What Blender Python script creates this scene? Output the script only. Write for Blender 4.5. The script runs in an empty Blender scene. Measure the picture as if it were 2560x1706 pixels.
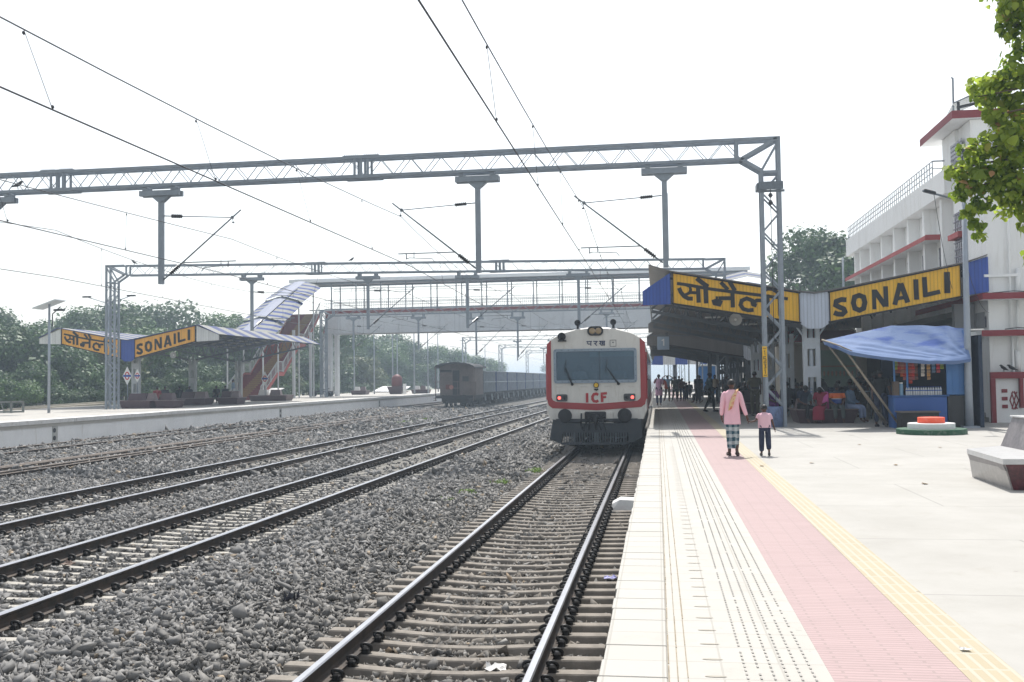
import bpy, math, random
import numpy as np
from mathutils import Vector, Matrix, Quaternion
SC = bpy.context.scene
COL = SC.collection
RND = random.Random(7)
NR = np.random.default_rng(11)
rad = math.radians

# ------------------------------------------------------------------ camera, sky, sun, exposure
cd = bpy.data.cameras.new('camera')
cam = bpy.data.objects.new('camera', cd)
COL.objects.link(cam)
cd.sensor_width = 36.0
cd.lens = 35.0
cd.clip_start = 0.1
cd.clip_end = 6000.0
cam.matrix_world = Matrix(((0.98939487, 0.01925141, 0.14396936, 0.0),
                           (0.14460439, -0.03714426, -0.98879213, 0.0),
                           (-0.01368801, 0.99912446, -0.03953418, 1.5),
                           (0, 0, 0, 1)))
SC.camera = cam
HAZE_D = 0.0014
SUN_EL, SUN_AZ = 58.0, -2.0           # azimuth from +Y, clockwise
w = bpy.data.worlds.new('World')
SC.world = w
w.use_nodes = True
nt = w.node_tree
sky = nt.nodes.new('ShaderNodeTexSky')
sky.sky_type = 'NISHITA'
sky.sun_disc = False
sky.sun_elevation = rad(SUN_EL)
sky.sun_rotation = rad(SUN_AZ)
sky.air_density = 1.3
sky.dust_density = 1.6
sky.ozone_density = 1.0
bg = nt.nodes['Background']
bg.inputs['Strength'].default_value = 0.135
hs = nt.nodes.new('ShaderNodeHueSaturation')          # dusty summer sky, nearly colourless
hs.inputs['Saturation'].default_value = 0.30
nt.links.new(sky.outputs[0], hs.inputs['Color'])
nt.links.new(hs.outputs[0], bg.inputs['Color'])
sl = bpy.data.lights.new('sun', 'SUN')
sl.energy = 3.6
sl.angle = rad(0.6)
sl.color = (1.0, 0.96, 0.90)
sun = bpy.data.objects.new('sun', sl)
COL.objects.link(sun)
sd = Vector((math.cos(rad(SUN_EL)) * math.sin(rad(SUN_AZ)), math.cos(rad(SUN_EL)) * math.cos(rad(SUN_AZ)), math.sin(rad(SUN_EL))))
sun.rotation_euler = sd.to_track_quat('Z', 'Y').to_euler()
SC.view_settings.view_transform = 'Standard'
SC.view_settings.look = 'None'
SC.view_settings.gamma = 1.0
SC.view_settings.exposure = 0.58

# ------------------------------------------------------------------ materials
MATS = {}
def srgb(r, g, b):
    f = lambda c: c / 12.92 if c <= 0.04045 else ((c + 0.055) / 1.055) ** 2.4
    return (f(r / 255), f(g / 255), f(b / 255))

class NT:
    """small helper round a material's node tree"""
    def __init__(s, name, rough=0.6, metal=0.0, spec=0.5):
        s.m = bpy.data.materials.new(name); s.m.use_nodes = True
        s.t = s.m.node_tree; s.b = s.t.nodes['Principled BSDF']
        s.b.inputs['Roughness'].default_value = rough
        s.b.inputs['Metallic'].default_value = metal
        s.b.inputs['Specular IOR Level'].default_value = spec
        s._co = None
    def n(s, typ, **kw):
        nd = s.t.nodes.new(typ)
        for k, v in kw.items():
            if k.startswith('i_'): nd.inputs[k[2:].replace('_', ' ')].default_value = v
            else: setattr(nd, k, v)
        return nd
    def l(s, a, b): s.t.links.new(a, b)
    def co(s):
        if s._co is None: s._co = s.n('ShaderNodeTexCoord').outputs['Object']
        return s._co
    def noise(s, scale, detail=4, rough=0.6, vec=None):
        nd = s.n('ShaderNodeTexNoise'); nd.inputs['Scale'].default_value = scale
        nd.inputs['Detail'].default_value = detail; nd.inputs['Roughness'].default_value = rough
        s.l(vec if vec is not None else s.co(), nd.inputs['Vector']); return nd.outputs['Fac']
    def ramp(s, fac, stops):
        nd = s.n('ShaderNodeValToRGB'); cr = nd.color_ramp
        while len(cr.elements) > 1: cr.elements.remove(cr.elements[-1])
        for i, (p, c) in enumerate(stops):
            e = cr.elements[0] if i == 0 else cr.elements.new(p)
            e.position = p; e.color = (*c, 1) if len(c) == 3 else c
        s.l(fac, nd.inputs['Fac']); return nd.outputs['Color']
    def mix(s, fac, a, b, mode='MIX'):
        nd = s.n('ShaderNodeMix', data_type='RGBA', blend_type=mode)
        for v, k in ((fac, 'Factor'), (a, 'A'), (b, 'B')):
            idx = {'Factor': 0, 'A': 6, 'B': 7}[k]
            if hasattr(v, 'links'): s.l(v, nd.inputs[idx])
            elif k == 'Factor': nd.inputs[0].default_value = v
            else: nd.inputs[idx].default_value = (*v, 1)
        return nd.outputs[2]
    def math(s, op, a, b=None):
        nd = s.n('ShaderNodeMath', operation=op)
        for i, v in enumerate((a, b)):
            if v is None: continue
            if hasattr(v, 'links'): s.l(v, nd.inputs[i])
            else: nd.inputs[i].default_value = v
        return nd.outputs[0]
    def base(s, c):
        if hasattr(c, 'links'): s.l(c, s.b.inputs['Base Color'])
        else: s.b.inputs['Base Color'].default_value = (*c, 1)
    def bump(s, h, dist=0.02, strength=0.6):
        nd = s.n('ShaderNodeBump'); nd.inputs['Distance'].default_value = dist; nd.inputs['Strength'].default_value = strength
        s.l(h, nd.inputs['Height']); s.l(nd.outputs[0], s.b.inputs['Normal'])
    def sep(s):
        nd = s.n('ShaderNodeSeparateXYZ'); s.l(s.co(), nd.inputs[0]); return nd.outputs

def mat(name, c, rough=0.6, metal=0.0, var=0.18, scale=2.0, bump=0.0, spec=0.4, dirt=None, stretch=None):
    """painted / plain surface with uneven tone; dirt = (colour, amount)"""
    if name in MATS: return MATS[name]
    q = NT(name, rough, metal, spec)
    vec = None
    if stretch:
        mp = q.n('ShaderNodeMapping'); mp.inputs['Scale'].default_value = stretch
        q.l(q.co(), mp.inputs['Vector']); vec = mp.outputs[0]
    f = q.noise(scale, 5, 0.65, vec)
    lo = tuple(x * (1 - var) for x in c); hi = tuple(min(0.95, x * (1 + var * 0.7)) for x in c)
    col = q.ramp(f, [(0.3, lo), (0.7, hi)])
    if dirt:
        f2 = q.noise(scale * 2.7, 6, 0.75, vec)
        msk = q.ramp(f2, [(0.52, (0, 0, 0)), (0.72, (dirt[1],) * 3)])
        col = q.mix(msk, col, dirt[0])
    q.base(col)
    if bump: q.bump(q.noise(scale * 14, 3), bump, 0.5)
    MATS[name] = q.m
    return q.m

# ------------------------------------------------------------------ mesh building
class MB:
    def __init__(s): s.v = []; s.f = []; s.mi = []; s.sm = []; s.cur = 0
    def add(s, vs, fs, smooth=False):
        o = len(s.v); s.v += [tuple(x) for x in vs]
        for f in fs:
            s.f.append(tuple(i + o for i in f)); s.mi.append(s.cur); s.sm.append(smooth)
        return s
    def box(s, x0, x1, y0, y1, z0, z1):
        return s.add([(x0, y0, z0), (x1, y0, z0), (x1, y1, z0), (x0, y1, z0), (x0, y0, z1), (x1, y0, z1), (x1, y1, z1), (x0, y1, z1)],
                     [(0, 3, 2, 1), (4, 5, 6, 7), (0, 1, 5, 4), (1, 2, 6, 5), (2, 3, 7, 6), (3, 0, 4, 7)])
    def bbox(s, x0, x1, y0, y1, z0, z1, b=0.01):
        """box with chamfered vertical and top edges"""
        rings = []
        for z, k in ((z0, 0), (z1 - b, 0), (z1, b)):
            xa, xb, ya, yb = x0 + k, x1 - k, y0 + k, y1 - k
            c = b if k == 0 else b * .6
            rings.append([(xa + c, ya, z), (xb - c, ya, z), (xb, ya + c, z), (xb, yb - c, z), (xb - c, yb, z), (xa + c, yb, z), (xa, yb - c, z), (xa, ya + c, z)])
        return s.loft(rings, True, True)
    def loft(s, rings, cap0=True, cap1=True, smooth=False, closed=True):
        n = len(rings[0]); vs = [p for r in rings for p in r]; fs = []
        for i in range(len(rings) - 1):
            for j in range(n if closed else n - 1):
                a, b = i * n + j, i * n + (j + 1) % n
                fs.append((a, b, b + n, a + n))
        if cap0: fs.append(tuple(range(n - 1, -1, -1)))
        if cap1: fs.append(tuple(range((len(rings) - 1) * n, len(rings) * n)))
        return s.add(vs, fs, smooth)
    def beam(s, p, q, w, h=None, up=(0, 0, 1)):
        h = h or w; p = Vector(p); q = Vector(q); d = (q - p)
        if d.length < 1e-6: return s
        d.normalize(); u = Vector(up)
        if abs(d.dot(u)) > 0.98: u = Vector((0, 1, 0))
        a = d.cross(u).normalized(); b = a.cross(d).normalized()
        r = [[c + a * (sx * w / 2) + b * (sz * h / 2) for sx, sz in ((-1, -1), (1, -1), (1, 1), (-1, 1))] for c in (p, q)]
        return s.loft(r)
    def tube(s, pts, r, n=8, smooth=True, cap=True, closed=False):
        pts = [Vector(p) for p in pts]; rr = r if isinstance(r, (list, tuple)) else [r] * len(pts)
        rings = []; pu = None
        for i, p in enumerate(pts):
            if closed: d = pts[(i + 1) % len(pts)] - pts[i - 1]
            else: d = pts[min(i + 1, len(pts) - 1)] - pts[max(i - 1, 0)]
            d.normalize()
            if pu is None:
                u = Vector((0, 0, 1)) if abs(d.z) < 0.9 else Vector((1, 0, 0))
            else: u = pu
            a = d.cross(u)
            if a.length < 1e-5: a = d.cross(Vector((0, 1, 0)))
            a.normalize(); b = a.cross(d).normalized(); pu = b
            rings.append([p + (a * math.cos(t) + b * math.sin(t)) * rr[i] for t in (2 * math.pi * k / n for k in range(n))])
        if closed: rings.append(rings[0])
        return s.loft(rings, cap and not closed, cap and not closed, smooth)
    def lathe(s, c, prof, n=20, axis='Z', smooth=False):
        """prof: list of (radius, height)"""
        c = Vector(c); rings = []
        for r, h in prof:
            ring = []
            for k in range(n):
                t = 2 * math.pi * k / n; x, y = r * math.cos(t), r * math.sin(t)
                p = {'Z': (x, y, h), 'Y': (x, h, -y), 'X': (h, x, y)}[axis]
                ring.append(c + Vector(p))
            rings.append(ring)
        return s.loft(rings, True, True, smooth)
    def prism(s, poly, axis, a, b):
        """poly in the two other axes (x,z for Y; y,z for X; x,y for Z), extruded from a to b"""
        def P(u, v, k): return {'Y': (u, k, v), 'X': (k, u, v), 'Z': (u, v, k)}[axis]
        return s.loft([[P(u, v, a) for u, v in poly], [P(u, v, b) for u, v in poly]])
    def quad(s, a, b, c, d): return s.add([a, b, c, d], [(0, 1, 2, 3)])
    def ell(s, c, r, nu=12, nv=8, z0=-1.0, z1=1.0, rot=None):
        rings = []; c = Vector(c)
        for i in range(nv + 1):
            z = z0 + (z1 - z0) * i / nv
            z = max(-0.999, min(0.999, z)) if True else z
            ph = math.asin(z); ring = []
            for k in range(nu):
                t = 2 * math.pi * k / nu
                p = Vector((r[0] * math.cos(ph) * math.cos(t), r[1] * math.cos(ph) * math.sin(t), r[2] * math.sin(ph)))
                if rot is not None: p = rot @ p
                ring.append(c + p)
            rings.append(ring)
        return s.loft(rings, True, True, True)

def obj(name, mb, m, parent=None, origin=None, **props):
    me = bpy.data.meshes.new(name)
    o = bpy.data.objects.new(name, me)
    off = Vector((0, 0, 0))
    r = parent
    if r is not None:
        while r.parent is not None: r = r.parent
        off = Vector(r.location)
    elif origin is not None: off = Vector(origin)
    me.from_pydata([(x - off.x, y - off.y, z - off.z) for x, y, z in mb.v], [], mb.f)
    ms = m if isinstance(m, (list, tuple)) else [m]
    for x in ms: me.materials.append(x)
    if len(ms) > 1: me.polygons.foreach_set('material_index', mb.mi)
    me.polygons.foreach_set('use_smooth', mb.sm)
    me.update()
    COL.objects.link(o)
    if parent is not None: o.parent = parent
    elif origin is not None: o.location = off
    for k, v in props.items(): o[k] = v
    return o

def thing(name, label, cat, loc, group=None):
    o = bpy.data.objects.new(name, None); COL.objects.link(o)
    o.location = loc; o['label'] = label; o['category'] = cat
    o.empty_display_size = 0.2
    if group: o['group'] = group
    return o

def kids(o): return [c for c in bpy.data.objects if c.parent == o]
CH = {}
def dup(root, loc=None, label=None, group=None, rotz=None, scale=None):
    """copy of a thing with copies of its parts and sub-parts"""
    if root.name not in CH: CH[root.name] = [(c, kids(c)) for c in kids(root)]
    r = root.copy(); COL.objects.link(r)
    if loc is not None: r.location = loc
    if rotz is not None: r.rotation_euler = (0, 0, rotz)
    if scale is not None: r.scale = scale if isinstance(scale, tuple) else (scale,) * 3
    if label: r['label'] = label
    if group: r['group'] = group
    for c, gs in CH[root.name]:
        d = c.copy(); COL.objects.link(d); d.parent = r
        for g in gs:
            e = g.copy(); COL.objects.link(e); e.parent = d
    return r

def struct(name, mb, m): return obj(name, mb, m, None, None, kind='structure')

# ------------------------------------------------------------------ shared materials
STEEL = mat('galvanised_steel', srgb(134, 143, 153), 0.55, 0.1, 0.14, 3.0, dirt=(srgb(112, 117, 122), 0.5))
STEEL2 = mat('weathered_steel', srgb(108, 116, 124), 0.55, 0.3, 0.18, 4.0, dirt=(srgb(84, 84, 82), 0.6))
WHITE = mat('white_paint', (0.74, 0.74, 0.72), 0.6, 0, 0.06, 1.2, dirt=((0.55, 0.54, 0.5), 0.25))
BLACK = mat('black_paint', (0.016, 0.016, 0.018), 0.55, 0, 0.2, 3.0)
WIRE = mat('dark_wire', (0.05, 0.05, 0.055), 0.5, 0.4, 0.1)
INSUL = mat('brown_glazed_insulator', (0.022, 0.018, 0.018), 0.2, 0, 0.2, 8.0, spec=0.6)
# ------------------------------------------------------------------ ground, ballast, tracks
RAIL_Z = -0.77
SPACING = (0.41, 0.375, 0.40)
TRACKS = [(-1.90, -1.05), (-7.47, -0.955), (-11.75, -0.955), (-17.95, -0.895), (-23.35, -0.895)]
BPROF = [(-26, -0.88), (-24.9, -0.86), (-24.0, -0.895), (-22.5, -0.895), (-20.6, -0.93), (-19.4, -0.89), (-16.6, -0.89), (-14.9, -0.97),
         (-13.4, -0.955), (-12.9, -0.965), (-10.6, -0.965), (-9.9, -0.96), (-9.2, -0.94), (-8.85, -0.955), (-8.5, -0.99), (-6.4, -0.99), (-6.1, -0.955), (-5.7, -0.94), (-4.7, -0.87), (-3.8, -0.95),
         (-3.25, -1.03), (-0.5, -1.055), (0.2, -1.03)]
def ballast_z(u):
    return np.interp(u, [p[0] for p in BPROF], [p[1] for p in BPROF])

q = NT('dry_soil', 0.95)
q.base(q.mix(q.ramp(q.noise(0.05, 6), [(0.42, (0, 0, 0)), (0.58, (1, 1, 1))]), srgb(92, 104, 62), srgb(150, 140, 118)))
SOIL = q.m
g = MB(); E_ = 4500
g.quad((-E_, -E_, -1.35), (E_, -E_, -1.35), (E_, E_, -1.35), (-E_, E_, -1.35))
struct('ground', g, SOIL)

q = NT('crushed_stone_ballast', 0.9, spec=0.25)
vor = q.n('ShaderNodeTexVoronoi'); vor.inputs['Scale'].default_value = 17; q.l(q.co(), vor.inputs['Vector'])
sepc = q.n('ShaderNodeSeparateColor'); q.l(vor.outputs['Color'], sepc.inputs[0])
c1 = q.ramp(sepc.outputs[0], [(0.0, srgb(66, 66, 66)), (0.45, srgb(108, 107, 105)), (0.8, srgb(140, 138, 134)), (1.0, srgb(176, 172, 164))])
c2 = q.mix(q.ramp(q.noise(0.35, 5), [(0.35, (0, 0, 0)), (0.7, (0.55,) * 3)]), c1, srgb(120, 112, 102), 'MIX')
edge = q.ramp(vor.outputs['Distance'], [(0.25, (1, 1, 1)), (0.75, (0.35,) * 3)])
q.base(q.mix(1.0, c2, edge, 'MULTIPLY'))
q.bump(vor.outputs['Distance'], -0.05, 1.0)
BALLAST = q.m

def grid_mesh(us, ss, zf, name, m):
    U, S = np.meshgrid(us, ss); Z = zf(U, S)
    v = np.stack([U, S, Z], -1).reshape(-1, 3); nu = len(us); ns = len(ss)
    i = np.arange(nu * ns).reshape(ns, nu)
    f = np.stack([i[:-1, :-1], i[:-1, 1:], i[1:, 1:], i[1:, :-1]], -1).reshape(-1, 4)
    me = bpy.data.meshes.new(name); me.from_pydata(v.tolist(), [], f.tolist()); me.materials.append(m)
    o = bpy.data.objects.new(name, me); COL.objects.link(o); return o
us = np.linspace(-26, 0.2, 150)
ss = np.concatenate([np.arange(-6, 40, 0.25), np.arange(40, 120, 1.0), np.arange(120, 900, 20)])
nz = NR.normal(0, 1, (len(ss), len(us))) * 0.012
o = grid_mesh(us, ss, lambda U, S: ballast_z(U) + nz - 0.02 + 0.02 * np.sin(U * 1.7 + S * 0.31) * np.sin(S * 0.9 + U), 'ballast_bed', BALLAST)
o['kind'] = 'structure'

# loose stones lying on the bed
def stones(n, s0, s1, size, u_lo, u_hi=-0.34):
    s = np.sqrt(NR.uniform(s0 * s0, s1 * s1, n)); lo = np.maximum(u_lo, -0.735 * s - 1.0)
    u = lo + (u_hi - lo) * NR.random(n)
    return u, s, size * NR.lognormal(0.02, 0.36, n)
parts = [stones(60000, 4.6, 13, 0.031, -10), stones(76000, 13, 25, 0.035, -18), stones(76000, 25, 46, 0.05, -24.9), stones(42000, 46, 90, 0.075, -24.9, -3.5)]
u = np.concatenate([p[0] for p in parts]); s_ = np.concatenate([p[1] for p in parts]); sz = np.concatenate([p[2] for p in parts])
keep = np.ones(len(u), bool)
for tc, top in TRACKS:
    for r_ in (-1, 1): keep &= np.abs(u - (tc + r_ * 0.873)) > 0.10
# sleepers of the near three tracks stay mostly clear of stones
for tc, SP, s00 in ((-1.90, .41, 4.35), (-7.47, .375, 6.0), (-11.75, .4, 12.0)):
    ph = np.abs(((s_ - s00 + SP / 2) % SP) - SP / 2)
    on = (ph < 0.10) & (np.abs(u - tc) < 1.36)
    keep &= ~(on & (NR.random(len(u)) < (0.93 if tc > -5 else 0.99)))
    if tc < -5:
        cen = np.abs(u - tc) < 0.75
        keep &= ~(cen & (NR.random(len(u)) < 0.62))
u, s_, sz = u[keep], s_[keep], sz[keep]; n = len(u)
oct_v = np.array([(1, 0, 0), (-1, 0, 0), (0, 1, 0), (0, -1, 0), (0, 0, 1), (0, 0, -1)], float)
oct_f = np.array([(0, 2, 4), (2, 1, 4), (1, 3, 4), (3, 0, 4), (2, 0, 5), (1, 2, 5), (3, 1, 5), (0, 3, 5)])
V = oct_v[None] * np.stack([NR.uniform(0.75, 1.3, n), NR.uniform(0.5, 0.95, n), NR.uniform(0.28, 0.62, n)], -1)[:, None, :]
V = V + NR.uniform(-0.40, 0.40, (n, 6, 3))
qv = NR.normal(0, 1, (n, 4)); qv[:, 0] *= 0.9; qv /= np.linalg.norm(qv, axis=1)[:, None]
a, b, c, d = qv.T
Rm = np.stack([1 - 2 * (c * c + d * d), 2 * (b * c - a * d), 2 * (b * d + a * c), 2 * (b * c + a * d), 1 - 2 * (b * b + d * d), 2 * (c * d - a * b),
               2 * (b * d - a * c), 2 * (c * d + a * b), 1 - 2 * (b * b + c * c)], -1).reshape(n, 3, 3)
V = np.einsum('nij,nkj->nki', Rm, V) * sz[:, None, None]
V += np.stack([u, s_, ballast_z(u) + sz * NR.uniform(-0.25, 0.75, n)], -1)[:, None, :]
F = (oct_f[None] + (np.arange(n) * 6)[:, None, None]).reshape(-1, 3)
me = bpy.data.meshes.new('ballast_stones')
me.vertices.add(n * 6); me.vertices.foreach_set('co', V.reshape(-1).astype(np.float32))
me.loops.add(len(F) * 3); me.loops.foreach_set('vertex_index', F.reshape(-1).astype(np.int32))
me.polygons.add(len(F)); me.polygons.foreach_set('loop_start', (np.arange(len(F)) * 3).astype(np.int32))
tone = NR.beta(2.2, 2.2, n); warm = NR.random(n)
colr = np.ones((n, 4), np.float32)
base = 0.055 + 0.235 * tone
near = np.clip((u + 5.2) / 2.0, 0, 1)            # dirtier, browner stones in the platform road
colr[:, 0] = base * (1 + 0.03 * near); colr[:, 1] = base * 0.99; colr[:, 2] = base * (0.985 - 0.05 * near)
greasy = (np.abs(u + 1.9) < 1.3) & (NR.random(n) < .5)
colr[greasy, 0] *= .82; colr[greasy, 1] *= .76; colr[greasy, 2] *= .70
ochre = warm > 0.975
colr[ochre, 0] *= 1.5; colr[ochre, 1] *= 1.22; colr[ochre, 2] *= 0.9
me.update(calc_edges=True)
at = me.color_attributes.new('tone', 'FLOAT_COLOR', 'POINT')
at.data.foreach_set('color', np.repeat(colr, 6, axis=0).reshape(-1))
q = NT('broken_stone', 0.88, spec=0.3)
an = q.n('ShaderNodeAttribute', attribute_name='tone')
q.base(q.mix(q.ramp(q.noise(30, 3), [(0.3, (0, 0, 0)), (0.75, (0.35,) * 3)]), an.outputs['Color'], (0.3, 0.29, 0.27)))
me.materials.append(q.m)
o = bpy.data.objects.new('ballast_stones', me); COL.objects.link(o)
o['kind'] = 'stuff'; o['label'] = 'loose grey crushed stone ballast spread between the rails'

# rails
q = NT('rail_steel_side', 0.7, 0.3)
q.base(q.mix(q.ramp(q.noise(6, 5), [(0.4, (0, 0, 0)), (0.7, (1, 1, 1))]), srgb(52, 47, 44), srgb(78, 66, 56)))
RAILSIDE = q.m
q = NT('worn_rail_head', 0.28, 0.9)
q.base(q.mix(q.noise(5, 4), srgb(168, 168, 172), srgb(200, 200, 204)))
RAILHEAD = q.m
RUSTHEAD = mat('rusty_rail_head', srgb(108, 98, 90), 0.6, 0.3, 0.25, 6.0)
RPROF = [(-0.075, 0), (-0.075, 0.012), (-0.02, 0.03), (-0.009, 0.055), (-0.009, 0.12), (-0.034, 0.136), (-0.036, 0.16), (-0.026, 0.172),
         (0.026, 0.172), (0.036, 0.16), (0.034, 0.136), (0.009, 0.12), (0.009, 0.055), (0.02, 0.03), (0.075, 0.012), (0.075, 0)]
def rail_mb(u, s0, s1, z=RAIL_Z):
    m = MB(); r = [[(u + x, s, z - 0.172 + h) for x, h in RPROF] for s in (s0, s1)]
    m.loft(r)
    for i in range(len(m.f)):
        f = m.f[i]
        if len(f) == 4 and all((k % 16) in (6, 7, 8, 9) for k in f): m.mi[i] = 1
    return m
q = NT('prestressed_concrete', 0.85, spec=0.25)
geo = q.n('ShaderNodeNewGeometry')
col = q.ramp(q.noise(3.0, 6, 0.7), [(0.3, srgb(102, 97, 91)), (0.7, srgb(148, 141, 132))])
col = q.mix(q.ramp(q.noise(2.2, 4), [(0.6, (0, 0, 0)), (0.75, (0.75,) * 3)]), col, srgb(70, 68, 66))
q.base(col); q.bump(q.noise(60, 3), 0.004, 0.5)
CONCRETE_S = q.m
CONCRETE_P = mat('pale_dusty_sleeper', srgb(168, 164, 156), .85, 0, .14, 3, dirt=(srgb(104, 100, 96), .5))
CLIPM = mat('black_spring_steel', (0.014, 0.013, 0.013), 0.42, 0.3, 0.3, 9.0)
def sleeper_mb(z=-0.955):
    m = MB(); rings = []
    for x, w, t in ((-1.375, .115, 0), (-1.36, .125, .006), (-0.95, .125, .0), (-0.72, .12, -.004), (-0.3, .10, -.03), (0, .10, -.035), (0.3, .10, -.03), (0.72, .12, -.004), (0.95, .125, 0), (1.36, .125, .006), (1.375, .115, 0)):
        tw = w * 0.5
        rings.append([(x, -w, z - 0.2), (x, w, z - 0.2), (x, tw + .01, z + t - .012), (x, tw, z + t), (x, -tw, z + t), (x, -tw - .01, z + t - .012)])
    return m.loft(rings)
def clip_mb(x, side):
    """elastic rail clip: a bent round bar over a cast insert"""
    m = MB(); cx = x + side * 0.105
    pts = [Vector((cx + side * 0.012 * math.sin(t * 2), 0.040 * math.sin(t) , -0.915 + 0.040 * math.cos(t))) for t in np.linspace(-2.2, 2.2, 12)]
    pts = [Vector((p.x + side * 0.02 * math.cos(k * 0.57), p.y * 0.35 + 0.0, p.z)) + Vector((side * p.y * 0.75, 0, 0)) for k, p in enumerate(pts)]
    m.tube(pts, 0.0165, 6)
    m.bbox(cx - 0.035, cx + 0.035, -0.05, 0.05, -0.955, -0.90, 0.012)
    m.tube([(cx - side * 0.06, 0.02, -0.932), (cx + side * 0.02, 0.02, -0.915)], 0.014, 6)
    return m
sleeper_me = None; clip_me = {}
TLAB = ['railway track along the near platform edge, leading under the red and white railcar',
        'second railway track from the near platform, wide gap of ballast on its right',
        'middle railway track with half buried sleepers, left of the shiny rail pair',
        'rusty railway track on which the freight train stands',
        'railway track running along the white wall of the far platform']
def sleeper_copy(me, root, y, first):
    o = bpy.data.objects.new('sleeper', me); COL.objects.link(o); o.parent = root; o.location = (0, y, 0)
    o.rotation_euler = (0, 0, RND.uniform(-.006, .006)); return o
for i, (tc, top) in enumerate(TRACKS):
    root = thing('railway_track', TLAB[i], 'railway track', (tc, 0, 0), 'parallel railway tracks')
    for k, sgn in enumerate((-1, 1)):
        near = {0: -5, 1: 4, 2: 8, 3: 14, 4: 20}[i]
        obj('rail', rail_mb(tc + sgn * 0.873, near, 900), [RAILSIDE, RAILHEAD if i < 3 else RUSTHEAD], root)
    if i == 3:   # spare rails laid along the freight track
        m = MB()
        for du, z in ((-0.55, -.83), (-0.40, -.84), (0.40, -.84), (0.52, -.83)):
            r = [[(tc + du + x, s, z - 0.09 + h) for x, h in RPROF] for s in (14, 82)]; m.loft(r)
        obj('guard_rail', m, RUSTHEAD, root)
    if i > 2: continue
    if sleeper_me is None:
        o = obj('sleeper', sleeper_mb(), CONCRETE_S); sleeper_me = o.data; bpy.data.objects.remove(o)
        o = obj('sleeper', sleeper_mb(), CONCRETE_P); sleeper_pale = o.data; bpy.data.objects.remove(o)
        for x in (-0.873, 0.873):
            for sd_ in (-1, 1):
                c_ = obj('rail_clip', clip_mb(x, sd_), CLIPM); clip_me[(x, sd_)] = c_.data; bpy.data.objects.remove(c_)
    s00 = (4.35, 6.0, 12.0)[i]; nsl = (72, 100, 100)[i]; nclip = (72, 90, 40)[i]; SP = SPACING[i]
    for k in range(nsl):
        so = sleeper_copy(sleeper_me if i == 0 else sleeper_pale, root, s00 + SP * k, False)
        if k < nclip:
            for key, cm in clip_me.items():
                co_ = bpy.data.objects.new('rail_clip', cm); COL.objects.link(co_); co_.parent = so
    m = MB(); src = sleeper_mb()
    for k in range(nsl, nsl + (20 if i == 0 else 150)):
        m.add([(x + tc, y + s00 + SP * k, z) for x, y, z in src.v], src.f)
    obj('sleeper', m, CONCRETE_S if i == 0 else CONCRETE_P, root, kind='stuff')

# ------------------------------------------------------------------ platforms
q = NT('sun_bleached_concrete', 0.8, spec=0.3)
col = q.ramp(q.noise(0.7, 6, 0.7), [(0.3, (0.39, 0.378, 0.352)), (0.72, (0.47, 0.458, 0.432))])
col = q.mix(q.ramp(q.noise(2.3, 6, 0.75), [(0.62, (0, 0, 0)), (0.8, (0.5,) * 3)]), col, (0.31, 0.285, 0.245))
wv = q.n('ShaderNodeTexBrick'); wv.inputs['Scale'].default_value = 1.0; wv.inputs['Brick Width'].default_value = 3.2; wv.inputs['Row Height'].default_value = 2.4
wv.inputs['Mortar Size'].default_value = 0.006; wv.inputs['Mortar'].default_value = (0, 0, 0, 1); wv.inputs['Color1'].default_value = wv.inputs['Color2'].default_value = (1, 1, 1, 1)
q.l(q.co(), wv.inputs['Vector'])

q = NT('whitewashed_wall', 0.85)
col = q.ramp(q.noise(1.2, 6, 0.7), [(0.3, (0.76, 0.76, 0.75)), (0.7, (0.86, 0.86, 0.85))])
mp = q.n('ShaderNodeMapping'); mp.inputs['Scale'].default_value = (1, 1.2, 0.12); q.l(q.co(), mp.inputs['Vector'])
col = q.mix(q.ramp(q.noise(5, 5, 0.7, mp.outputs[0]), [(0.58, (0, 0, 0)), (0.82, (0.6,) * 3)]), col, (0.50, 0.47, 0.40))
q.base(col); WWASH = q.m
def spots(q, col, c, scale, r, amt):
    """small dropped stains and spit marks"""
    v = q.n('ShaderNodeTexVoronoi'); v.inputs['Scale'].default_value = scale; v.inputs['Randomness'].default_value = 1.0
    mp = q.n('ShaderNodeMapping'); nzv = q.n('ShaderNodeTexNoise'); nzv.inputs['Scale'].default_value = 9; q.l(q.co(), nzv.inputs['Vector'])
    ad = q.n('ShaderNodeMix', data_type='VECTOR'); ad.inputs[0].default_value = .07; q.l(q.co(), ad.inputs[4]); q.l(nzv.outputs['Color'], ad.inputs[5])
    q.l(ad.outputs[1], v.inputs['Vector'])
    sp_ = q.n('ShaderNodeSeparateColor'); q.l(v.outputs['Color'], sp_.inputs[0])
    lim = q.math('MULTIPLY', q.math('POWER', sp_.outputs[0], 3.0), r)
    return q.mix(q.math('MULTIPLY', q.math('LESS_THAN', v.outputs['Distance'], lim), amt), col, c)
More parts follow.
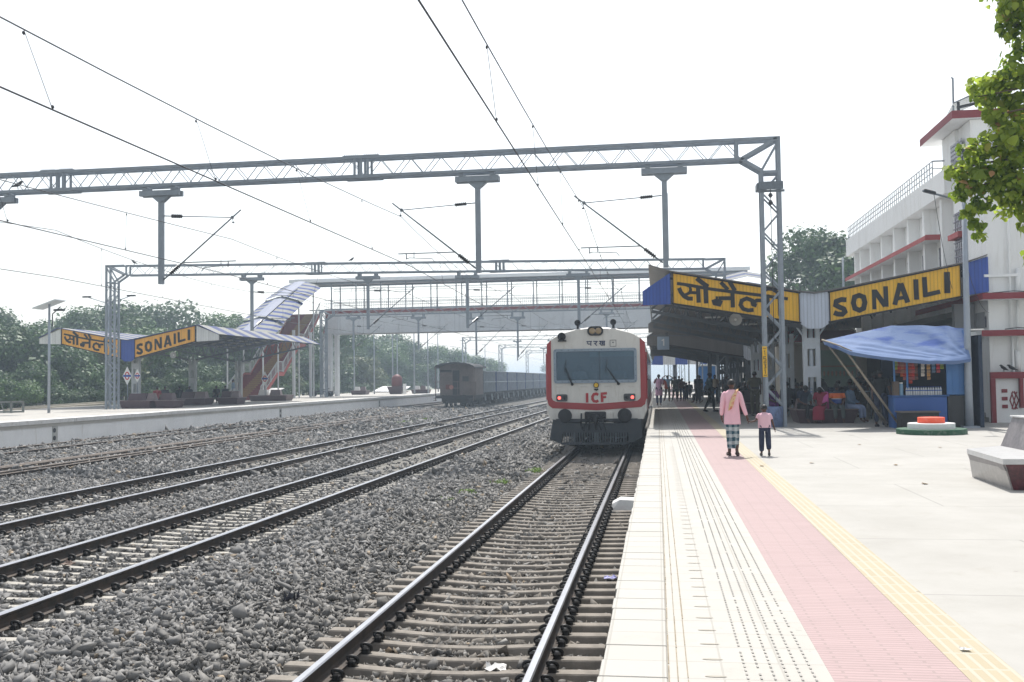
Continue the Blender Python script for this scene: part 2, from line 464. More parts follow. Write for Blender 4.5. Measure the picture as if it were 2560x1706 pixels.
def tile_mat(name, cA, cB, mortar, bw, rh, ms, rot=0.0, var=0.1):
    q = NT(name, 0.7, spec=0.35)
    mp = q.n('ShaderNodeMapping'); mp.inputs['Rotation'].default_value = (0, 0, rot); q.l(q.co(), mp.inputs['Vector'])
    b = q.n('ShaderNodeTexBrick'); b.inputs['Scale'].default_value = 1; b.inputs['Brick Width'].default_value = bw; b.inputs['Row Height'].default_value = rh
    b.inputs['Mortar Size'].default_value = ms; b.inputs['Color1'].default_value = (*cA, 1); b.inputs['Color2'].default_value = (*cB, 1); b.inputs['Mortar'].default_value = (*mortar, 1)
    b.offset = 0.5 if bw > rh * 3 else 0.0
    q.l(mp.outputs[0], b.inputs['Vector'])
    col = q.mix(q.ramp(q.noise(1.6, 6, 0.75), [(0.5, (0, 0, 0)), (0.8, (0.45,) * 3)]), b.outputs['Color'], tuple(x * 0.82 for x in mortar))
    col = spots(q, col, tuple(x * .45 for x in mortar), 1.7, .09, .5); col = spots(q, col, tuple(x * .6 for x in mortar), 5.0, .08, .4)
    q.base(col); q.bump(b.outputs['Fac'], -0.004, 0.6); return q.m
WTILE = tile_mat('cream_paving_tile', (0.42, 0.405, 0.372), (0.402, 0.388, 0.355), (0.345, 0.33, 0.30), 0.3, 0.3, 0.005)
PTILE = tile_mat('pink_ribbed_tile', (0.40, 0.288, 0.286), (0.37, 0.265, 0.263), (0.31, 0.235, 0.228), 0.30, 0.045, 0.008)
YTILE = tile_mat('yellow_tactile_tile', (0.40, 0.345, 0.24), (0.375, 0.32, 0.22), (0.43, 0.395, 0.315), 0.067, 0.30, 0.012)
PE = -0.29
m = MB(); m.bbox(PE, 40, -12, 420, -1.4, -0.02, 0.02)
struct('platform', m, [mat('platform_core_concrete', (.38, .37, .345), .85, 0, .15, .7)])
def pk0(s): return 0.815 + 0.003 * s
def pk1(s): return 1.455 + 0.006 * s
def strip(name, f0, f1, z, mt, s0=-8, s1=400, lip=None):
    m = MB(); ssx = [s0, 10, 30, s1]
    r = []
    for s in ssx: r.append([(f0(s), s, -0.02), (f0(s), s, z), (f1(s), s, z), (f1(s), s, -0.02)])
    m.loft(r, closed=False, cap0=False, cap1=False)
    return struct(name, m, mt)
q = NT('sun_bleached_platform_concrete', 0.8, spec=0.3)
col = q.ramp(q.noise(0.7, 6, 0.7), [(0.3, (0.345, 0.334, 0.31)), (0.72, (0.425, 0.414, 0.39))])
col = q.mix(q.ramp(q.noise(2.3, 6, 0.75), [(0.56, (0, 0, 0)), (0.8, (0.6,) * 3)]), col, (0.30, 0.275, 0.235))
wv = q.n('ShaderNodeTexBrick'); wv.inputs['Scale'].default_value = 1.0; wv.inputs['Brick Width'].default_value = 3.2; wv.inputs['Row Height'].default_value = 2.4
wv.inputs['Mortar Size'].default_value = 0.008; wv.inputs['Mortar'].default_value = (0, 0, 0, 1); wv.inputs['Color1'].default_value = wv.inputs['Color2'].default_value = (1, 1, 1, 1)
q.l(q.co(), wv.inputs['Vector'])
col = q.mix(0.35, col, wv.outputs['Color'], 'MULTIPLY')
col = spots(q, col, (.16, .12, .09), 1.1, .10, .45); col = spots(q, col, (.2, .18, .16), 3.1, .10, .4)
q.base(col); q.bump(q.noise(45, 4), 0.003, 0.4); PCONC = q.m
strip('platform_slab_top', lambda s: pk1(s) + .27, lambda s: 40, 0.0, PCONC)
# coping stones of the platform edge, each slightly out of line
m = MB()
s = -6.0
while s < 120:
    L = 0.30; dz = RND.uniform(-.002, .002); du = RND.uniform(-.010, .005)
    m.bbox(PE - 0.03 + du, 0.02, s, s + L - .003, -0.12, 0.004 + dz, 0.004); s += L
struct('platform_edge_coping', m, WTILE)
strip('cream_paving', lambda s: 0.024, lambda s: pk0(s) - .001, 0.003, WTILE)
strip('pink_paving', lambda s: pk0(s), lambda s: pk1(s) - .001, 0.002, PTILE)
strip('yellow_paving', lambda s: pk1(s), lambda s: pk1(s) + .268, 0.003, YTILE)
# raised tactile dashes and drain grooves
TGREY = mat('grey_tactile_bar', (0.34, 0.325, 0.305), 0.7, 0, 0.3, 3)
m = MB()
for k in range(6):
    s = 3.0
    while s < 60:
        u0 = 0.40 + 0.066 * k + 0.002 * s
        if RND.random() > 0.05: m.box(u0, u0 + 0.011, s, s + 0.028, 0.0, 0.008)
        s += 0.068 if s < 16 else 0.10
struct('tactile_bar_paving', m, TGREY)
GROOVE = mat('brown_groove_dirt', (0.27, 0.225, 0.16), 0.9, 0, 0.4, 8)
m = MB()
for u0 in (-0.075, -0.03, 0.02):
    s = 3.0
    while s < 60:
        L = RND.choice((0.03, 0.05, 0.3, 0.6)); m.box(u0 + .1, u0 + .104 + RND.random() * .004, s, s + L, 0.0, 0.0065); s += L + RND.choice((0.02, 0.03))
struct('paving_groove_dirt', m, GROOVE)
m = MB()
for k in range(60):                            # worn lens-shaped marks cast into the tiles
    s = 3.9 + 0.31 * k; c_ = 0.255 + .001 * s
    m.add([(c_ + 0.055 * math.cos(t), s + 0.014 * math.sin(t), 0.0055) for t in np.linspace(0, 2 * math.pi, 13)[:-1]], [tuple(range(12))])
struct('paving_wear_marks', m, mat('worn_tile', (0.36, 0.335, 0.285), 0.8, 0, 0.15, 4))

# far platform
P2Z = 0.15; P2E = -25.0
m = MB(); m.box(-39, P2E - 0.12, -20, 240, -1.4, P2Z - .012); struct('far_platform', m, mat('old_far_concrete', (0.40, 0.385, 0.355), 0.85, 0, 0.12, .6, dirt=((0.34, 0.29, 0.245), .6)))
m = MB(); s = -20.0
while s < 240:
    L = 2.5; e = RND.uniform(-.012, .012)
    m.bbox(P2E - 0.7, P2E + e, s, s + L - .01, P2Z - .17, P2Z + RND.uniform(-.006, .006), 0.012); s += L
struct('far_platform_coping', m, mat('white_coping', (0.66, 0.65, 0.63), 0.8, 0, 0.1, 2, dirt=((0.36, 0.34, 0.31), 0.8)))
m = MB(); m.box(P2E - 0.115, P2E - 0.09, -20, 240, -1.39, P2Z - .172); struct('far_platform_wall', m, WWASH)
m = MB(); m.box(P2E - 0.088, P2E - 0.05, -20, 240, P2Z - .30, P2Z - .174); struct('far_platform_wall_ledge', m, mat('stained_ledge', (0.45, 0.43, 0.39), 0.85, 0, .2, 1.5))
m = MB()
for s in (38.7, 64.0, 88.0):
    m.box(P2E - 0.088, P2E - 0.06, s - .17, s + .17, -0.9, P2Z - .302)
struct('far_platform_pilaster', m, mat('grey_pilaster', (0.42, 0.42, 0.4), 0.85))
m = MB()
for s in (38.7, 64.0, 88.0):
    for z in (-.33, -.65): m.lathe((P2E - 0.058, s - .07, z), [(0.10, 0), (0.10, 0.01)], 10, 'X')
struct('far_platform_drain_hole', m, BLACK)
# ------------------------------------------------------------------ flat lettering
def stroke2d(pts, w, closed=False):
    """outline quads of a mitred stroke; pts in metres (2-D)"""
    P = [Vector(p) for p in pts]; n = len(P); L = []; R = []
    for i, p in enumerate(P):
        if closed: a, b = P[i - 1] if i else P[n - 2], P[(i + 1) % n] if i < n - 1 else P[1]
        else: a, b = P[max(i - 1, 0)], P[min(i + 1, n - 1)]
        d1 = (p - a); d2 = (b - p)
        if d1.length < 1e-9: d1 = d2
        if d2.length < 1e-9: d2 = d1
        d1 = d1.normalized(); d2 = d2.normalized()
        t = d1 + d2
        if t.length < 1e-6: t = d1
        t.normalize(); nrm = Vector((-t.y, t.x)); k = 1.0 / max(0.6, nrm.dot(Vector((-d1.y, d1.x))))
        L.append(p + nrm * w / 2 * k); R.append(p - nrm * w / 2 * k)
    return L, R
def paint(m, strokes, to3d, scale=1.0):
    """strokes: (width, points) mapped by to3d(a, b, layer) to 3-D"""
    for k, (w, pts) in enumerate(strokes):
        L, R = stroke2d(pts, w)
        for i in range(len(L) - 1):
            m.add([to3d(*L[i], k), to3d(*R[i], k), to3d(*R[i + 1], k), to3d(*L[i + 1], k)], [(0, 1, 2, 3)])
def strokes_scaled(st, f): return [(w, [f(*p) for p in pts]) for w, pts in st]

# ------------------------------------------------------------------ red and white railcar
TW = mat('cream_white_coach_paint', (0.60, 0.59, 0.555), 0.38, 0, 0.07, 1.4, dirt=((0.36, 0.32, 0.26), 0.55), spec=0.5, stretch=(2.5, 1, .5))
TR = mat('faded_red_coach_paint', srgb(150, 44, 48), 0.4, 0, 0.12, 1.2, spec=0.5)
TG = mat('dark_grey_underframe', srgb(52, 58, 64), 0.6, 0, 0.2, 3, dirt=((0.07, 0.065, 0.06), 0.5))
TK = mat('sooty_black_fitting', srgb(32, 33, 36), 0.6, 0.1, 0.3, 6)
q = NT('windscreen_glass', 0.08, spec=0.6); q.base(srgb(96, 122, 142))
tp_ = q.n('ShaderNodeBsdfTransparent'); tp_.inputs['Color'].default_value = (.62, .74, .80, 1)
mx_ = q.n('ShaderNodeMixShader'); mx_.inputs[0].default_value = .5
q.l(tp_.outputs[0], mx_.inputs[1]); q.l(q.b.outputs[0], mx_.inputs[2]); q.l(mx_.outputs[0], q.t.nodes['Material Output'].inputs['Surface'])
GLASS = q.m
q = NT('dark_side_glass', .1, spec=.6); q.base(srgb(50, 62, 72)); SIDEGLASS = q.m
q = NT('sun_strip', 0.3); q.base(srgb(90, 150, 155)); STRIPM = q.m
TC = -1.95; TF = 32.0
train = thing('railcar', 'red and white self propelled railcar with lit red lamps standing at the platform', 'train', (TC, TF, RAIL_Z))
def bodyprof(k=1.0, zb=0.22, dz=0.0, inset=0.0):
    hw = 1.61 - inset; top = 3.2 + dz
    P = [(-hw * .93, zb), (-hw, .5), (-hw, 2.35), (-hw * .975, 2.6), (-hw * .90, 2.80), (-hw * .72, 2.96), (-hw * .42, 3.12 + dz), (0, top), (hw * .42, 3.12 + dz), (hw * .72, 2.96), (hw * .90, 2.80), (hw * .975, 2.6), (hw, 2.35), (hw, .5), (hw * .93, zb)]
    return [(TC + x, z) for x, z in P]
m = MB(); rings = []
for s, ins in ((TF + .0, .035), (TF + .04, .012), (TF + .10, 0.0), (TF + 21, 0.0)):
    rings.append([(x, s, z) for x, z in bodyprof(inset=ins, dz=-ins)])
m.loft(rings, False, True)
fp = [(x - TC, z) for x, z in bodyprof(inset=.035, dz=-.035)]
def face(pts): m.add([(TC + x, TF, z) for x, z in pts], [tuple(range(len(pts)))])
face([fp[0], fp[14], fp[13], (fp[13][0], 1.40), (fp[1][0], 1.40), fp[1]])
face([(fp[2][0], 2.35), (-1.33, 2.35), (-1.33, 1.40), (fp[1][0], 1.40)]); face([(1.28, 2.35), (fp[12][0], 2.35), (fp[13][0], 1.40), (1.28, 1.40)])
face([(-1.33, 2.35), fp[2], fp[3], fp[4], fp[5], fp[6], fp[7], fp[8], fp[9], fp[10], fp[11], fp[12], (1.28, 2.35), (1.28, 2.47), (-1.33, 2.47)])
body = obj('body', m, TW, train)
# face: slightly proud front skin carrying the windscreen opening
FY = TF - 0.012
def front_poly(m, pts, y=FY, th=0.01):
    n = len(pts); m.loft([[(x, y, z) for x, z in pts], [(x, y + th, z) for x, z in pts]])
m = MB()      # red surround: one U-shaped band wrapping round the corners
inner = [(-1.44, 2.78), (-1.44, .93), (-1.40, .84), (-1.30, .79), (0, .715), (1.30, .80), (1.38, .86), (1.41, .93), (1.41, 2.80)]
outer = [(-1.575, 2.64), (-1.585, .86), (-1.54, .68), (-1.42, .585), (0, .505), (1.42, .60), (1.54, .69), (1.585, .86), (1.575, 2.66)]
for i in range(len(inner) - 1):
    a, b, c_, d_ = inner[i], inner[i + 1], outer[i + 1], outer[i]
    def yy(x): return FY - .004
    m.loft([[(TC + p[0], yy(p[0]), p[1]) for p in (a, b, c_, d_)], [(TC + p[0], yy(p[0]) + .03, p[1]) for p in (a, b, c_, d_)]])
for sx in (-1, 1):   # the red corner posts fold back along the sides
    m.loft([[(TC + sx * 1.58, FY - .004, z0), (TC + sx * 1.624, TF + .05, z0), (TC + sx * 1.624, TF + .55, z0)] for z0 in (.86, 1.6, 2.35)], False, False, closed=False)
obj('red_band', m, TR, train)
def rrect(x0, x1, z0, z1, r, n=4):
    P = []
    for cx_, cz_, a0 in ((x1 - r, z1 - r, 0), (x0 + r, z1 - r, 90), (x0 + r, z0 + r, 180), (x1 - r, z0 + r, 270)):
        for k in range(n + 1):
            t = rad(a0 + 90 * k / n); P.append((cx_ + r * math.cos(t), cz_ + r * math.sin(t)))
    return P
def ring_plate(m, out, inn, y0, y1):
    n = len(out)
    for i in range(n):
        j = (i + 1) % n
        m.loft([[(TC + p[0], y0, p[1]) for p in (out[i], out[j], inn[j], inn[i])], [(TC + p[0], y1, p[1]) for p in (out[i], out[j], inn[j], inn[i])]])
m = MB(); ring_plate(m, rrect(-1.36, 1.305, 1.38, 2.485, .09), rrect(-1.275, 1.22, 1.475, 2.40, .04), FY - .035, FY + .01)
wf = obj('windscreen_frame', m, mat('grey_frame_paint', srgb(132, 146, 160), .5, .1, .1, 3), train)
m = MB()
for k in range(26):
    x = -1.3 + 2.55 * (k % 13) / 12; z = 1.428 if k < 13 else 2.442
    m.lathe((TC + x, FY - .035, z), [(.012, 0), (.012, -.01)], 6, 'Y')
for k in range(8):
    x = -1.318 if k < 4 else 1.262; m.lathe((TC + x, FY - .035, 1.6 + .2 * (k % 4)), [(.012, 0), (.012, -.01)], 6, 'Y')
obj('frame_bolt', m, TK, wf, kind='stuff')
m = MB(); front_poly(m, [(TC + x, z) for x, z in rrect(-1.27, 1.215, 1.48, 2.395, .04)], FY - .022, .008); obj('windscreen', m, GLASS, train)
m = MB(); m.box(TC - 1.5, TC + 1.5, TF + 1.5, TF + 1.55, .6, 2.7); m.box(TC - 1.5, TC + 1.5, TF + .1, TF + .55, .6, 1.42); m.box(TC - .25, TC + .1, TF + 1.3, TF + 1.49, 1.4, 2.6); obj('cab_interior', m, mat('dark_cab_interior', srgb(58, 68, 78), .9, 0, .5, 1.5), train)
m = MB(); m.box(TC - .2, TC + 1.21, FY - .004, FY - .001, 2.22, 2.385); obj('sun_visor', m, STRIPM, train)
m = MB(); m.box(TC + .1, TC + .12, FY - .026, FY - .022, 1.48, 2.4); obj('screen_divider', m, TG, train)
for x0, x1 in ((-.78, -1.0), (.70, .32)):
    m = MB(); m.tube([(TC + x0, FY - .05, 1.36), (TC + (x0 + x1) / 2, FY - .055, 1.62), (TC + x1, FY - .05, 1.92)], [.022, .016, .01], 6)
    m.tube([(TC + x0 + .035, FY - .05, 1.36), (TC + x1 + .05, FY - .05, 1.86)], .008, 5)
    m.beam((TC + x1 - .02, FY - .045, 1.72), (TC + x1 + .05, FY - .045, 2.14), .014, .02); m.lathe((TC + x0 + .01, FY - .03, 1.35), [(.05, 0), (.04, -.03)], 10, 'Y')
    obj('wiper', m, TK, train)
# lamps
m = MB(); front_poly(m, [(TC + x, z) for x, z in rrect(-.255, .255, 2.90, 3.20, .14, 6)], FY - .05, .08); hl = obj('headlight', m, TK, train)
m = MB()
for x in (-.1, .1): m.ell((TC + x, FY - .045, 3.05), (.105, .03, .105), 14, 8)
obj('lens', m, mat('amber_lens', srgb(150, 130, 100), .15, 0, .25, 20), hl)
q = NT('red_tail_lamp', 0.3); q.base(srgb(255, 70, 60)); q.b.inputs['Emission Color'].default_value = (1, .10, .08, 1); q.b.inputs['Emission Strength'].default_value = 2.2; TAILON = q.m
for x0, x1, lit in ((-1.29, -.93, -1.19), (.87, 1.24, 1.145)):
    m = MB(); front_poly(m, [(TC + x, z) for x, z in rrect(x0, x1, .80, 1.03, .05, 3)], FY - .03, .05); ho = obj('tail_light', m, mat('lamp_housing_grey', srgb(70, 72, 74), .5, 0, .1, 5), train)
    m = MB(); m.lathe((TC + lit, FY - .03, .915), [(.05, 0), (.035, -.02)], 14, 'Y'); obj('lit_lamp', m, TAILON, ho)
    ul = x0 + x1 - lit; m = MB(); m.lathe((TC + ul, FY - .03, .915), [(.06, 0), (.05, -.014), (.04, -.014), (.035, -.005)], 14, 'Y'); obj('unlit_lamp', m, TK, ho)
m = MB(); m.lathe((TC - 1.07, FY + .03, 2.88), [(.10, 0), (.12, -.12), (.135, -.22), (.11, -.225), (.085, -.1)], 16, 'Y'); m.box(TC - 1.2, TC - .94, FY - .12, FY + .02, 2.73, 2.77); obj('flasher_lamp', m, TK, train)
for x in (-.58, .57):
    m = MB(); m.tube([(TC + x, TF + .25, 3.05), (TC + x, TF + .25, 3.27)], .04, 8); m.lathe((TC + x, TF + .33, 3.33), [(.05, 0), (.06, -.1), (.1, -.2), (.1, -.21), (.03, -.15)], 14, 'Y'); obj('horn', m, TK, train)
m = MB(); m.lathe((TC + 0, FY - .0, 1.31), [(.09, 0), (.09, -.04), (.075, -.05)], 16, 'Y'); em = obj('round_emblem', m, TK, train)
m = MB(); m.lathe((TC + 0, FY - .05, 1.31), [(.07, 0), (.065, -.008)], 16, 'Y'); obj('emblem_face', m, mat('yellow_enamel', srgb(214, 174, 40), .4, 0, .1, 5), em)
m = MB()
for sx in (-1, 1): m.ell((TC + sx * .035, FY - .02, 1.175), (.035, .03, .03), 8, 5)
m.beam((TC, FY - .02, 1.18), (TC, FY - .02, 1.12), .03); obj('lamp_bracket', m, TK, train)
for x in (-1.15, -.4, .38, 1.12):
    m = MB(); m.tube([(TC + x - .1, FY, 1.275), (TC + x - .1, FY - .04, 1.275), (TC + x + .1, FY - .04, 1.275), (TC + x + .1, FY, 1.275)], .008, 5); obj('grab_handle', m, TW, train)
# writing
TXB = mat('navy_lettering', srgb(24, 44, 84), .5); TXR = mat('red_lettering', srgb(165, 42, 46), .5)
def onface(a, b, k=0): return (TC + a, FY - .006 - .0006 * k, b)
icf = [(.085, [(-.30, .755), (-.30, 1.06)]),
       (.085, [(.06, 1.0), (.0, 1.035), (-.08, 1.02), (-.125, .95), (-.125, .86), (-.08, .80), (0, .785), (.06, .82)]),
       (.085, [(.18, .765), (.18, 1.075)]), (.075, [(.165, 1.038), (.34, 1.048)]), (.07, [(.18, .925), (.31, .93)])]
m = MB(); paint(m, icf, onface); obj('lettering', m, TXR, train)
D = 0.028
para = [(D, [(-.29, 2.715), (-.11, 2.715)]), (D, [(-.25, 2.71), (-.255, 2.655), (-.22, 2.63), (-.16, 2.635)]), (D, [(-.15, 2.715), (-.15, 2.575)]),
        (D, [(-.075, 2.715), (.075, 2.715)]), (D, [(-.0, 2.715), (.03, 2.69), (.02, 2.66), (-.03, 2.655)]), (D, [(-.04, 2.66), (.045, 2.575)]),
        (D, [(.11, 2.715), (.31, 2.715)]), (D, [(.14, 2.715), (.175, 2.69), (.165, 2.655), (.12, 2.645)]), (D, [(.125, 2.655), (.19, 2.59), (.27, 2.60)]), (D, [(.20, 2.665), (.235, 2.685), (.255, 2.655), (.225, 2.63), (.20, 2.665)]), (D, [(.285, 2.715), (.285, 2.575)])]
m = MB(); paint(m, para, onface); obj('lettering', m, TXB, train)
m = MB(); paint(m, [(.014, [(.46, 2.745), (.66, 2.745)]), (.014, [(.46, 2.545), (.66, 2.545)]), (.014, [(.465, 2.545), (.465, 2.745)]), (.014, [(.655, 2.545), (.655, 2.745)])], onface)
m.lathe((TC + .56, FY - .002, 2.67), [(.022, 0), (.022, -.006)], 10, 'Y'); obj('square_mark', m, TG, train)
# buffers, coupler, skirt, cowcatcher grille
for x in (-.99, .90):
    m = MB(); m.lathe((TC + x, TF + .1, .35), [(.13, 0), (.12, -.42)], 16, 'Y'); m.lathe((TC + x, TF - .32, .35), [(.20, 0), (.225, -.03), (.20, -.06), (.10, -.075)], 22, 'Y'); obj('buffer', m, TK, train)
m = MB(); m.bbox(TC - .49, TC + .53, TF - .06, TF + .1, -.1, .45, .02); obj('coupler_plate', m, TW, train)
m = MB(); m.bbox(TC - .38, TC + .30, TF - .14, TF - .03, .12, .47, .03); m.tube([(TC - .02, TF - .1, .3), (TC - .02, TF - .34, .3)], .09, 10)
m.tube([(TC - .02, TF - .34, .36), (TC - .02, TF - .40, .25), (TC - .02, TF - .38, .05), (TC - .02, TF - .33, -.08)], .045, 8)
for a, b_, x in ((-.45, .34, -.3), (-.25, .3, -.2), (.3, .26, .24), (.15, .3, .1)): m.tube([(TC + x, TF - .1, b_), (TC + x - .03, TF - .28, .1), (TC + a, TF - .22, -.12)], .025, 7)
for k in range(7): m.ell((TC - .3 + .1 * k, TF - .16, .2 + .06 * (k % 3)), (.05, .05, .05), 8, 5)
m.tube([(TC + .3, TF - .12, .18), (TC + .75, TF - .12, .11)], .018, 6); m.tube([(TC - .48, TF - .14, .42), (TC - .5, TF - .16, .0), (TC - .40, TF - .16, -.14)], .03, 7)
obj('coupler', m, TK, train)
m = MB()   # skirt plate sides and top
m.loft([[(TC - 1.40, TF + y, .2), (TC - 1.51, TF + y, -.40), (TC - 1.14, TF + y, -.56), (TC - 1.08, TF + y, -.2), (TC - .9, TF + y, .18)] for y in (-.14, .2)])
m.loft([[(TC + 1.40, TF + y, .2), (TC + 1.45, TF + y, -.36), (TC + .98, TF + y, -.57), (TC + 1.02, TF + y, -.2), (TC + .9, TF + y, .18)] for y in (-.14, .2)])
m.box(TC - 1.08, TC + 1.02, TF - .15, TF + .2, -.20, .10); m.box(TC - 1.14, TC + .98, TF - .15, TF - .05, -.58, -.51)
m.box(TC - 1.3, TC + 1.3, TF - .1, TF + .1, .14, .24)
obj('skirt', m, TG, train)
m = MB()
for k in range(26):
    x = -1.06 + 2.06 * k / 25
    if k in (4, 12, 13, 20): m.box(TC + x - .02, TC + x + .05, TF - .155, TF - .06, -.51, -.205)
    else: m.box(TC + x, TC + x + .028, TF - .15, TF - .08, -.51, -.205)
for x0, x1 in ((-.86, -.66), (.30, .50), (.70, .92)): m.box(TC + x0, TC + x1, TF - .147, TF - .1, -.36, -.33)
obj('cowcatcher_grille', m, mat('grille_grey', srgb(74, 82, 88), .6, .1, .15, 4), train)
m = MB(); m.box(TC - 1.45, TC + 1.45, TF + .3, TF + 20.5, -.35, .22); obj('underframe', m, TK, train)
for s in (TF + 2.0, TF + 4.6, TF + 15.5, TF + 18.1):
    m = MB()
    for sx in (-1, 1): m.lathe((TC + sx * .80, s, RAIL_Z + .46), [(.46, -.07), (.46, .06), (.2, .07)], 20, 'X')
    m.tube([(TC - .8, s, RAIL_Z + .46), (TC + .8, s, RAIL_Z + .46)], .09, 8); obj('wheelset', m, TK, train)
for k in range(8):
    m = MB(); s = TF + 2.2 + 2.3 * k; m.bbox(TC + 1.608, TC + 1.625, s, s + 1.2, 1.45, 2.2, .004); obj('side_window', m, SIDEGLASS, train)
m = MB(); m.box(TC + 1.609, TC + 1.622, TF + .56, TF + 20.9, .5, .85); obj('side_stripe', m, TR, train)

# two people behind the windscreen are built with the other figures

# ------------------------------------------------------------------ electrification portals
def lattice(m, p0, p1, wv, hv, pitch, r=0.02, chord=0.09, twin=None):
    """box girder of four chords between p0 and p1 (bottom centre line); hv height vector, wv width vector"""
    p0 = Vector(p0); p1 = Vector(p1); wv = Vector(wv); hv = Vector(hv)
    for a in (-.5, .5):
        for b in (0, 1): m.beam(p0 + wv * a + hv * b, p1 + wv * a + hv * b, chord, chord)
    n = max(2, int(round((p1 - p0).length / pitch))); 
    for a in (-.5, .5):
        for k in range(n):
            A = p0.lerp(p1, k / n) + wv * a; B = p0.lerp(p1, (k + .5) / n) + wv * a + hv; C_ = p0.lerp(p1, (k + 1) / n) + wv * a
            m.beam(A, B, r, r); m.beam(B, C_, r, r)
    for k in range(n):
        A = p0.lerp(p1, k / n); B = p0.lerp(p1, (k + 1) / n)
        m.beam(A + wv * -.5, B + wv * .5, r, r); m.beam(A + hv + wv * -.5, B + hv + wv * .5, r, r)

def portal(label, s, uL, uR, zb, depth, beam0, beam1, dips, zbaseL, zbaseR, legs=True, full=True, sL=None, group='electrification portals', mtl=None, platez=None):
    """dips: (u, z_top_of_cap, z_bottom, direction of cantilever or 0)"""
    M_ = mtl or STEEL
    sL = s if sL is None else sL
    def S(u): return s + (sL - s) * (uR - u) / (uR - uL) if uR != uL else s
    root = thing('portal_gantry', label, 'gantry', (uR if legs else 0.5 * (uL + uR), s, 0), group)
    m = MB(); W = (0, .45, 0)
    lattice(m, (beam0, S(beam0), zb), (beam1, S(beam1), zb), W, (0, 0, depth), 1.0 if full else 1.6, .022 if full else .03, .085)
    if full:
        for u in beam_splices(beam0, beam1, uL, uR):
            for dy in (-.225, .225):
                for du in (-.22, 0, .22): m.beam((u + du, S(u) + dy, zb), (u + du, S(u) + dy, zb + depth), .07, .05)
                for z in (zb - .055, zb + depth + .055): m.beam((u - .6, S(u) + dy, z), (u + .6, S(u) + dy, z), .10, .03)
            for k in range(16):
                if k in (7, 8): continue
                for z0, dz in ((zb - .07, -.06), (zb + depth + .07, .06)): m.tube([(u - .55 + .073 * k, S(u) - .225, z0), (u - .55 + .073 * k, S(u) - .225, z0 + dz)], .012, 5)
    obj('truss_beam', m, M_, root)
    if legs:
        for side, uo, zbs in ((1, uR, zbaseR), (-1, uL, zbaseL)):
            if zbs is None: continue
            m = MB(); ss_ = S(uo); ui = uo - side * .52; zt = zb + depth; zi = zb - .38
            for dy in (-.225, .225):
                m.beam((uo, ss_ + dy, zbs), (uo, ss_ + dy, zt + .04), .10, .10); m.beam((ui, ss_ + dy, zbs), (ui, ss_ + dy, zi), .10, .10)
                bx = uo - side * 1.12
                m.beam((bx, ss_ + dy, zb), (uo - side * .05, ss_ + dy, zt - .02), .085, .1); m.beam((ui, ss_ + dy, zi), (uo - side * .02, ss_ + dy, zt - .12), .06, .07)
                m.beam((bx, ss_ + dy, zb), (ui, ss_ + dy, zi), .085, .1); m.beam((ui, ss_ + dy, zi - .05), (uo, ss_ + dy, zi - .05), .09, .08)
                m.beam((bx - side * .12, ss_ + dy, zb), (bx - side * .12, ss_ + dy, zt), .10, .06)
                m.beam((bx, ss_ + dy, zt), (uo, ss_ + dy, zt), .085, .085)
            n = 13 if full else 7; H = (zi - .1 - zbs)
            for dy in (-.225, .225):
                for k in range(n):
                    a = zbs + H * k / n; b = zbs + H * (k + 1) / n
                    p, q_ = (ui, uo) if (k % 2 == 0) else (uo, ui)
                    m.beam((p, ss_ + dy, a), (q_, ss_ + dy, b), .022, .05)
            for uu in (ui, uo):
                for k in range(n):
                    a = zbs + H * k / n; b = zbs + H * (k + 1) / n
                    m.beam((uu, ss_ - .225, a), (uu, ss_ + .225, b), .02, .03)
            mast = obj('lattice_mast', m, M_, root)
            if full and side == 1 and platez:
                m = MB(); m.box(ui - .1, uo + .1, ss_ - .33, ss_ - .28, platez - .12, platez + .12); m.box(ui - .13, uo + .14, ss_ - .30, ss_ - .27, platez - .2, platez - .13); m.beam((ui - .1, ss_ - .26, platez), (ui - .1, ss_ + .26, platez), .1, .2)
                obj('clamp_plate', m, STEEL2, root)
                m = MB(); xw = (ui + uo) / 2 - .02
                m.tube([(xw, ss_ - .3, platez - .12), (xw + .01, ss_ - .3, .3)], .012, 6)
                for z in (platez - .3, platez - .52): m.lathe((xw, ss_ - .3, z), [(.03, -.07), (.075, 0), (.03, .07)], 10)
                obj('earth_wire', m, WIRE, root)
    for (u, zc, zbot, dr) in dips:
        ss_ = S(u); m = MB()
        for du in (-.5, .5):
            m.bbox(u + du - .08, u + du + .08, ss_ - .2, ss_ + .2, zc - .02, zb - .045, .01)
        m.box(u - .70, u + .70, ss_ - .18, ss_ - .06, zc - .20, zc - .024); m.box(u - .70, u + .70, ss_ + .06, ss_ + .18, zc - .20, zc - .024)
        m.loft([[(u - .32, ss_ + y, zc - .202), (u + .32, ss_ + y, zc - .202), (u + .09, ss_ + y, zc - .40), (u - .09, ss_ + y, zc - .40)] for y in (-.1, .1)])
        sw = .013 * (1 if full else 0)
        m.beam((u, ss_, zc - .40), (u, ss_, zbot), .16, .14)
        m.box(u - .06, u + .1, ss_ - .09, ss_ - .072, zc - .8, zbot + .2)
        ds = obj('drop_post', m, M_, root)
        if dr: cantilever(root, u, ss_, zc, zbot, dr, full)
    return root
def beam_splices(b0, b1, uL, uR):
    out = []; k = 1
    u = b1 - 11.95
    while u > b0 + 2: out.append(u); u -= 10.6
    return out
def insulator(m, a, b, r=.075, n=7):
    a = Vector(a); b = Vector(b); d = b - a; L = d.length
    pts = []; rr = []
    for k in range(n * 4 + 1):
        t = k / (n * 4); pts.append(a.lerp(b, t)); rr.append((.035, r, r * .8, .04)[k % 4] if 0 < k < n * 4 else .03)
    m.tube(pts, rr, 12, smooth=False)
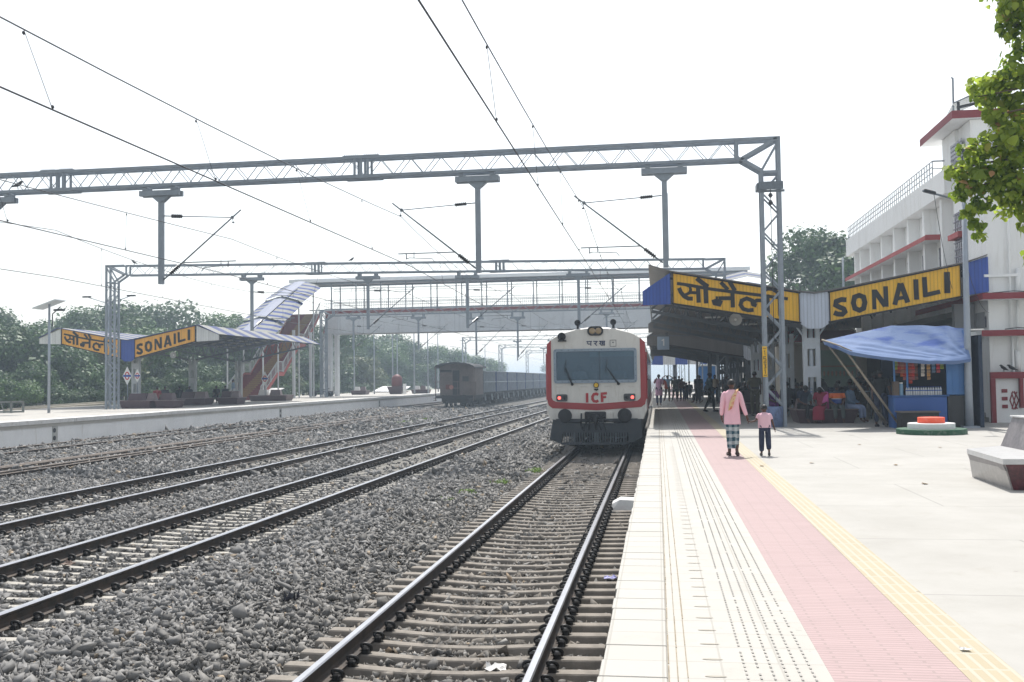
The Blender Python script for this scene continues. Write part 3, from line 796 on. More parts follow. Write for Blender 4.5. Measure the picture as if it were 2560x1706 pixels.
def cantilever(root, u, s, zc, zbot, dr, full=True):
    """bracket arm, stay with insulators, register arm; dr = +1 / -1 side of the drop post"""
    n = 8 if full else 5
    base = Vector((u + dr * .09, s, zbot + .15)); apex = Vector((u + dr * 2.5, s, zc - 1.0)); top = Vector((u + dr * .09, s, zc - .86))
    d = (apex - base).normalized(); tip = apex + d * .38
    m = MB(); i0 = base + d * .30; i1 = base + d * .72
    m.tube([base, i0], .028, n); m.tube([i1, tip], .026, n)
    e = (apex - top).normalized(); j0 = top + e * .28; j1 = top + e * .66
    m.tube([top, j0], .02, n); m.tube([j1, apex], .016, n)
    m.lathe(apex - Vector((0, 0, .04)), [(.05, 0), (.05, .09)], 8)
    m.tube([apex, apex + Vector((dr * .03, 0, -.16))], .012, 6)
    m.ell(apex + Vector((dr * .03, 0, -.17)), (.04, .06, .03), 8, 5)
    ca = obj('cantilever_arm', m, STEEL2, root)
    m = MB(); insulator(m, i0, i1, .085, 6); obj('insulator', m, INSUL, ca)
    m = MB(); insulator(m, j0, j1, .075, 6); obj('insulator', m, INSUL, ca)
    if full:
        m = MB(); r0 = base + d * .86; zr = r0.z - .02
        m.tube([r0, (u + dr * 2.62, s, zr + .02)], .019, n)
        m.tube([(u + dr * 2.35, s, zr), (u + dr * 2.35, s, zr - .16)], .018, 6); m.tube([(u + dr * 2.1, s, zr + .06), (u + dr * 2.1, s, zr - .14)], .014, 6)
        m.tube([(u + dr * 2.37, s, zr - .16), (u + dr * 2.25, s, zr - .12), (u + dr * 1.5, s, zr - .17), (u + dr * 1.42, s, zr - .27)], .014, 6)
        obj('register_arm', m, STEEL2, ca)

portal('near lattice portal gantry over the tracks with its mast in the blue tub', 31.0, -60, 3.76, 8.14, .60, -34, 2.64,
       [(.32, 8.02, 4.92, -1), (-5.55, 8.02, 4.92, -1), (-16.28, 8.0, 4.86, 1), (-22.3, 8.0, 4.9, -1)], None, 0.0, platez=7.28)
portal('second portal gantry in front of the footbridge, left mast beside the far canopy sign', 59.7, -31.65, 4.04, 7.93, .56, -30.5, 2.9,
       [(-4.5, 7.75, 4.6, 1), (-10.95, 7.72, 4.6, 1), (-16.7, 7.75, 4.6, 1), (-23.4, 7.75, 4.6, 1)], P2Z, 0.0, sL=54.0)
portal('third portal gantry against the white girder of the footbridge', 91.0, -31.6, 4.0, 7.85, .56, -30.5, 2.9,
       [(-28.4, 7.7, 4.6, 1), (-22.1, 7.6, 4.5, 1), (-16.6, 7.4, 3.85, 1), (-12.7, 7.4, 3.6, 1), (-4.5, 7.6, 4.5, 1)], P2Z, 0.0, full=False, group='electrification portals')
FARSTEEL = STEEL2
for k, (s, lab) in enumerate(((157, 'portal gantry seen beyond the footbridge, the tallest looking of the distant ones'), (194, 'distant portal gantry between the two others beyond the wagons'), (235, 'small distant portal gantry just left of the railcar roof'), (290, 'faint farthest portal gantry'))):
    portal(lab, s, -30.9, 4.2, 7.95, .56, -29.8, 3.0, [(-22, 7.8, 4.6, 1), (-16.5, 7.8, 4.6, 1), (-10.5, 7.8, 4.6, 1), (-4.4, 7.8, 4.6, 1)], P2Z, 0.0, full=False)

# ------------------------------------------------------------------ overhead wires
def wire_run(label, con, mes, droppers, rc=.0125, rm=.011):
    root = thing('overhead_wire', label, 'overhead wire', Vector(con[0]), 'overhead contact wires')
    m = MB(); m.tube(con, rc, 6, cap=False); obj('contact_wire', m, WIRE, root)
    m = MB(); m.tube(mes, rm, 6, cap=False); obj('messenger_wire', m, WIRE, root)
    for a, b in droppers:
        m = MB(); m.tube([a, b], .005, 5)
        for p, dz in ((a, -.05), (b, .04)): m.ell((p[0], p[1], p[2] + dz), (.018, .03, .03), 6, 4)
        obj('dropper', m, WIRE, root)
def span(p, q, sag, n=14):
    p = Vector(p); q = Vector(q); return [p.lerp(q, i / n) - Vector((0, 0, sag * 4 * (i / n) * (1 - i / n))) for i in range(n + 1)]
def chain(pts, sag):
    out = []
    for a, b in zip(pts[:-1], pts[1:]):
        sp = span(a, b, sag); out += sp if not out else sp[1:]
    return out
def at_s(line, s):
    for a, b in zip(line[:-1], line[1:]):
        if a[1] <= s <= b[1]:
            t = (s - a[1]) / max(1e-6, b[1] - a[1]); return Vector(a).lerp(Vector(b), t)
    return Vector(line[-1])
def make_run(label, con_pts, mes_pts, sag, dstep, d0, smax):
    con = chain(con_pts, .0); mes = chain(mes_pts, sag); dr = []
    s = d0
    while s < smax:
        if all(abs(s - p[1]) > 1.8 for p in con_pts): dr.append((at_s(mes, s), at_s(con, s)))
        s += dstep
    wire_run(label, con, mes, dr)
FAR = [157, 194, 235, 290]
def tail(u, zc): return [(u + (.2 if k % 2 else -.2), s, zc) for k, s in enumerate(FAR)]
make_run('overhead wire pair above the railcar track', [(-2.30, -16, 5.2), (-2.17, 31, 5.22), (-2.0, 58.5, 5.0), (-2.2, 91, 4.9)] + tail(-1.9, 4.9),
         [(-2.7, -16, 6.95), (-2.15, 31, 6.82), (-2.0, 58.5, 6.6), (-2.1, 91, 6.5)] + tail(-1.9, 6.6), .55, 4.9, 14.0, 88)
make_run('overhead wire pair above the second track', [(-8.2, -16, 5.2), (-7.8, 31, 5.22), (-8.4, 57.5, 5.0), (-8.3, 91, 4.9)] + tail(-8, 4.9),
         [(-8.9, -16, 6.95), (-8.05, 31, 6.80), (-8.4, 57.5, 6.6), (-8.2, 91, 6.5)] + tail(-8, 6.6), .55, 4.9, 12.2, 88)
make_run('overhead wire pair at the left, over the middle track', [(-14.9, -16, 5.25), (-14.25, 31, 5.2), (-14.2, 56, 5.0), (-14.2, 91, 4.9)] + tail(-14, 4.9),
         [(-17.4, -10, 6.8), (-13.8, 31, 6.28), (-14.2, 56, 6.6), (-14.2, 91, 6.5)] + tail(-14, 6.6), .25, 4.9, 20.4, 88)
make_run('overhead wire pair over the freight track', [(-22.5, -8, 5.2), (-20.1, 31, 5.2), (-20.9, 55.5, 5.0), (-20.0, 91, 4.9)] + tail(-19, 4.9),
         [(-22.5, -8, 6.8), (-20.1, 31, 6.8), (-20.9, 55.5, 6.6), (-20.0, 91, 6.5)] + tail(-19, 6.6), .5, 4.9, 34, 88)

# ------------------------------------------------------------------ freight train
CAB = mat('grimy_brown_grey_paint', srgb(112, 101, 96), .8, 0, .25, 1.5, dirt=(srgb(64, 56, 54), .6)); CABD = mat('dark_underframe_grime', srgb(38, 40, 44), .8, 0, .3, 3)
FU = -17.5; FS = 85.0
br = thing('brake_van', 'brown brake van with curved roof and end railing at the rear of the freight train', 'brake van', (FU, FS, RAIL_Z))
m = MB(); m.box(FU - 1.58, FU + 1.58, FS + 1.4, FS + 5.6, .25, 2.62); m.prism([(FU - 1.58, 2.621), (FU + 1.58, 2.621), (FU + 1.5, 2.78), (FU + 1.0, 2.98), (FU, 3.10), (FU - 1.0, 2.98), (FU - 1.5, 2.78)], 'Y', FS + 1.4, FS + 5.6); obj('cab_body', m, CAB, br)
m = MB(); arc = [(FU + 1.78 * math.sin(t), 2.72 + .45 * math.cos(t) - .02) for t in np.linspace(-1.5, 1.5, 11)]
m.loft([[(x, s, z) for x, z in arc] + [(x * 1, s, z - .08) for x, z in reversed(arc)] for s in (FS - .1, FS + 6.2)]); obj('roof', m, mat('sooty_roof', srgb(66, 68, 72), .8, 0, .2, 1), br)
m = MB(); m.box(FU - .42, FU + .17, FS + 1.36, FS + 1.42, .3, 2.45); obj('door', m, mat('dark_doorway', srgb(40, 44, 50), .9), br)
m = MB(); m.box(FU + .46, FU + 1.02, FS + 1.37, FS + 1.41, 1.42, 1.92); obj('window', m, mat('dark_pane', srgb(34, 40, 46), .3), br)
m = MB(); m.box(FU - 1.55, FU - .5, FS + 1.365, FS + 1.41, 2.3, 2.5); obj('vent_panel', m, CABD, br)
m = MB()
for x in (-1.66, 1.66):
    m.beam((FU + x, FS, -.2), (FU + x, FS, 2.75), .07); 
for x in (-1.66, -1.0, -.4, .3, .9, 1.3): m.beam((FU + x, FS, .25), (FU + x, FS, 1.45), .045)
for z in (1.45, .9): m.beam((FU - 1.8, FS, z), (FU + 1.7, FS, z), .05)
for s in (0, .5, 1.0, 1.35): m.beam((FU + 1.66, FS + s, .25), (FU + 1.66, FS + s, 1.45), .04)
m.beam((FU + 1.66, FS, 1.45), (FU + 1.66, FS + 1.4, 1.45), .05); m.beam((FU + 1.60, FS + .2, 2.7), (FU + 1.62, FS + .6, 1.9), .05); m.beam((FU + 1.62, FS + .6, 1.9), (FU + 1.66, FS + .6, .6), .06)
for z in (-.15, .05): m.beam((FU - 1.85, FS - .1, z), (FU - 1.55, FS - .1, z), .05)
obj('end_railing', m, CAB, br)
m = MB(); m.box(FU - 1.65, FU + 1.65, FS - .05, FS + 6.1, .02, .25); m.box(FU - 1.2, FU + 1.2, FS + .3, FS + 5.8, -.25, .02); obj('floor_frame', m, CABD, br)
m = MB(); m.lathe((FU - .25, FS - .06, .98), [(.19, 0), (.19, -.05), (.14, -.06)], 14, 'Y'); obj('tail_lamp_board', m, mat('pale_red_disc', srgb(170, 120, 110), .6, 0, .3, 9), br)
m = MB(); m.box(FU - .75, FU - .35, FS - .05, FS - .02, .8, 1.2); obj('red_panel', m, mat('dull_red', srgb(104, 54, 50), .8), br)
for x in (-.9, .9):
    m = MB(); m.lathe((FU + x, FS - .05, .12), [(.1, 0), (.1, -.35), (.2, -.36), (.2, -.42)], 14, 'Y'); obj('buffer', m, CABD, br)
def wheelset(parent, u, s):
    m = MB()
    for sx in (-1, 1): m.lathe((u + sx * .86, s, RAIL_Z + .44), [(.46, -.07), (.46, .05), (.42, .06)], 16, 'X')
    m.tube([(u - .86, s, RAIL_Z + .44), (u + .86, s, RAIL_Z + .44)], .08, 6); m.box(u - 1.2, u + 1.2, s - .16, s + .16, RAIL_Z + .36, RAIL_Z + .6)
    obj('wheelset', m, CABD, parent)
for s in (FS + .9, FS + 2.7, FS + 4.6): wheelset(br, FU, s)
WG = mat('grey_blue_wagon_paint', srgb(84, 94, 102), .75, 0, .22, .8, dirt=(srgb(54, 52, 52), .6)); WG2 = mat('navy_wagon_paint', srgb(62, 84, 132), .7, 0, .2, .8, dirt=(srgb(58, 58, 62), .5)); WRIB = mat('pale_wagon_rib', srgb(164, 172, 180), .7, 0, .2, 2)
def wagon(s, L, label, first_mat):
    u0 = FU
    w_ = thing('open_wagon', label, 'freight wagon', (u0, s, RAIL_Z), 'open wagons of the freight train')
    m = MB()
    for x in (-1.42, 1.36): m.box(u0 + x, u0 + x + .06, s, s + L, .42, 2.42)
    m.box(u0 - 1.36, u0 + 1.36, s, s + .06, .42, 2.42); m.box(u0 - 1.36, u0 + 1.36, s + L - .06, s + L, .42, 2.42); m.box(u0 - 1.36, u0 + 1.36, s + .06, s + L - .06, .42, .5)
    obj('tub', m, first_mat, w_)
    m = MB()
    for k in range(9): m.box(u0 + 1.422, u0 + 1.50, s + .25 + (L - .6) * k / 8, s + .37 + (L - .6) * k / 8, .42, 2.40)
    for z in (1.35, 2.36): m.box(u0 + 1.424, u0 + 1.515, s, s + L, z, z + .08)
    for k in range(4): m.box(u0 - 1.1 + .68 * k, u0 - 1.02 + .68 * k, s - .06, s - .002, .45, 2.4)
    obj('side_rib', m, WRIB, w_)
    m = MB(); m.box(u0 - 1.3, u0 + 1.3, s - .15, s + L + .15, .2, .418); m.box(u0 - .3, u0 + .3, s - .2, s + L + .2, -.1, .2); obj('underframe', m, CABD, w_)
    for ds in (.8, 2.0, L - 2.0, L - .8): wheelset(w_, u0, s + ds)
    m = MB()
    for ds in (1.2, 1.6, L - 1.6, L - 1.2): m.beam((u0 + 1.3, s + ds, .2), (u0 + 1.32, s + ds + .35, -.35), .06)
    obj('brake_strut', m, WRIB, w_)
    return w_
wagon(91.6, 6.7, 'grey ribbed open wagon coupled right behind the brown brake van', WG)
wg = wagon(99.1, 6.7, 'second open wagon of the freight train, bluish with upright ribs', WG2)
for k in range(2, 9):
    dup(wg, (FU, 99.1 + 7.5 * (k - 1), RAIL_Z), 'dark blue open wagon in the hazy row receding towards the railcar', 'open wagons of the freight train')

# ------------------------------------------------------------------ footbridge with its covered stairs
BW = mat('pale_girder_paint', (0.64, 0.66, 0.68), .6, 0, .08, .35, dirt=((.36, .34, .32), .5)); MAROON = mat('maroon_paint', srgb(122, 46, 46), .6, 0, .12, 1.5)
q = NT('striped_roof_sheet', 0.75, 0, .12)
xyz = q.sep()
def stripes(q, coord, period, duty, c0, c1):
    f = q.math('FRACT', q.math('DIVIDE', coord, period)); k = q.math('GREATER_THAN', f, duty)
    return q.mix(k, c0, c1)
wv = q.n('ShaderNodeTexWave', wave_type='BANDS', bands_direction='Y'); wv.inputs['Scale'].default_value = 2.6; q.l(q.co(), wv.inputs['Vector'])
q.base(stripes(q, xyz[1], 2.4, .5, srgb(150, 150, 146), srgb(84, 92, 128))); q.bump(wv.outputs['Fac'], .04, .8); STRIPEROOF = q.m
q = NT('fine_striped_roof_sheet', 0.75, 0, .12)
xyz = q.sep(); zf_ = q.math('ADD', xyz[2], q.math('MULTIPLY', xyz[1], .35))
f1_ = stripes(q, zf_, .72, .58, srgb(158, 158, 150), srgb(62, 78, 138)); f2_ = stripes(q, zf_, .12, .62, (1, 1, 1), (.62, .64, .74))
q.base(q.mix(1.0, f1_, f2_, 'MULTIPLY')); STRIPE2 = q.m
q = NT('white_ridge_sheet', .7, 0, .15); q.base((.32, .34, .42)); RIDGE = q.m
ROOFGREY = NT('pale_grey_roof_sheet', .45, .3); qq = ROOFGREY
wv = qq.n('ShaderNodeTexWave', wave_type='BANDS', bands_direction='Y'); wv.inputs['Scale'].default_value = 2.6; qq.l(qq.co(), wv.inputs['Vector'])
qq.base((.42, .44, .47)); qq.bump(wv.outputs['Fac'], .04, .8); ROOFGREY = qq.m
fb = thing('footbridge', 'white plate girder footbridge with roof and railings crossing all the tracks', 'footbridge', (-32.8, 96, P2Z))
m = MB(); BS = 96.0
for dy in (0, 2.6):
    m.box(-32.9, 6.0, BS + dy, BS + dy + .04, 6.45, 8.35); m.box(-32.9, 6.0, BS + dy - .12, BS + dy + .16, 6.40, 6.449); m.box(-32.9, 6.0, BS + dy - .12, BS + dy + .16, 8.351, 8.40)
u = -31.5
while u < 6: m.box(u, u + .02, BS - .1, BS - .001, 6.451, 8.349); u += 2.05
obj('girder', m, BW, fb)
m = MB(); m.box(-32.9, 6, BS - .14, BS + 2.8, 8.402, 8.70); m.beam((-33.0, BS - .16, 6.45), (-32.6, BS - .16, 8.4), .3, .06); obj('deck', m, MAROON, fb)
for dy in (-.12, 2.7):
    m = MB(); u = -32.9
    while u < 5: m.box(u, u + .02, BS + dy, BS + dy + .02, 8.85, 9.75); u += .2
    for z in (8.85, 9.40, 9.75): m.box(-32.9, 6, BS + dy - .012, BS + dy + .03, z, z + .045)
    m.box(-34.5, 6, BS + dy - .03, BS + dy + .05, 8.75, 8.84); obj('railing', m, STEEL, fb)
    m = MB(); u = -32.2
    while u < 6: m.beam((u, BS + dy + .05, 8.70), (u, BS + dy + .05, 11.5), .10); u += 2.55
    for z in (10.9, 11.1): m.box(-32.9, 6, BS + dy + .03, BS + dy + .06, z, z + .04)
    m.box(-36.5, 8.6, BS + dy, BS + dy + .1, 11.38, 11.56); obj('roof_post', m, STEEL, fb)
m = MB(); m.loft([[(x, BS - .5, 11.55), (x, BS + 1.3, 12.15), (x, BS + 3.1, 11.55), (x, BS + 3.1, 11.61), (x, BS + 1.3, 12.21), (x, BS - .5, 11.61)] for x in (-36.5, 8.8)]); obj('roof', m, ROOFGREY, fb)
m = MB(); m.loft([[(x, BS - .52, 11.57), (x, BS - .45, 11.57), (x, BS - .45, 11.9), (x, BS - .52, 11.9)] for x in (-36.5, 8.8)]); obj('roof_fascia', m, mat('pale_bridge_fascia', (.85, .87, .90), .5, 0, .12, .6, stretch=(1, 1, 6)), fb)
for u, h0 in ((-32.8, P2Z), (5.2, 0.0)):
    for ds in (0.3, 2.4):
        m = MB(); lattice(m, (u, BS + ds, h0), (u, BS + ds, 6.4), (.7, 0, 0), (0, .5, 0), .9, .05, .14); m.box(u - .36, u - .34, BS + ds, BS + ds + .5, h0, 6.4); m.box(u + .05, u + .36, BS + ds - .03, BS + ds + .0, h0, 6.4); obj('support_pier', m, BW, fb)
    m = MB(); m.box(u + .05, u + .36, BS + .26, BS + .268, 2.9, 3.25); obj('number_plate', m, WHITE, fb)
# right hand stair roof, just visible over the near canopy
m = MB(); m.loft([[(x0, BS - 7.0, 8.7), (x1, BS - 7.0, 8.7)], [(x0, BS - .8, 11.2), (x1, BS - .8, 11.2)]], False, False, closed=False); 
m = MB()
for (s0, z0, s1, z1) in ((90.8, 10.4, 95.2, 11.35), (86, 8.2, 90.6, 9.9)):
    m.loft([[(6.2, s0, z0 - .3), (8.1, s0, z0 + .1), (10.2, s0, z0 - .3)], [(6.2, s1, z1 - .3), (8.1, s1, z1 + .1), (10.2, s1, z1 - .3)]], False, False, closed=False)
obj('stair_roof', m, STRIPEROOF, fb)
for s, z in ((95, 8.4), (91, 6.4), (87, 4.0)):
    for x in (6.3, 10.1): m = MB(); m.beam((x, s, 0), (x, s, z + 3), .14); obj('stair_post', m, STEEL, fb)
# left stairs: flights running down the far platform towards the camera
SX0, SX1 = -36.3, -33.3
flights = [((80.6, P2Z), (84.2, 2.3)), ((85.6, 2.3), (89.6, 5.0)), ((91.0, 5.0), (95.6, 8.4))]
m = MB(); my = []
def riser(m, s, z0, z1): m.box(SX0, SX1, s, s + .3, z0, z1)
for (s0, z0), (s1, z1) in flights:
    my.append(MB()); n = int(round((z1 - z0) / .165))
    for k in range(n):
        s = s0 + (s1 - s0) * k / n; z = z0 + (z1 - z0) * k / n
        m.box(SX0, SX1, s, s + .34, z - .1, z + .166)
        a0 = SX0 + .55 + .05 * k; my[-1].box(a0, a0 + 1.0, s - .004, s, z + .012, z + .15)
for s0, s1, z in ((84.2, 85.6, 2.3), (89.6, 91.0, 5.0)): m.box(SX0, SX1, s0, s1, z - .12, z + .03)
obj('stair_flight', m, MAROON, fb); OCH = mat('ochre_paint', srgb(150, 118, 66), .7, 0, .2, 3)
for mm in my: obj('yellow_step_band', mm, OCH, fb)
REDS = mat('dusty_red_stringer', srgb(170, 84, 78), .6, 0, .12, 1.2)
for x in (SX0 - .08, SX1 + .02):
    m = MB(); P = [(80.4, P2Z - .05), (84.2, 2.3), (85.6, 2.3), (89.6, 5.0), (91.0, 5.0), (95.6, 8.4)]
    for (a, za), (b, zb_) in zip(P[:-1], P[1:]): m.loft([[(xx, a, za - .12), (xx, a, za + .22), (xx, b, zb_ + .22), (xx, b, zb_ - .12)] for xx in (x, x + .06)])
    obj('stringer', m, REDS, fb)
    m = MB()
    for (a, za), (b, zb_) in zip(P[:-1], P[1:]):
        m.beam((x + .03, a, za + 1.15), (x + .03, b, zb_ + 1.15), .07); m.beam((x + .03, a, za + .35), (x + .03, b, zb_ + .35), .04)
        n = max(2, int((b - a) / .22))
        for k in range(n):
            t = k / n; m.beam((x + .03, a + (b - a) * t, za + (zb_ - za) * t + .25), (x + .03, a + (b - a) * t, za + (zb_ - za) * t + 1.15), .025 if k % 5 else .07)
    obj('stair_railing', m, mat('pale_grey_rail_paint', (.45, .46, .46), .6, 0, .1, 3), fb)
m = MB(); rd = MB()
tops = [(79.0, 4.9), (84.5, 7.2), (84.1, 7.25), (89.3, 9.4), (88.9, 9.45), (94.2, 11.3)]
for (s0, z0), (s1, z1) in ((tops[0], tops[1]), (tops[2], tops[3]), (tops[4], tops[5])):
    xm = (SX0 + SX1) / 2
    prof = [(SX0 - .6, -.45), (SX0 - .1, -.1), (xm - .55, .2), (xm, .27), (xm + .55, .2), (SX1 + .1, -.1), (SX1 + .6, -.45)]
    m.loft([[(x, s, z + dz) for x, dz in prof] for s, z in ((s0, z0), (s1, z1))], False, False, closed=False)
    rd.loft([[(x, s, z + dz + .03) for x, dz in prof[2:5]] for s, z in ((s0, z0), (s1, z1))], False, False, closed=False)
obj('stair_roof', m, STRIPE2, fb); obj('roof_ridge', rd, RIDGE, fb)
for s, z0, z1 in ((80.8, P2Z, 5.4), (84.2, 2.3, 7.0), (89.4, 5, 9.4), (93.4, 6.8, 10.9)):
    for x in (SX0 - .1, SX1 + .1): m = MB(); m.beam((x, s, z0 if x < SX1 else P2Z), (x, s, z1), .1); obj('stair_post', m, BW, fb)
for s in (87.5, 92.0): m = MB(); m.beam((SX1 + .3, s, P2Z), (SX1 + .3, s, 6.4), .22); obj('stair_post', m, BW, fb)
# ------------------------------------------------------------------ platform canopies (butterfly roofs) with painted fascia
HIN = [(0.104,[(0.033,0.673),(0.131,0.68),(0.234,0.664),(0.308,0.661),(0.449,0.676),(0.691,0.712),(0.913,0.734)]),(0.133,[(0.049,0.54),(0.062,0.412),(0.089,0.288),(0.123,0.239),(0.159,0.261)]),(0.095,[(0.103,0.673),(0.136,0.643),(0.143,0.534),(0.13,0.42),(0.095,0.339),(0.07,0.351)]),(0.099,[(0.13,0.443),(0.199,0.471)]),(0.137,[(0.202,0.644),(0.205,0.155)]),(0.147,[(0.262,0.731),(0.265,0.169)]),(0.147,[(0.192,0.941),(0.232,0.834),(0.271,0.741)]),(0.071,[(0.286,0.806),(0.271,0.689)]),(0.128,[(0.363,0.396),(0.476,0.473)]),(0.137,[(0.476,0.706),(0.477,0.168)]),(0.279,[(0.341,0.306),(0.36,0.318)]),(0.199,[(0.331,0.347),(0.339,0.245),(0.365,0.238),(0.377,0.353)]),(0.123,[(0.385,0.933),(0.441,0.726)]),(0.133,[(0.455,1.0),(0.497,0.725)]),(0.128,[(0.666,0.35),(0.638,0.368),(0.631,0.496),(0.589,0.536),(0.549,0.442),(0.538,0.29),(0.559,0.171),(0.598,0.148),(0.641,0.193)]),(0.118,[(0.636,0.403),(0.667,0.521),(0.712,0.551)]),(0.194,[(0.744,0.768),(0.746,0.135)]),(0.142,[(0.851,0.77),(0.852,0.132)]),(0.104,[(0.723,0.754),(0.728,0.867),(0.753,0.958),(0.793,0.973),(0.831,0.89),(0.854,0.747)])]
ENG = [(0.157,[(0.13,0.622),(0.092,0.665),(0.051,0.638),(0.046,0.519),(0.073,0.433),(0.107,0.345),(0.116,0.241),(0.095,0.175),(0.062,0.208),(0.031,0.284)]),(0.157,[(0.229,0.683),(0.193,0.658),(0.183,0.474),(0.193,0.288),(0.228,0.196),(0.26,0.233),(0.271,0.415),(0.262,0.601),(0.229,0.683)]),(0.124,[(0.342,0.775),(0.343,0.13)]),(0.157,[(0.347,0.735),(0.427,0.165)]),(0.141,[(0.432,0.801),(0.434,0.139)]),(0.146,[(0.544,0.803),(0.498,0.147)]),(0.157,[(0.549,0.798),(0.598,0.139)]),(0.114,[(0.516,0.331),(0.582,0.323)]),(0.151,[(0.663,0.823),(0.665,0.176)]),(0.146,[(0.728,0.838),(0.733,0.207)]),(0.135,[(0.719,0.265),(0.844,0.283)]),(0.179,[(0.899,0.849),(0.898,0.191)])]
def sheet(name, c, per=0.22, rough=.5, var=.14, axis='X', dirtc=None):
    q = NT(name, rough, .05)
    wv = q.n('ShaderNodeTexWave', wave_type='BANDS', bands_direction=axis); wv.inputs['Scale'].default_value = .314 / per; q.l(q.co(), wv.inputs['Vector'])
    mp = q.n('ShaderNodeMapping'); mp.inputs['Scale'].default_value = (3, 3, .25); q.l(q.co(), mp.inputs['Vector'])
    f = q.noise(1.2, 6, .7, mp.outputs[0])
    col = q.ramp(f, [(.3, tuple(x * (1 - var) for x in c)), (.7, tuple(x * (1 + var) for x in c))])
    ln = q.ramp(wv.outputs['Fac'], [(0, (.72,) * 3), (.1, (1, 1, 1)), (.9, (1, 1, 1)), (1, (.8,) * 3)])
    q.base(q.mix(1.0, col, ln, 'MULTIPLY')); q.bump(wv.outputs['Fac'], .012, .7); return q.m
YEL = sheet('yellow_painted_sheet', srgb(224, 172, 28)); BLU = sheet('blue_painted_sheet', srgb(44, 76, 156)); GRYS = sheet('light_grey_sheet', srgb(186, 194, 206))
YEL2 = sheet('amber_painted_sheet', srgb(226, 164, 54)); WHS = sheet('off_white_sheet', srgb(206, 208, 208))
ROOFUNDER = sheet('old_corrugated_sheet', srgb(104, 100, 97), .17, .6, .2, 'Y'); CSTEEL = mat('grey_canopy_steel', srgb(92, 97, 103), .6, .15, .15, 2)
FBLACK = mat('matt_black_paint', (0.012, .012, .014), .6, 0, .3, 4)
def canopy(label, uc, s0, s1, zoff, panels, roofm, colm, cols, signs=True, eave=5.4, ridge=4.53, zv=4.13, zr=4.95, ze=4.36, bot=(3.21, 3.91, 3.88), stripecols=None, name='platform_canopy', rear=True, right_drop=True):
    root = thing(name, label, 'canopy', (uc, s0, zoff))
    Z = zoff
    right = [(0, zv), (.45, zv + .06), (ridge, zr)] + ([(eave, ze)] if right_drop else [(eave - .2, zr + .22)])
    prof = [(-x, z) for x, z in reversed(right[1:])] + right
    m = MB(); m.loft([[(uc + x, s, z + Z) for x, z in prof] + [(uc + x, s, z + Z + .035) for x, z in reversed(prof)] for s in (s0 - .12, s1)])
    obj('roof', m, roofm, root)
    th = .05; fy = s0
    def panel(nm, poly, mt):
        m = MB(); m.loft([[(uc + x, fy, z + Z) for x, z in poly], [(uc + x, fy + th, z + Z) for x, z in poly]]); return obj(nm, m, mt, root)
    b0, b1, b2 = bot
    yl, yr = -.45, .51
    for side, mt, st in ((-1, panels[0], HIN), (1, panels[0], ENG)):
        x0, x1 = side * .47, side * 4.42
        t0, t1 = zv + .035, zr - .03
        a, b = (x1, x0) if side < 0 else (x0, x1)
        ta, tb = (t1, t0) if side < 0 else (t0, t1); ba, bb = (b1, b0) if side < 0 else (b0, b1)
        po = panel('sign_panel', [(a, ba), (b, bb), (b, tb), (a, ta)], mt)
        m = MB()
        for p, q_ in (((a, ba), (b, bb)), ((a, ta), (b, tb)), ((a - side * 0, ba), (a, ta)), ((b, bb), (b, tb))):
            d = Vector((q_[0] - p[0], q_[1] - p[1])).normalized() * .05
            m.beam((uc + p[0] - d.x, fy - .012, p[1] + Z - d.y), (uc + q_[0] + d.x, fy - .012, q_[1] + Z + d.y), .02, .055 if abs(d.x) > .02 else .085)
        obj('black_border', m, FBLACK, root)
        if signs:
            m = MB()
            def to3(t, h, k):
                return (uc + a + (b - a) * t, fy - .008 - .0012 * k, Z + ba + (bb - ba) * t + h * ((ta + (tb - ta) * t) - (ba + (bb - ba) * t)))
            for k, (w_, pts) in enumerate(st):
                P = [Vector((a + (b - a) * t, ba + (bb - ba) * t + h * ((ta + (tb - ta) * t) - (ba + (bb - ba) * t)))) for t, h in pts]
                L, R_ = stroke2d(P, w_, pts[0] == pts[-1])
                for i in range(len(L) - 1):
                    m.add([(uc + L[i].x, fy - .008 - .0012 * k, Z + L[i].y), (uc + R_[i].x, fy - .008 - .0012 * k, Z + R_[i].y), (uc + R_[i + 1].x, fy - .008 - .0012 * k, Z + R_[i + 1].y), (uc + L[i + 1].x, fy - .008 - .0012 * k, Z + L[i + 1].y)], [(0, 1, 2, 3)])
            obj('painted_lettering', m, FBLACK, po)
        e0, e1 = side * 4.50, side * eave
        if side < 0 or right_drop: panel('end_panel', [(e0, b1 - .01), (e1, b2), (e1, ze - .02), (e0, zr - .03)], panels[2])
        else: panel('end_panel', [(e0, b1 + .02), (e1 - .15, b1 + .14), (e1 - .15, zr + .19), (e0, zr - .02)], panels[2])
    panel('centre_panel', [(-.45, b0 - .03), (-.22, b0 - .2), (.22, b0 - .2), (.45, b0 - .03), (.45, zv + .05), (0, zv - .01), (-.45, zv + .05)], panels[1])
    m = MB()      # plain dark fascia added at the far end to shut out bright sky
    m.loft([[(uc + x, y, z + Z) for x, z in ((-eave, b2), (-4.45, b1), (-.45, b0), (0, b0 - .1), (.45, b0), (4.45, b1), (eave, b2 if right_drop else b1), (eave, ze if right_drop else zr), (ridge, zr), (0, zv), (-ridge, zr), (-eave, ze))] for y in (s1 - .06, s1 - .01)])
    if rear: obj('rear_panel', m, ROOFUNDER, root)
    # steelwork under the roof
    bays = cols
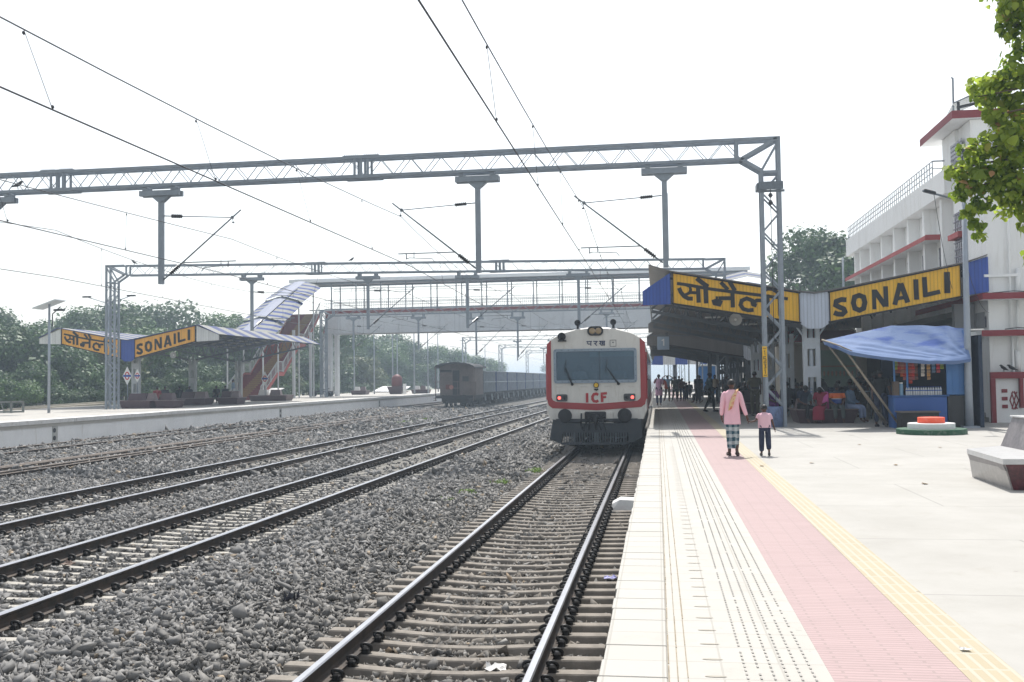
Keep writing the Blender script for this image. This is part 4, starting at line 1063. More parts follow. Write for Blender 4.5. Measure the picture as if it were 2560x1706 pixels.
    for s in bays:
        m = MB()
        for side in (-1, 1):
            zz = 3.0 + 0; e = (eave - .25)
            m.beam((uc + side * .2, s, 3.10 + Z), (uc + side * e, s, (ze - .2 if (side < 0 or right_drop) else zr - .15) + Z), .10, .12)
            m.beam((uc + side * .2, s, zv - .12 + Z), (uc + side * ridge, s, zr - .12 + Z), .09, .09)
            m.beam((uc + side * ridge, s, zr - .12 + Z), (uc + side * e, s, ze - .12 + Z if (side < 0 or right_drop) else zr + Z), .08, .08)
            n = 7
            for k in range(n):
                xa = .3 + (ridge - .3) * k / n; xb = .3 + (ridge - .3) * (k + 1) / n; xm = (xa + xb) / 2
                lo = lambda x: 3.10 + (ze - .2 - 3.10) * (x - .2) / (e - .2); hi = lambda x: zv - .12 + (zr - zv) * (x - .2) / (ridge - .2)
                m.beam((uc + side * xa, s, lo(xa) + Z), (uc + side * xm, s, hi(xm) + Z), .045); m.beam((uc + side * xm, s, hi(xm) + Z), (uc + side * xb, s, lo(xb) + Z), .045)
        obj('truss', m, CSTEEL, root)
    m = MB()
    for k in range(9):
        for side in (-1, 1):
            x = .6 + (eave - .8) * k / 8
            z = zv + (zr - zv) * x / ridge if x <= ridge else (zr + (ze - zr) * (x - ridge) / (eave - ridge) if (side < 0 or right_drop) else zr)
            m.box(uc + side * x - .03, uc + side * x + .03, s0 + .1, s1 - .05, z + Z - .11, z + Z - .01)
    obj('purlin', m, CSTEEL, root, kind='stuff')
    for s in bays:
        m = MB()
        for dx in (-.2, .2): m.beam((uc + dx, s, Z), (uc + dx, s, 3.15 + Z), .13, .22)
        k = 0; z = .55
        while z < 3.0:
            m.box(uc - .135, uc + .135, s - .10, s + .10, Z + z, Z + z + .36); z += .92
        m.tube([(uc, s + .05, Z), (uc, s + .05, 3.5 + Z)], .07, 8)
        for side in (-1, 1): m.tube([(uc + side * .22, s, 2.4 + Z), (uc + side * .26, s, 2.85 + Z), (uc + side * .5, s, 3.2 + Z)], .035, 6)
        obj('column', m, colm, root)
    return root
def loudspeaker(label, u, s, z, group='horn loudspeakers under the canopies'):
    root = thing('horn_loudspeaker', label, 'loudspeaker', (u, s, z), group)
    m = MB(); m.lathe((u, s, z), [(.05, .25), (.06, .12), (.16, 0.0), (.20, -.05), (.205, -.05), (.17, -.02), (.07, .06), (.03, .10)], 20, 'Y', True); obj('horn', m, mat('pale_grey_horn', (.40, .40, .39), .5, 0, .1, 4), root)
    m = MB(); m.ell((u, s + .02, z), (.045, .06, .045), 10, 6); obj('centre_plug', m, WHITE, root)
    m = MB(); m.beam((u, s + .1, z + .1), (u, s + .1, z + .45), .04); obj('bracket', m, CSTEEL, root)
P1C = 4.97
canopy('near butterfly platform canopy with yellow station name sign and blue end panels', P1C, 32.6, 52.5, 0, (YEL, GRYS, BLU), ROOFUNDER, mat('white_column_paint', srgb(196, 204, 212), .5, 0, .08, 2, dirt=((.4, .42, .44), .3)), [33.5, 39.8, 46.1, 51.8], right_drop=False)
canopy('second lower butterfly canopy behind the near one, reaching over the platform edge', P1C, 54.0, 80.0, -.62, (ROOFUNDER, GRYS, ROOFUNDER), ROOFUNDER, CSTEEL, [55, 61, 67, 73, 79], signs=False, eave=5.5)
# third canopy: striped fascia
c3 = thing('platform_canopy', 'distant flat canopy with broad blue and white striped fascia', 'canopy', (4.9, 110, 0))
m = MB(); m.box(-.7, 10, 110.06, 140, 4.0, 4.1); obj('roof', m, ROOFUNDER, c3)
for k in range(8):
    m = MB(); x0 = -.7 + 1.32 * k; m.loft([[(x0 + (.5 if k == 0 else 0), y, 4.1), (x0, y, 3.0), (x0 + 1.32, y, 2.95), (x0 + 1.32, y, 4.1)] for y in (110, 110.05)]); obj('fascia_panel', m, BLU if k % 2 == 0 else WHS, c3)
for s in (111, 118, 125):
    for x in (2.0, 5.2, 8.4): m = MB(); m.beam((x, s, 0), (x, s, 4.0), .2); obj('column', m, CSTEEL, c3)
canopy('far platform butterfly canopy with amber station name sign and striped roof', -32.4, 57.5, 76.0, P2Z, (YEL2, BLU, WHS), STRIPEROOF, mat('white_and_dark_column', srgb(178, 182, 184), .5, 0, .1, 2), [58.5, 66.2, 74.0], eave=5.95, ridge=5.05 - .4, bot=(3.05, 4.0, 4.05), zv=4.15, zr=5.0, ze=4.4, rear=False)
loudspeaker('round pale horn loudspeaker under the near Hindi name sign', 2.55, 33.1, 3.38)
loudspeaker('small round horn loudspeaker hanging below the far canopy sign', -29.6, 57.9, 3.35)
# tube lights under the near canopies, unlit white tubes
for k, (u, s, z) in enumerate(((3.35, 38, 3.7), (2.4, 40, 3.85), (4.2, 44, 3.75))):
    m = MB(); m.box(u - .5, u + .1, s, s + .07, z, z + .06); obj('strip_light', m, WHITE, None, (u, s, z), label='white strip light fixed under the near canopy roof', category='strip light', group='strip lights under the near canopy')
# hanging platform number board
pb = thing('platform_number_board', 'pale hanging board with figure one under the canopy beside the railcar', 'sign', (.45, 51, 3.1)); 
m = MB(); m.bbox(.02, .62, 50.98, 51.06, 2.95, 3.62, .01); obj('board', m, mat('pale_blue_board', srgb(150, 166, 184), .5, 0, .1, 3), pb)
m = MB(); paint(m, [(.07, [(.24, 3.4), (.34, 3.47), (.34, 3.15)])], lambda a, b, k: (a, 50.974, b)); obj('numeral', m, mat('white_numeral', (.75, .75, .75), .5), pb)
m = MB(); m.beam((-.35, 51, 3.68), (1.6, 51, 3.64), .05); obj('bar', m, CSTEEL, pb)

# ------------------------------------------------------------------ station building
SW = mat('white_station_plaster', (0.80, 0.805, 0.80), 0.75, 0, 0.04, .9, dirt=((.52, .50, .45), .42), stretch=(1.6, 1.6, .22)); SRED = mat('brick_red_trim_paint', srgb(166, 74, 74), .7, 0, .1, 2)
SRED2 = mat('deep_red_trim_paint', srgb(130, 52, 58), .7, 0, .1, 2); GRILL = mat('grey_window_grille', srgb(116, 112, 126), .5, .1, .15, 3); SHADE = mat('recess_grey', (.34, .34, .34), .8)
GLS = mat('dim_window_glass', srgb(84, 86, 98), .2, 0, .2, 1.5, spec=.6)
st = thing('station_building', 'white two storey station building with red trim, roof railing and a corner tower', 'building', (10.2, 32.7, 0))
m = MB(); X = 10.2
m.box(X, 30, 32.7, 34.2, 0, 12.0) if False else None
m.box(X + .02, 34, 32.72, 36.0, 0, 7.6)                     # end block towards the camera
m.box(X + .50, 34, 36.0, 53.5, 3.6, 7.85); obj('wall', m, SW, st)
m = MB(); m.box(X + .6, 34, 36.0, 60.0, 0, 3.6); m.box(X - .4, X + .6, 35.0, 60, 3.40, 3.59); obj('ground_floor_wall', m, mat('shade_darkened_plaster', (.19, .19, .185), .85, 0, .12, .8), st)  # ground floor plaster coloured darker to carry the shade under the canopy
m = MB(); m.box(X - .1, 34, 36.6, 55.0, 7.86, 8.72); m.box(X + .35, 34, 32.3, 36.6, 7.55, 8.3); obj('parapet', m, SW, st)
m = MB(); 
for k, s in enumerate(np.arange(37.6, 54, 2.42)): m.box(X + .06, X + .498, s, s + .26, 3.7, 7.855)
m.box(X + .05, X + .55, 53.501, 53.7, 3.7, 7.85)
obj('pilaster', m, SW, st, kind='stuff')
m = MB(); m.loft([[(X - .25, s, 6.50), (X + .499, s, 6.55), (X + .499, s, 6.72), (X - .25, s, 6.67)] for s in (38.7, 54.6)]); obj('sunshade', m, SW, st)
m = MB(); m.box(X - .262, X - .251, 38.7, 54.6, 6.50, 6.67); m.box(X - .25, X + .9, 38.68, 38.70, 6.50, 6.70); obj('sunshade_trim', m, SRED, st)
for k, s in enumerate(np.arange(38.4, 53, 2.42)):
    m = MB(); m.box(X + .485, X + .499, s + .45, s + 1.25, 4.5, 6.3); wn = obj('window', m, GLS, st)
    m = MB()
    for j in range(6): m.box(X + .475, X + .484, s + .47 + j * .14, s + .485 + j * .14, 4.5, 6.3)
    for z in (4.55, 5.0, 5.45, 5.9, 6.25): m.box(X + .47, X + .474, s + .45, s + 1.25, z, z + .03)
    obj('window_grille', m, GRILL, wn)
    m = MB(); m.box(X + .47, X + .499, s + .3, s + 2.1, 7.0, 7.04); obj('band_moulding', m, SW, st)
# staircase bay window next to the corner
m = MB(); m.box(X + .004, X + .018, 34.55, 36.0, 5.2, 7.0) ; wn = obj('window', m, GLS, st)
m = MB()
for j in range(7): m.box(X - .01, X + .003, 34.6 + .2 * j, 34.63 + .2 * j, 5.2, 7.0)
for j in range(8): m.box(X - .02, X - .011, 34.55, 36.0, 5.25 + .24 * j, 5.28 + .24 * j)
obj('window_grille', m, GRILL, wn)
m = MB(); m.box(X - .3, X + .02, 34.3, 36.2, 4.95, 5.15) if False else m.box(X - .18, X + .019, 34.9, 36.1, 6.1, 6.28); obj('window_hood', m, SRED, st)
# roof railing
def railing_line(m, p, q_, n, h=.62, r=.03):
    p = Vector(p); q_ = Vector(q_)
    for k in range(n + 1):
        a = p.lerp(q_, k / n); m.beam(a, a + Vector((0, 0, h)), r)
    for f in (1.0, .68, .36): m.beam(p + Vector((0, 0, h * f)), q_ + Vector((0, 0, h * f)), r)
GRAIL = mat('grey_roof_rail', srgb(150, 152, 158), .5, .2, .1, 3)
m = MB(); railing_line(m, (X, 38.4, 8.72), (X, 54.9, 8.72), 44, .66); m.beam((X, 38.4, 9.38), (X + .9, 38.4, 9.38), .05); m.beam((X, 38.4, 9.1), (X + .9, 38.4, 9.1), .03); obj('roof_railing', m, GRAIL, st)
m = MB(); railing_line(m, (X + .36, 32.6, 8.3), (X + .36, 36.5, 8.3), 12, .75); railing_line(m, (X + .36, 32.5, 8.3), (X + 6, 32.5, 8.3), 16, .75); obj('roof_railing', m, GRAIL, st)
# corner tower
m = MB(); m.box(X + .52, 34, 35.6, 37.0, 8.3, 10.18); m.box(X + .10, X + .5, 38.0, 39.0, 7.9, 10.2) if False else None
m.box(X + .42, X + .62, 37.0, 38.6, 8.0, 10.18); m.box(X + .62, 34, 36.99, 38.6, 8.3, 10.18); obj('tower_wall', m, SW, st)
m = MB(); m.box(X + .40, X + .418, 36.2, 37.5, 8.35, 9.7); wn = obj('tower_window', m, GLS, st)
m = MB()
for j in range(9): m.box(X + .385, X + .399, 36.2, 37.5, 8.4 + .15 * j, 8.42 + .15 * j)
for j in range(7): m.box(X + .38, X + .384, 36.22 + .2 * j, 36.24 + .2 * j, 8.35, 9.7)
obj('window_grille', m, GRILL, wn)
m = MB(); m.box(X - .10, 34, 35.4, 39.6, 10.2, 10.46); obj('tower_roof', m, SW, st)
m = MB(); m.box(X - .115, X - .101, 35.4, 39.6, 10.2, 10.47); m.box(X - .115, 34, 35.384, 35.399, 10.2, 10.47); obj('tower_roof_trim', m, SRED2, st)
# slabs and wall details near the ground
m = MB(); m.box(X - .35, 34, 32.0, 32.70, 3.78, 3.96); obj('porch_slab', m, SW, st)
m = MB(); m.box(X - .36, 34, 31.985, 32.0, 3.77, 3.965); m.box(X - .362, X - .35, 32.0, 40, 3.77, 3.965); obj('porch_slab_trim', m, SRED2, st)
m = MB(); m.box(X - .35, 34, 32.2, 32.70, 2.66, 2.83); m.box(X - .9, X, 33.2, 44, 2.66, 2.84); obj('lintel_slab', m, SW, st)
m = MB(); m.box(X - .36, 34, 32.185, 32.199, 2.65, 2.835); m.box(X - .915, X - .901, 33.2, 44, 2.65, 2.845); obj('lintel_slab_trim', m, SRED2, st)
m = MB(); m.box(X - .12, X + .9, 32.55, 32.715, 4.50, 4.58); obj('wall_ledge', m, SW, st)
for u, z0, z1, r in ((10.83, 2.84, 7.4, .035), (11.06, 4.0, 4.75, .075), (11.02, 2.84, 3.75, .04), (10.86, 0, 2.64, .04), (11.0, 1.55, 2.2, .08), (11.0, 2.2, 2.64, .03)):
    m = MB(); m.tube([(u, 32.62, z0), (u + (.04 if z1 > 3.6 else 0), 32.62, z1)], r, 8); obj('drain_pipe', m, SW, st)
for P in ([(10.55, 32.3, 2.86), (10.9, 32.25, 2.9), (11.3, 32.25, 2.86), (12, 32.25, 2.92)], [(10.2, 32.25, 3.98), (10.8, 32.2, 4.02), (11.4, 32.2, 3.97)]): m = MB(); m.tube(P, .014, 5); obj('cable', m, WIRE, st)
m = MB(); m.box(X - .25, X + .3, 33.0, 36, 0, .14); m.box(X - .2, X + .3, 33.3, 36, .141, .28); obj('entrance_step', m, mat('grey_step', (.3, .29, .28), .8, 0, .2, 2), st)
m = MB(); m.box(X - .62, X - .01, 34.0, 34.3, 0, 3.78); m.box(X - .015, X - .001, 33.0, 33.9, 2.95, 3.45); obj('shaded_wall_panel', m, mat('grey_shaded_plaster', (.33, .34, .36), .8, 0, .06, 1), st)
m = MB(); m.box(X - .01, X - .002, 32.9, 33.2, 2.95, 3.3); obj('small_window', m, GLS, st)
# wings under the canopy: rooms, shutters and mural
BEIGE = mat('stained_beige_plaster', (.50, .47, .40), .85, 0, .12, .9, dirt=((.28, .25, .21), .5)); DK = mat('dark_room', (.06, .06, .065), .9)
rm = thing('platform_room', 'single storey beige room with red tin roof and tiled mural under the canopy', 'building', (7.8, 48, 0))
m = MB(); m.box(6.05, 9.6, 48.0, 56, 0, 3.05); obj('wall', m, BEIGE, rm)
m = MB(); m.loft([[(5.9, 47.7, 3.1), (9.7, 47.7, 3.1), (9.7, 52, 3.75), (5.9, 52, 3.75)], [(5.9, 47.7, 3.16), (9.7, 47.7, 3.16), (9.7, 52, 3.81), (5.9, 52, 3.81)]]); obj('roof', m, mat('red_tin_roof', srgb(150, 60, 74), .6, 0, .1, 1), rm)
m = MB(); m.box(7.55, 9.1, 47.98, 47.999, .1, 2.7); mu = obj('mural_panel', m, mat('pale_green_tile', srgb(150, 172, 158), .5, 0, .1, 2), rm)
m = MB()
for k in range(8): m.ell((7.68 + .18 * k, 47.975, 1.62), (.05, .01, .13), 8, 6)
m.box(7.55, 9.1, 47.972, 47.979, 1.92, 1.98); obj('mural_frieze', m, mat('ochre_mural_paint', srgb(178, 150, 128), .6), mu)
wing = thing('station_wing', 'long ground floor station wing with red shutter behind the waiting passengers', 'building', (9.3, 57, 0))
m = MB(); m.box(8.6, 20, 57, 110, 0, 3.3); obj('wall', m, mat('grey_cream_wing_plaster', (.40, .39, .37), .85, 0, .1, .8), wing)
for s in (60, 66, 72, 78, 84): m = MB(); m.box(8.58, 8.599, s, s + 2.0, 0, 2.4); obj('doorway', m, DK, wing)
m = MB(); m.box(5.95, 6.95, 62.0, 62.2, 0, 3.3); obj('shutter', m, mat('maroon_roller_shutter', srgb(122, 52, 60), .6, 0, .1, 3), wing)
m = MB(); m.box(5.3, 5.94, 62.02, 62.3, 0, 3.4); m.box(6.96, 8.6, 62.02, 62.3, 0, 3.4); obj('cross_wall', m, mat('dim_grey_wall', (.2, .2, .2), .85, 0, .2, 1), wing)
m = MB(); m.bbox(3.9, 5.4, 96, 98, 0, 2.6, .02); ks = obj('wall', m, mat('bright_blue_kiosk_paint', srgb(50, 110, 170), .6, 0, .08, 1), None, (4.6, 96, 0), label='small bright blue kiosk far along the near platform', category='kiosk'); ks.name = 'blue_kiosk'
m = MB(); m.bbox(3.8, 5.5, 95.8, 98.2, 2.605, 2.75, .02); obj('roof', m, WHITE, ks)
# service pipes and posts in the shade of the canopies
for k, (u, s) in enumerate(((3.1, 60), (3.25, 64), (3.4, 69), (4.6, 58.5), (3.0, 78), (3.3, 85), (2.8, 92))):
    m = MB(); m.tube([(u, s, 0), (u + .05, s, 3.4)], .055, 8); obj('service_pipe', m, CSTEEL, None, (u, s, 0), label='slim grey pipe standing under the second canopy', category='pipe', group='slim pipes under the second canopy')

# ------------------------------------------------------------------ front wall with red frame and emblem
fw = thing('entrance_wall', 'low white wall with red frame, red bars and lozenge emblem beside the steps', 'wall', (10.9, 32.5, 0))
m = MB(); m.box(10.22, 14, 32.45, 32.6, 0, 1.36); obj('panel', m, SW, fw)
m = MB(); m.box(10.10, 14, 32.30, 32.44, 1.35, 1.55); m.box(10.10, 10.23, 32.30, 32.44, 0, 1.348); m.box(10.93, 11.03, 32.30, 32.44, .45, 1.348); obj('red_frame', m, SRED2, fw)
m = MB()
for z in (.44, .68, .92): m.box(10.44, 10.60, 32.42, 32.448, z, z + .11)
paint(m, [(.035, [(10.76, .40), (10.67, .68), (10.76, .96)]), (.035, [(10.72, .42), (10.86, .92)]), (.035, [(10.86, .42), (10.72, .92)]), (.035, [(10.80, .40), (10.92, .68), (10.80, .96)]), (.035, [(10.78, .94), (10.83, .86), (10.88, .94)]), (.03, [(10.78, .42), (10.83, .50), (10.88, .42)])], lambda a, b, k: (a, 32.436 - .001 * k, b))
obj('red_emblem', m, SRED2, fw)
def bird(label, u, s, z, yaw=0, k=1.0):
    m = MB(); R_ = Matrix.Rotation(rad(yaw), 3, 'Z')
    def P(x, y, zz): v = R_ @ Vector((x, y, zz)); return (u + v.x * k, s + v.y * k, z + zz * k)
    m.tube([P(-.17, 0, .05), P(-.09, 0, .08), P(-.02, 0, .11), P(.05, 0, .15), P(.085, 0, .195), P(.12, 0, .205), P(.15, 0, .195)], [.008 * k, .026 * k, .05 * k, .048 * k, .034 * k, .022 * k, .004 * k], 8)
    for sy in (-.02, .02): m.tube([P(0, sy, .08), P(.01, sy, 0)], .006 * k, 4)
    obj('bird', m, mat('dark_feathers', (.02, .02, .022), .6), None, (u, s, z), label=label, category='bird', group='perched birds')
bird('dark bird perched on the red frame of the low white wall, left of two', 10.50, 32.37, 1.552, 200)
bird('dark bird perched on the red frame of the low white wall, right of two', 10.74, 32.37, 1.552, 160)
bird('dark bird perched on the lower chord of the near gantry at the left', -21.3, 30.7, 8.19, 20, 1.3)
bird('small bird sitting on top of the second gantry near its left end', -30.2, 54.3, 8.56, 180, 1.3)
bird('small bird on the lower chord of the second gantry, above the striped stair roof', -17.6, 56.1, 8.56, 10, 1.2)
# solar array and pole on the tower roof
sp = thing('solar_array', 'tilted dark solar panels on a black frame above the tower roof', 'solar panels', (12.3, 38, 10.47))
m = MB(); m.loft([[(10.6, 37.0, 11.12), (11.6, 41.5, 11.75), (17, 41.5, 14.0), (16, 37.0, 13.4)], [(10.6, 37.0, 11.17), (11.6, 41.5, 11.8), (17, 41.5, 14.05), (16, 37.0, 13.45)]]); obj('panels', m, mat('dark_grey_solar_glass', srgb(96, 98, 104), .25, .2, .1, 2), sp)
m = MB(); m.beam((10.75, 37.1, 11.0), (16, 37.1, 12.0), .09); m.beam((11.9, 37.1, 10.47), (11.9, 37.1, 11.5), .14, .14); m.beam((10.8, 37.1, 10.5), (10.8, 37.1, 11.2), .08); obj('frame', m, BLACK, sp)
m = MB(); m.tube([(10.88, 38, 10.47), (10.9, 38, 12.32), (10.84, 38, 12.36)], .035, 8); obj('roof_pole', m, STEEL, None, (10.88, 38, 10.47), label='thin bare pole standing on the tower roof', category='pole')
m = MB(); m.tube([(9.95, 55.2, 0), (9.95, 55.2, 7.86)], .05, 8); obj('drain_pipe', m, STEEL, st)

# ------------------------------------------------------------------ lamp posts
LPM = mat('dull_galvanised_pole', srgb(150, 158, 168), .5, .25, .1, 3)
lp = thing('lamp_post', 'tall grey tapered lamp post with one arm beside the tea stall', 'lamp post', (8.62, 29.5, 0))
m = MB(); m.loft([[(8.62 + dx + r * math.cos(t), 29.5 + r * math.sin(t), z) for t in np.linspace(0, 2 * math.pi, 9)[:-1]] for z, r, dx in ((0, .115, 0), (1.2, .105, 0), (3.6, .085, .02), (6.5, .06, .04))], smooth=True)
m.box(8.40, 8.84, 29.3, 29.7, 0, .05); m.tube([(8.62, 29.5, 1.21), (8.62, 29.5, 1.24)], .112, 12); m.tube([(8.62, 29.5, 2.2), (8.62, 29.5, 2.24)], .104, 12)
obj('pole', m, LPM, lp)
m = MB(); m.tube([(8.64, 29.5, 6.38), (7.55, 29.5, 6.73)], .03, 8); obj('arm', m, STEEL2, lp)
m = MB(); m.bbox(7.58, 7.90, 29.42, 29.58, 6.60, 6.68, .02); 
for i in range(len(m.v)): x, y, z = m.v[i]; m.v[i] = (x, y, z + (7.9 - x) * .3)
obj('luminaire', m, TK, lp)
for a, b in (((7.86, 29.5, 6.6), (9.3, 33, 4.0)), ((8.7, 29.6, 4.6), (10.2, 32.6, 3.4))): m = MB(); m.tube(span(a, b, .32), .008, 4); obj('cable', m, WIRE, lp)
sl_ = thing('solar_street_lamp', 'slim solar street lamp standing on the far platform at the left', 'lamp post', (-31.03, 47.35, P2Z))
m = MB(); m.tube([(-31.03, 47.35, P2Z), (-31.03, 47.35, 5.75)], [.075, .055], 10); obj('pole', m, LPM, sl_)
m = MB(); m.loft([[(-31.75, 47.0, 5.52), (-30.45, 47.0, 5.95), (-30.45, 47.9, 5.95), (-31.75, 47.9, 5.52)], [(-31.77, 47.0, 5.57), (-30.47, 47.0, 6.0), (-30.47, 47.9, 6.0), (-31.77, 47.9, 5.57)]]); obj('solar_panel', m, mat('pale_panel_back', srgb(190, 196, 200), .5, .1, .05, 2), sl_)
m = MB(); m.tube([(-30.85, 47.35, 4.6), (-30.85, 47.35, 5.25), (-30.4, 47.35, 5.62)], .03, 6); m.bbox(-30.75, -30.2, 47.25, 47.45, 5.4, 5.5, .02); m.beam((-31.03, 47.35, 4.9), (-30.85, 47.35, 4.9), .03); obj('lamp_head', m, TK, sl_)
da = thing('double_arm_lamp_post', 'slim double armed lamp post behind the left mast of the second gantry', 'lamp post', (-36.3, 62, P2Z))
m = MB(); m.tube([(-36.3, 62, P2Z), (-36.3, 62, 7.2)], .07, 8); obj('pole', m, LPM, da)
for sg in (-1, 1):
    m = MB(); m.tube([(-36.3, 62, 7.0), (-36.3 + sg * 1.6, 62, 7.5)], .03, 6); obj('arm', m, LPM, da)
    m = MB(); m.bbox(-36.3 + sg * 1.6 - .3, -36.3 + sg * 1.6 + .3, 61.92, 62.08, 7.46, 7.56, .02); obj('luminaire', m, TK, da)
base = None
for k, (u, s, h) in enumerate(((-34.9, 112, 7.6), (-32.5, 112, 7.9), (-30.3, 112, 7.4), (-26.5, 107, 8.0), (-25.9, 111, 6.6), (-33.2, 125, 7.4), (-28.5, 128, 7.0), (-29.5, 150, 7.2), (-29.5, 170, 7.2), (-29.5, 190, 7.2), (1.6, 150, 7.5), (1.9, 175, 7.5), (1.4, 205, 7.5), (2.5, 240, 7.5))):
    if base is None:
        base = thing('platform_lamp_post', '', 'lamp post', (u, s, 0), '')
        m = MB(); m.tube([(u, s, 0), (u, s, h)], [.09, .055], 8); obj('pole', m, LPM, base)
        m = MB(); m.bbox(u - .5, u + .5, s - .06, s + .06, h - .05, h + .03, .02); obj('luminaire', m, STEEL2, base)
        o = base
    else: o = dup(base, (u, s, 0 if u > 0 else P2Z))
    o['label'] = 'slim pale lamp post on the far platform beyond the footbridge' if u < 0 else 'thin hazy lamp post far along the near platform'
    o['group'] = 'slim lamp posts on the far platform' if u < 0 else 'distant lamp posts along the near platform'

# ------------------------------------------------------------------ tub, planter, bench, stall
tb = thing('mast_tub', 'round blue tub of concrete with peeling paint around the gantry mast foot', 'tub', (3.42, 30.85, 0))
m = MB(); m.lathe((3.42, 30.85, 0), [(.285, 0), (.305, .58), (.315, .60), (.29, .605), (.27, .52)], 28, smooth=True)
obj('drum', m, mat('peeling_blue_paint', srgb(112, 130, 168), .7, 0, .12, 3, dirt=(srgb(62, 58, 66), .9), stretch=(1, 1, .5)), tb)
m = MB(); m.lathe((3.42, 30.85, .0), [(.27, .3), (.27, .521)], 20); obj('concrete_fill', m, PCONC, tb)
npl = thing('mast_number_plate', 'tall yellow plate with black numbers 15 over 31 on the gantry mast', 'number plate', (3.20, 30.70, 1.53))
m = MB(); m.bbox(3.13, 3.27, 30.70, 30.715, 1.50, 2.42, .004); obj('plate', m, mat('yellow_plate_enamel', srgb(226, 178, 30), .4, 0, .08, 3), npl)
m = MB(); W_ = .022
def npm(a, b, k): return (3.2 + a, 30.697 - .0006 * k, b)
paint(m, [(W_, [(-.045, 2.36), (.045, 2.36)]), (W_, [(-.02, 2.26), (.005, 2.29), (.005, 2.16)]), (W_, [(.035, 2.11), (-.03, 2.11), (-.035, 2.045), (.02, 2.05), (.035, 2.01), (.02, 1.97), (-.035, 1.975)]), (W_, [(-.045, 1.93), (.045, 1.93)]),
          (W_, [(-.035, 1.885), (.02, 1.89), (.03, 1.855), (-.005, 1.83), (.03, 1.80), (.02, 1.765), (-.035, 1.77)]), (W_, [(-.02, 1.70), (.005, 1.72), (.005, 1.60)]), (W_, [(-.045, 1.55), (.045, 1.55)])], npm)
obj('number', m, BLACK, npl)
pl = thing('flag_base', 'round stepped flag base painted green, white and orange in front of the stall', 'flag base', (6.86, 26.65, 0))
for nm, r, z0, z1, c in (('green_tier', .84, 0, .135, srgb(34, 82, 58)), ('white_tier', .565, .136, .275, (.72, .72, .72)), ('orange_tier', .325, .276, .42, srgb(232, 92, 62))):
    m = MB(); m.lathe((6.86, 26.65, 0), [(r, z0), (r, z1 - .012), (r - .012, z1), (r * .5, z1)], 48); obj(nm, m, mat(nm + '_paint', c, .6, 0, .07, 3, dirt=((.6, .58, .55), .25)), pl)
# granite bench, back to back seats on a tapered base
GRAN = NT('grey_granite', .35, spec=.5)
col = GRAN.ramp(GRAN.noise(9, 6, .8), [(.3, (.26, .25, .24)), (.7, (.42, .40, .385))]); GRAN.base(col); GRAN = GRAN.m
GRANT = NT('white_granite_top', .3, spec=.5); GRANT.base(GRANT.ramp(GRANT.noise(6, 6, .8), [(.3, (.46, .46, .46)), (.7, (.60, .60, .60))])); GRANT = GRANT.m
GRANB = NT('mottled_grey_granite', .4, spec=.5); GRANB.base(GRANB.ramp(GRANB.noise(5, 7, .8), [(.35, (.10, .092, .10)), (.7, (.25, .23, .235))])); GRANB = GRANB.m
GRANR = NT('dark_red_granite', .3, spec=.5); GRANR.base(GRANR.ramp(GRANR.noise(5, 8, .85), [(.35, (.022, .010, .012)), (.52, (.075, .018, .024)), (.7, (.17, .045, .05))])); GRANR = GRANR.m
bn = thing('granite_bench', 'tapered granite platform bench with grey end and red front at the right edge', 'bench', (4.5, 14, 0))
def trap(m, x0, x1, x0b, x1b, y0, y1, y0b, y1b, z0, z1): m.loft([[(x0b, y0b, z0), (x1b, y0b, z0), (x1b, y1b, z0), (x0b, y1b, z0)], [(x0, y0, z1), (x1, y0, z1), (x1, y1, z1), (x0, y1, z1)]])
SP_ = [(4.38, 13.62), (6.6, 13.62), (6.6, 16.4), (5.16, 16.14), (4.49, 15.47)]; BP_ = [(4.48, 13.67), (6.5, 13.67), (6.5, 16.2), (5.2, 15.95), (4.52, 15.42)]
m = MB(); m.loft([[(x, y, 0) for x, y in BP_], [(x, y, .335) for x, y in SP_]]); obj('base', m, GRAN, bn)
m = MB(); m.loft([[(4.50, 13.655, 0.003), (6.5, 13.655, 0.003), (6.6, 13.605, .333), (4.40, 13.605, .333)], [(4.50, 13.665, 0.003), (6.5, 13.665, 0.003), (6.6, 13.615, .333), (4.40, 13.615, .333)]]); obj('red_facing', m, GRANR, bn)
m = MB(); m.loft([[(4.40, 13.63, .25), (4.495, 15.44, .25), (4.475, 15.47, .335), (4.365, 13.62, .335)], [(4.42, 13.63, .25), (4.515, 15.44, .25), (4.495, 15.47, .335), (4.385, 13.62, .335)]]); obj('seat_band', m, GRANB, bn)
m = MB(); m.loft([[(x - (.02 if x < 6 else 0), y - (.03 if y < 14 else 0), z) for x, y in SP_] for z in (.336, .405)]); obj('seat', m, GRANT, bn)
m = MB(); m.loft([[(5.14, 13.72, .406), (5.42, 13.72, .406), (5.42, 16.1, .406), (5.14, 16.1, .406)], [(5.30, 13.80, .845), (5.44, 13.80, .845), (5.44, 16.02, .845), (5.30, 16.02, .845)]]); obj('backrest', m, GRANB, bn)
m = MB(); m.bbox(5.27, 5.47, 13.76, 16.06, .846, .870, .005); obj('backrest_cap', m, GRANT, bn)
pw = thing('planter_wall', 'grey triangular parapet end rising behind the granite bench', 'parapet', (7.6, 20, 0))
m = MB(); m.prism([(7.05, 0), (10, 0), (10, 1.6), (7.75, 1.42), (7.05, .98)], 'Y', 20.0, 20.3); obj('panel', m, mat('brownish_grey_cladding', srgb(112, 108, 104), .7, 0, .08, 1.2), pw)
m = MB(); m.box(6.75, 7.05, 20.02, 20.6, 0, .52); obj('side_block', m, GRAN, pw)
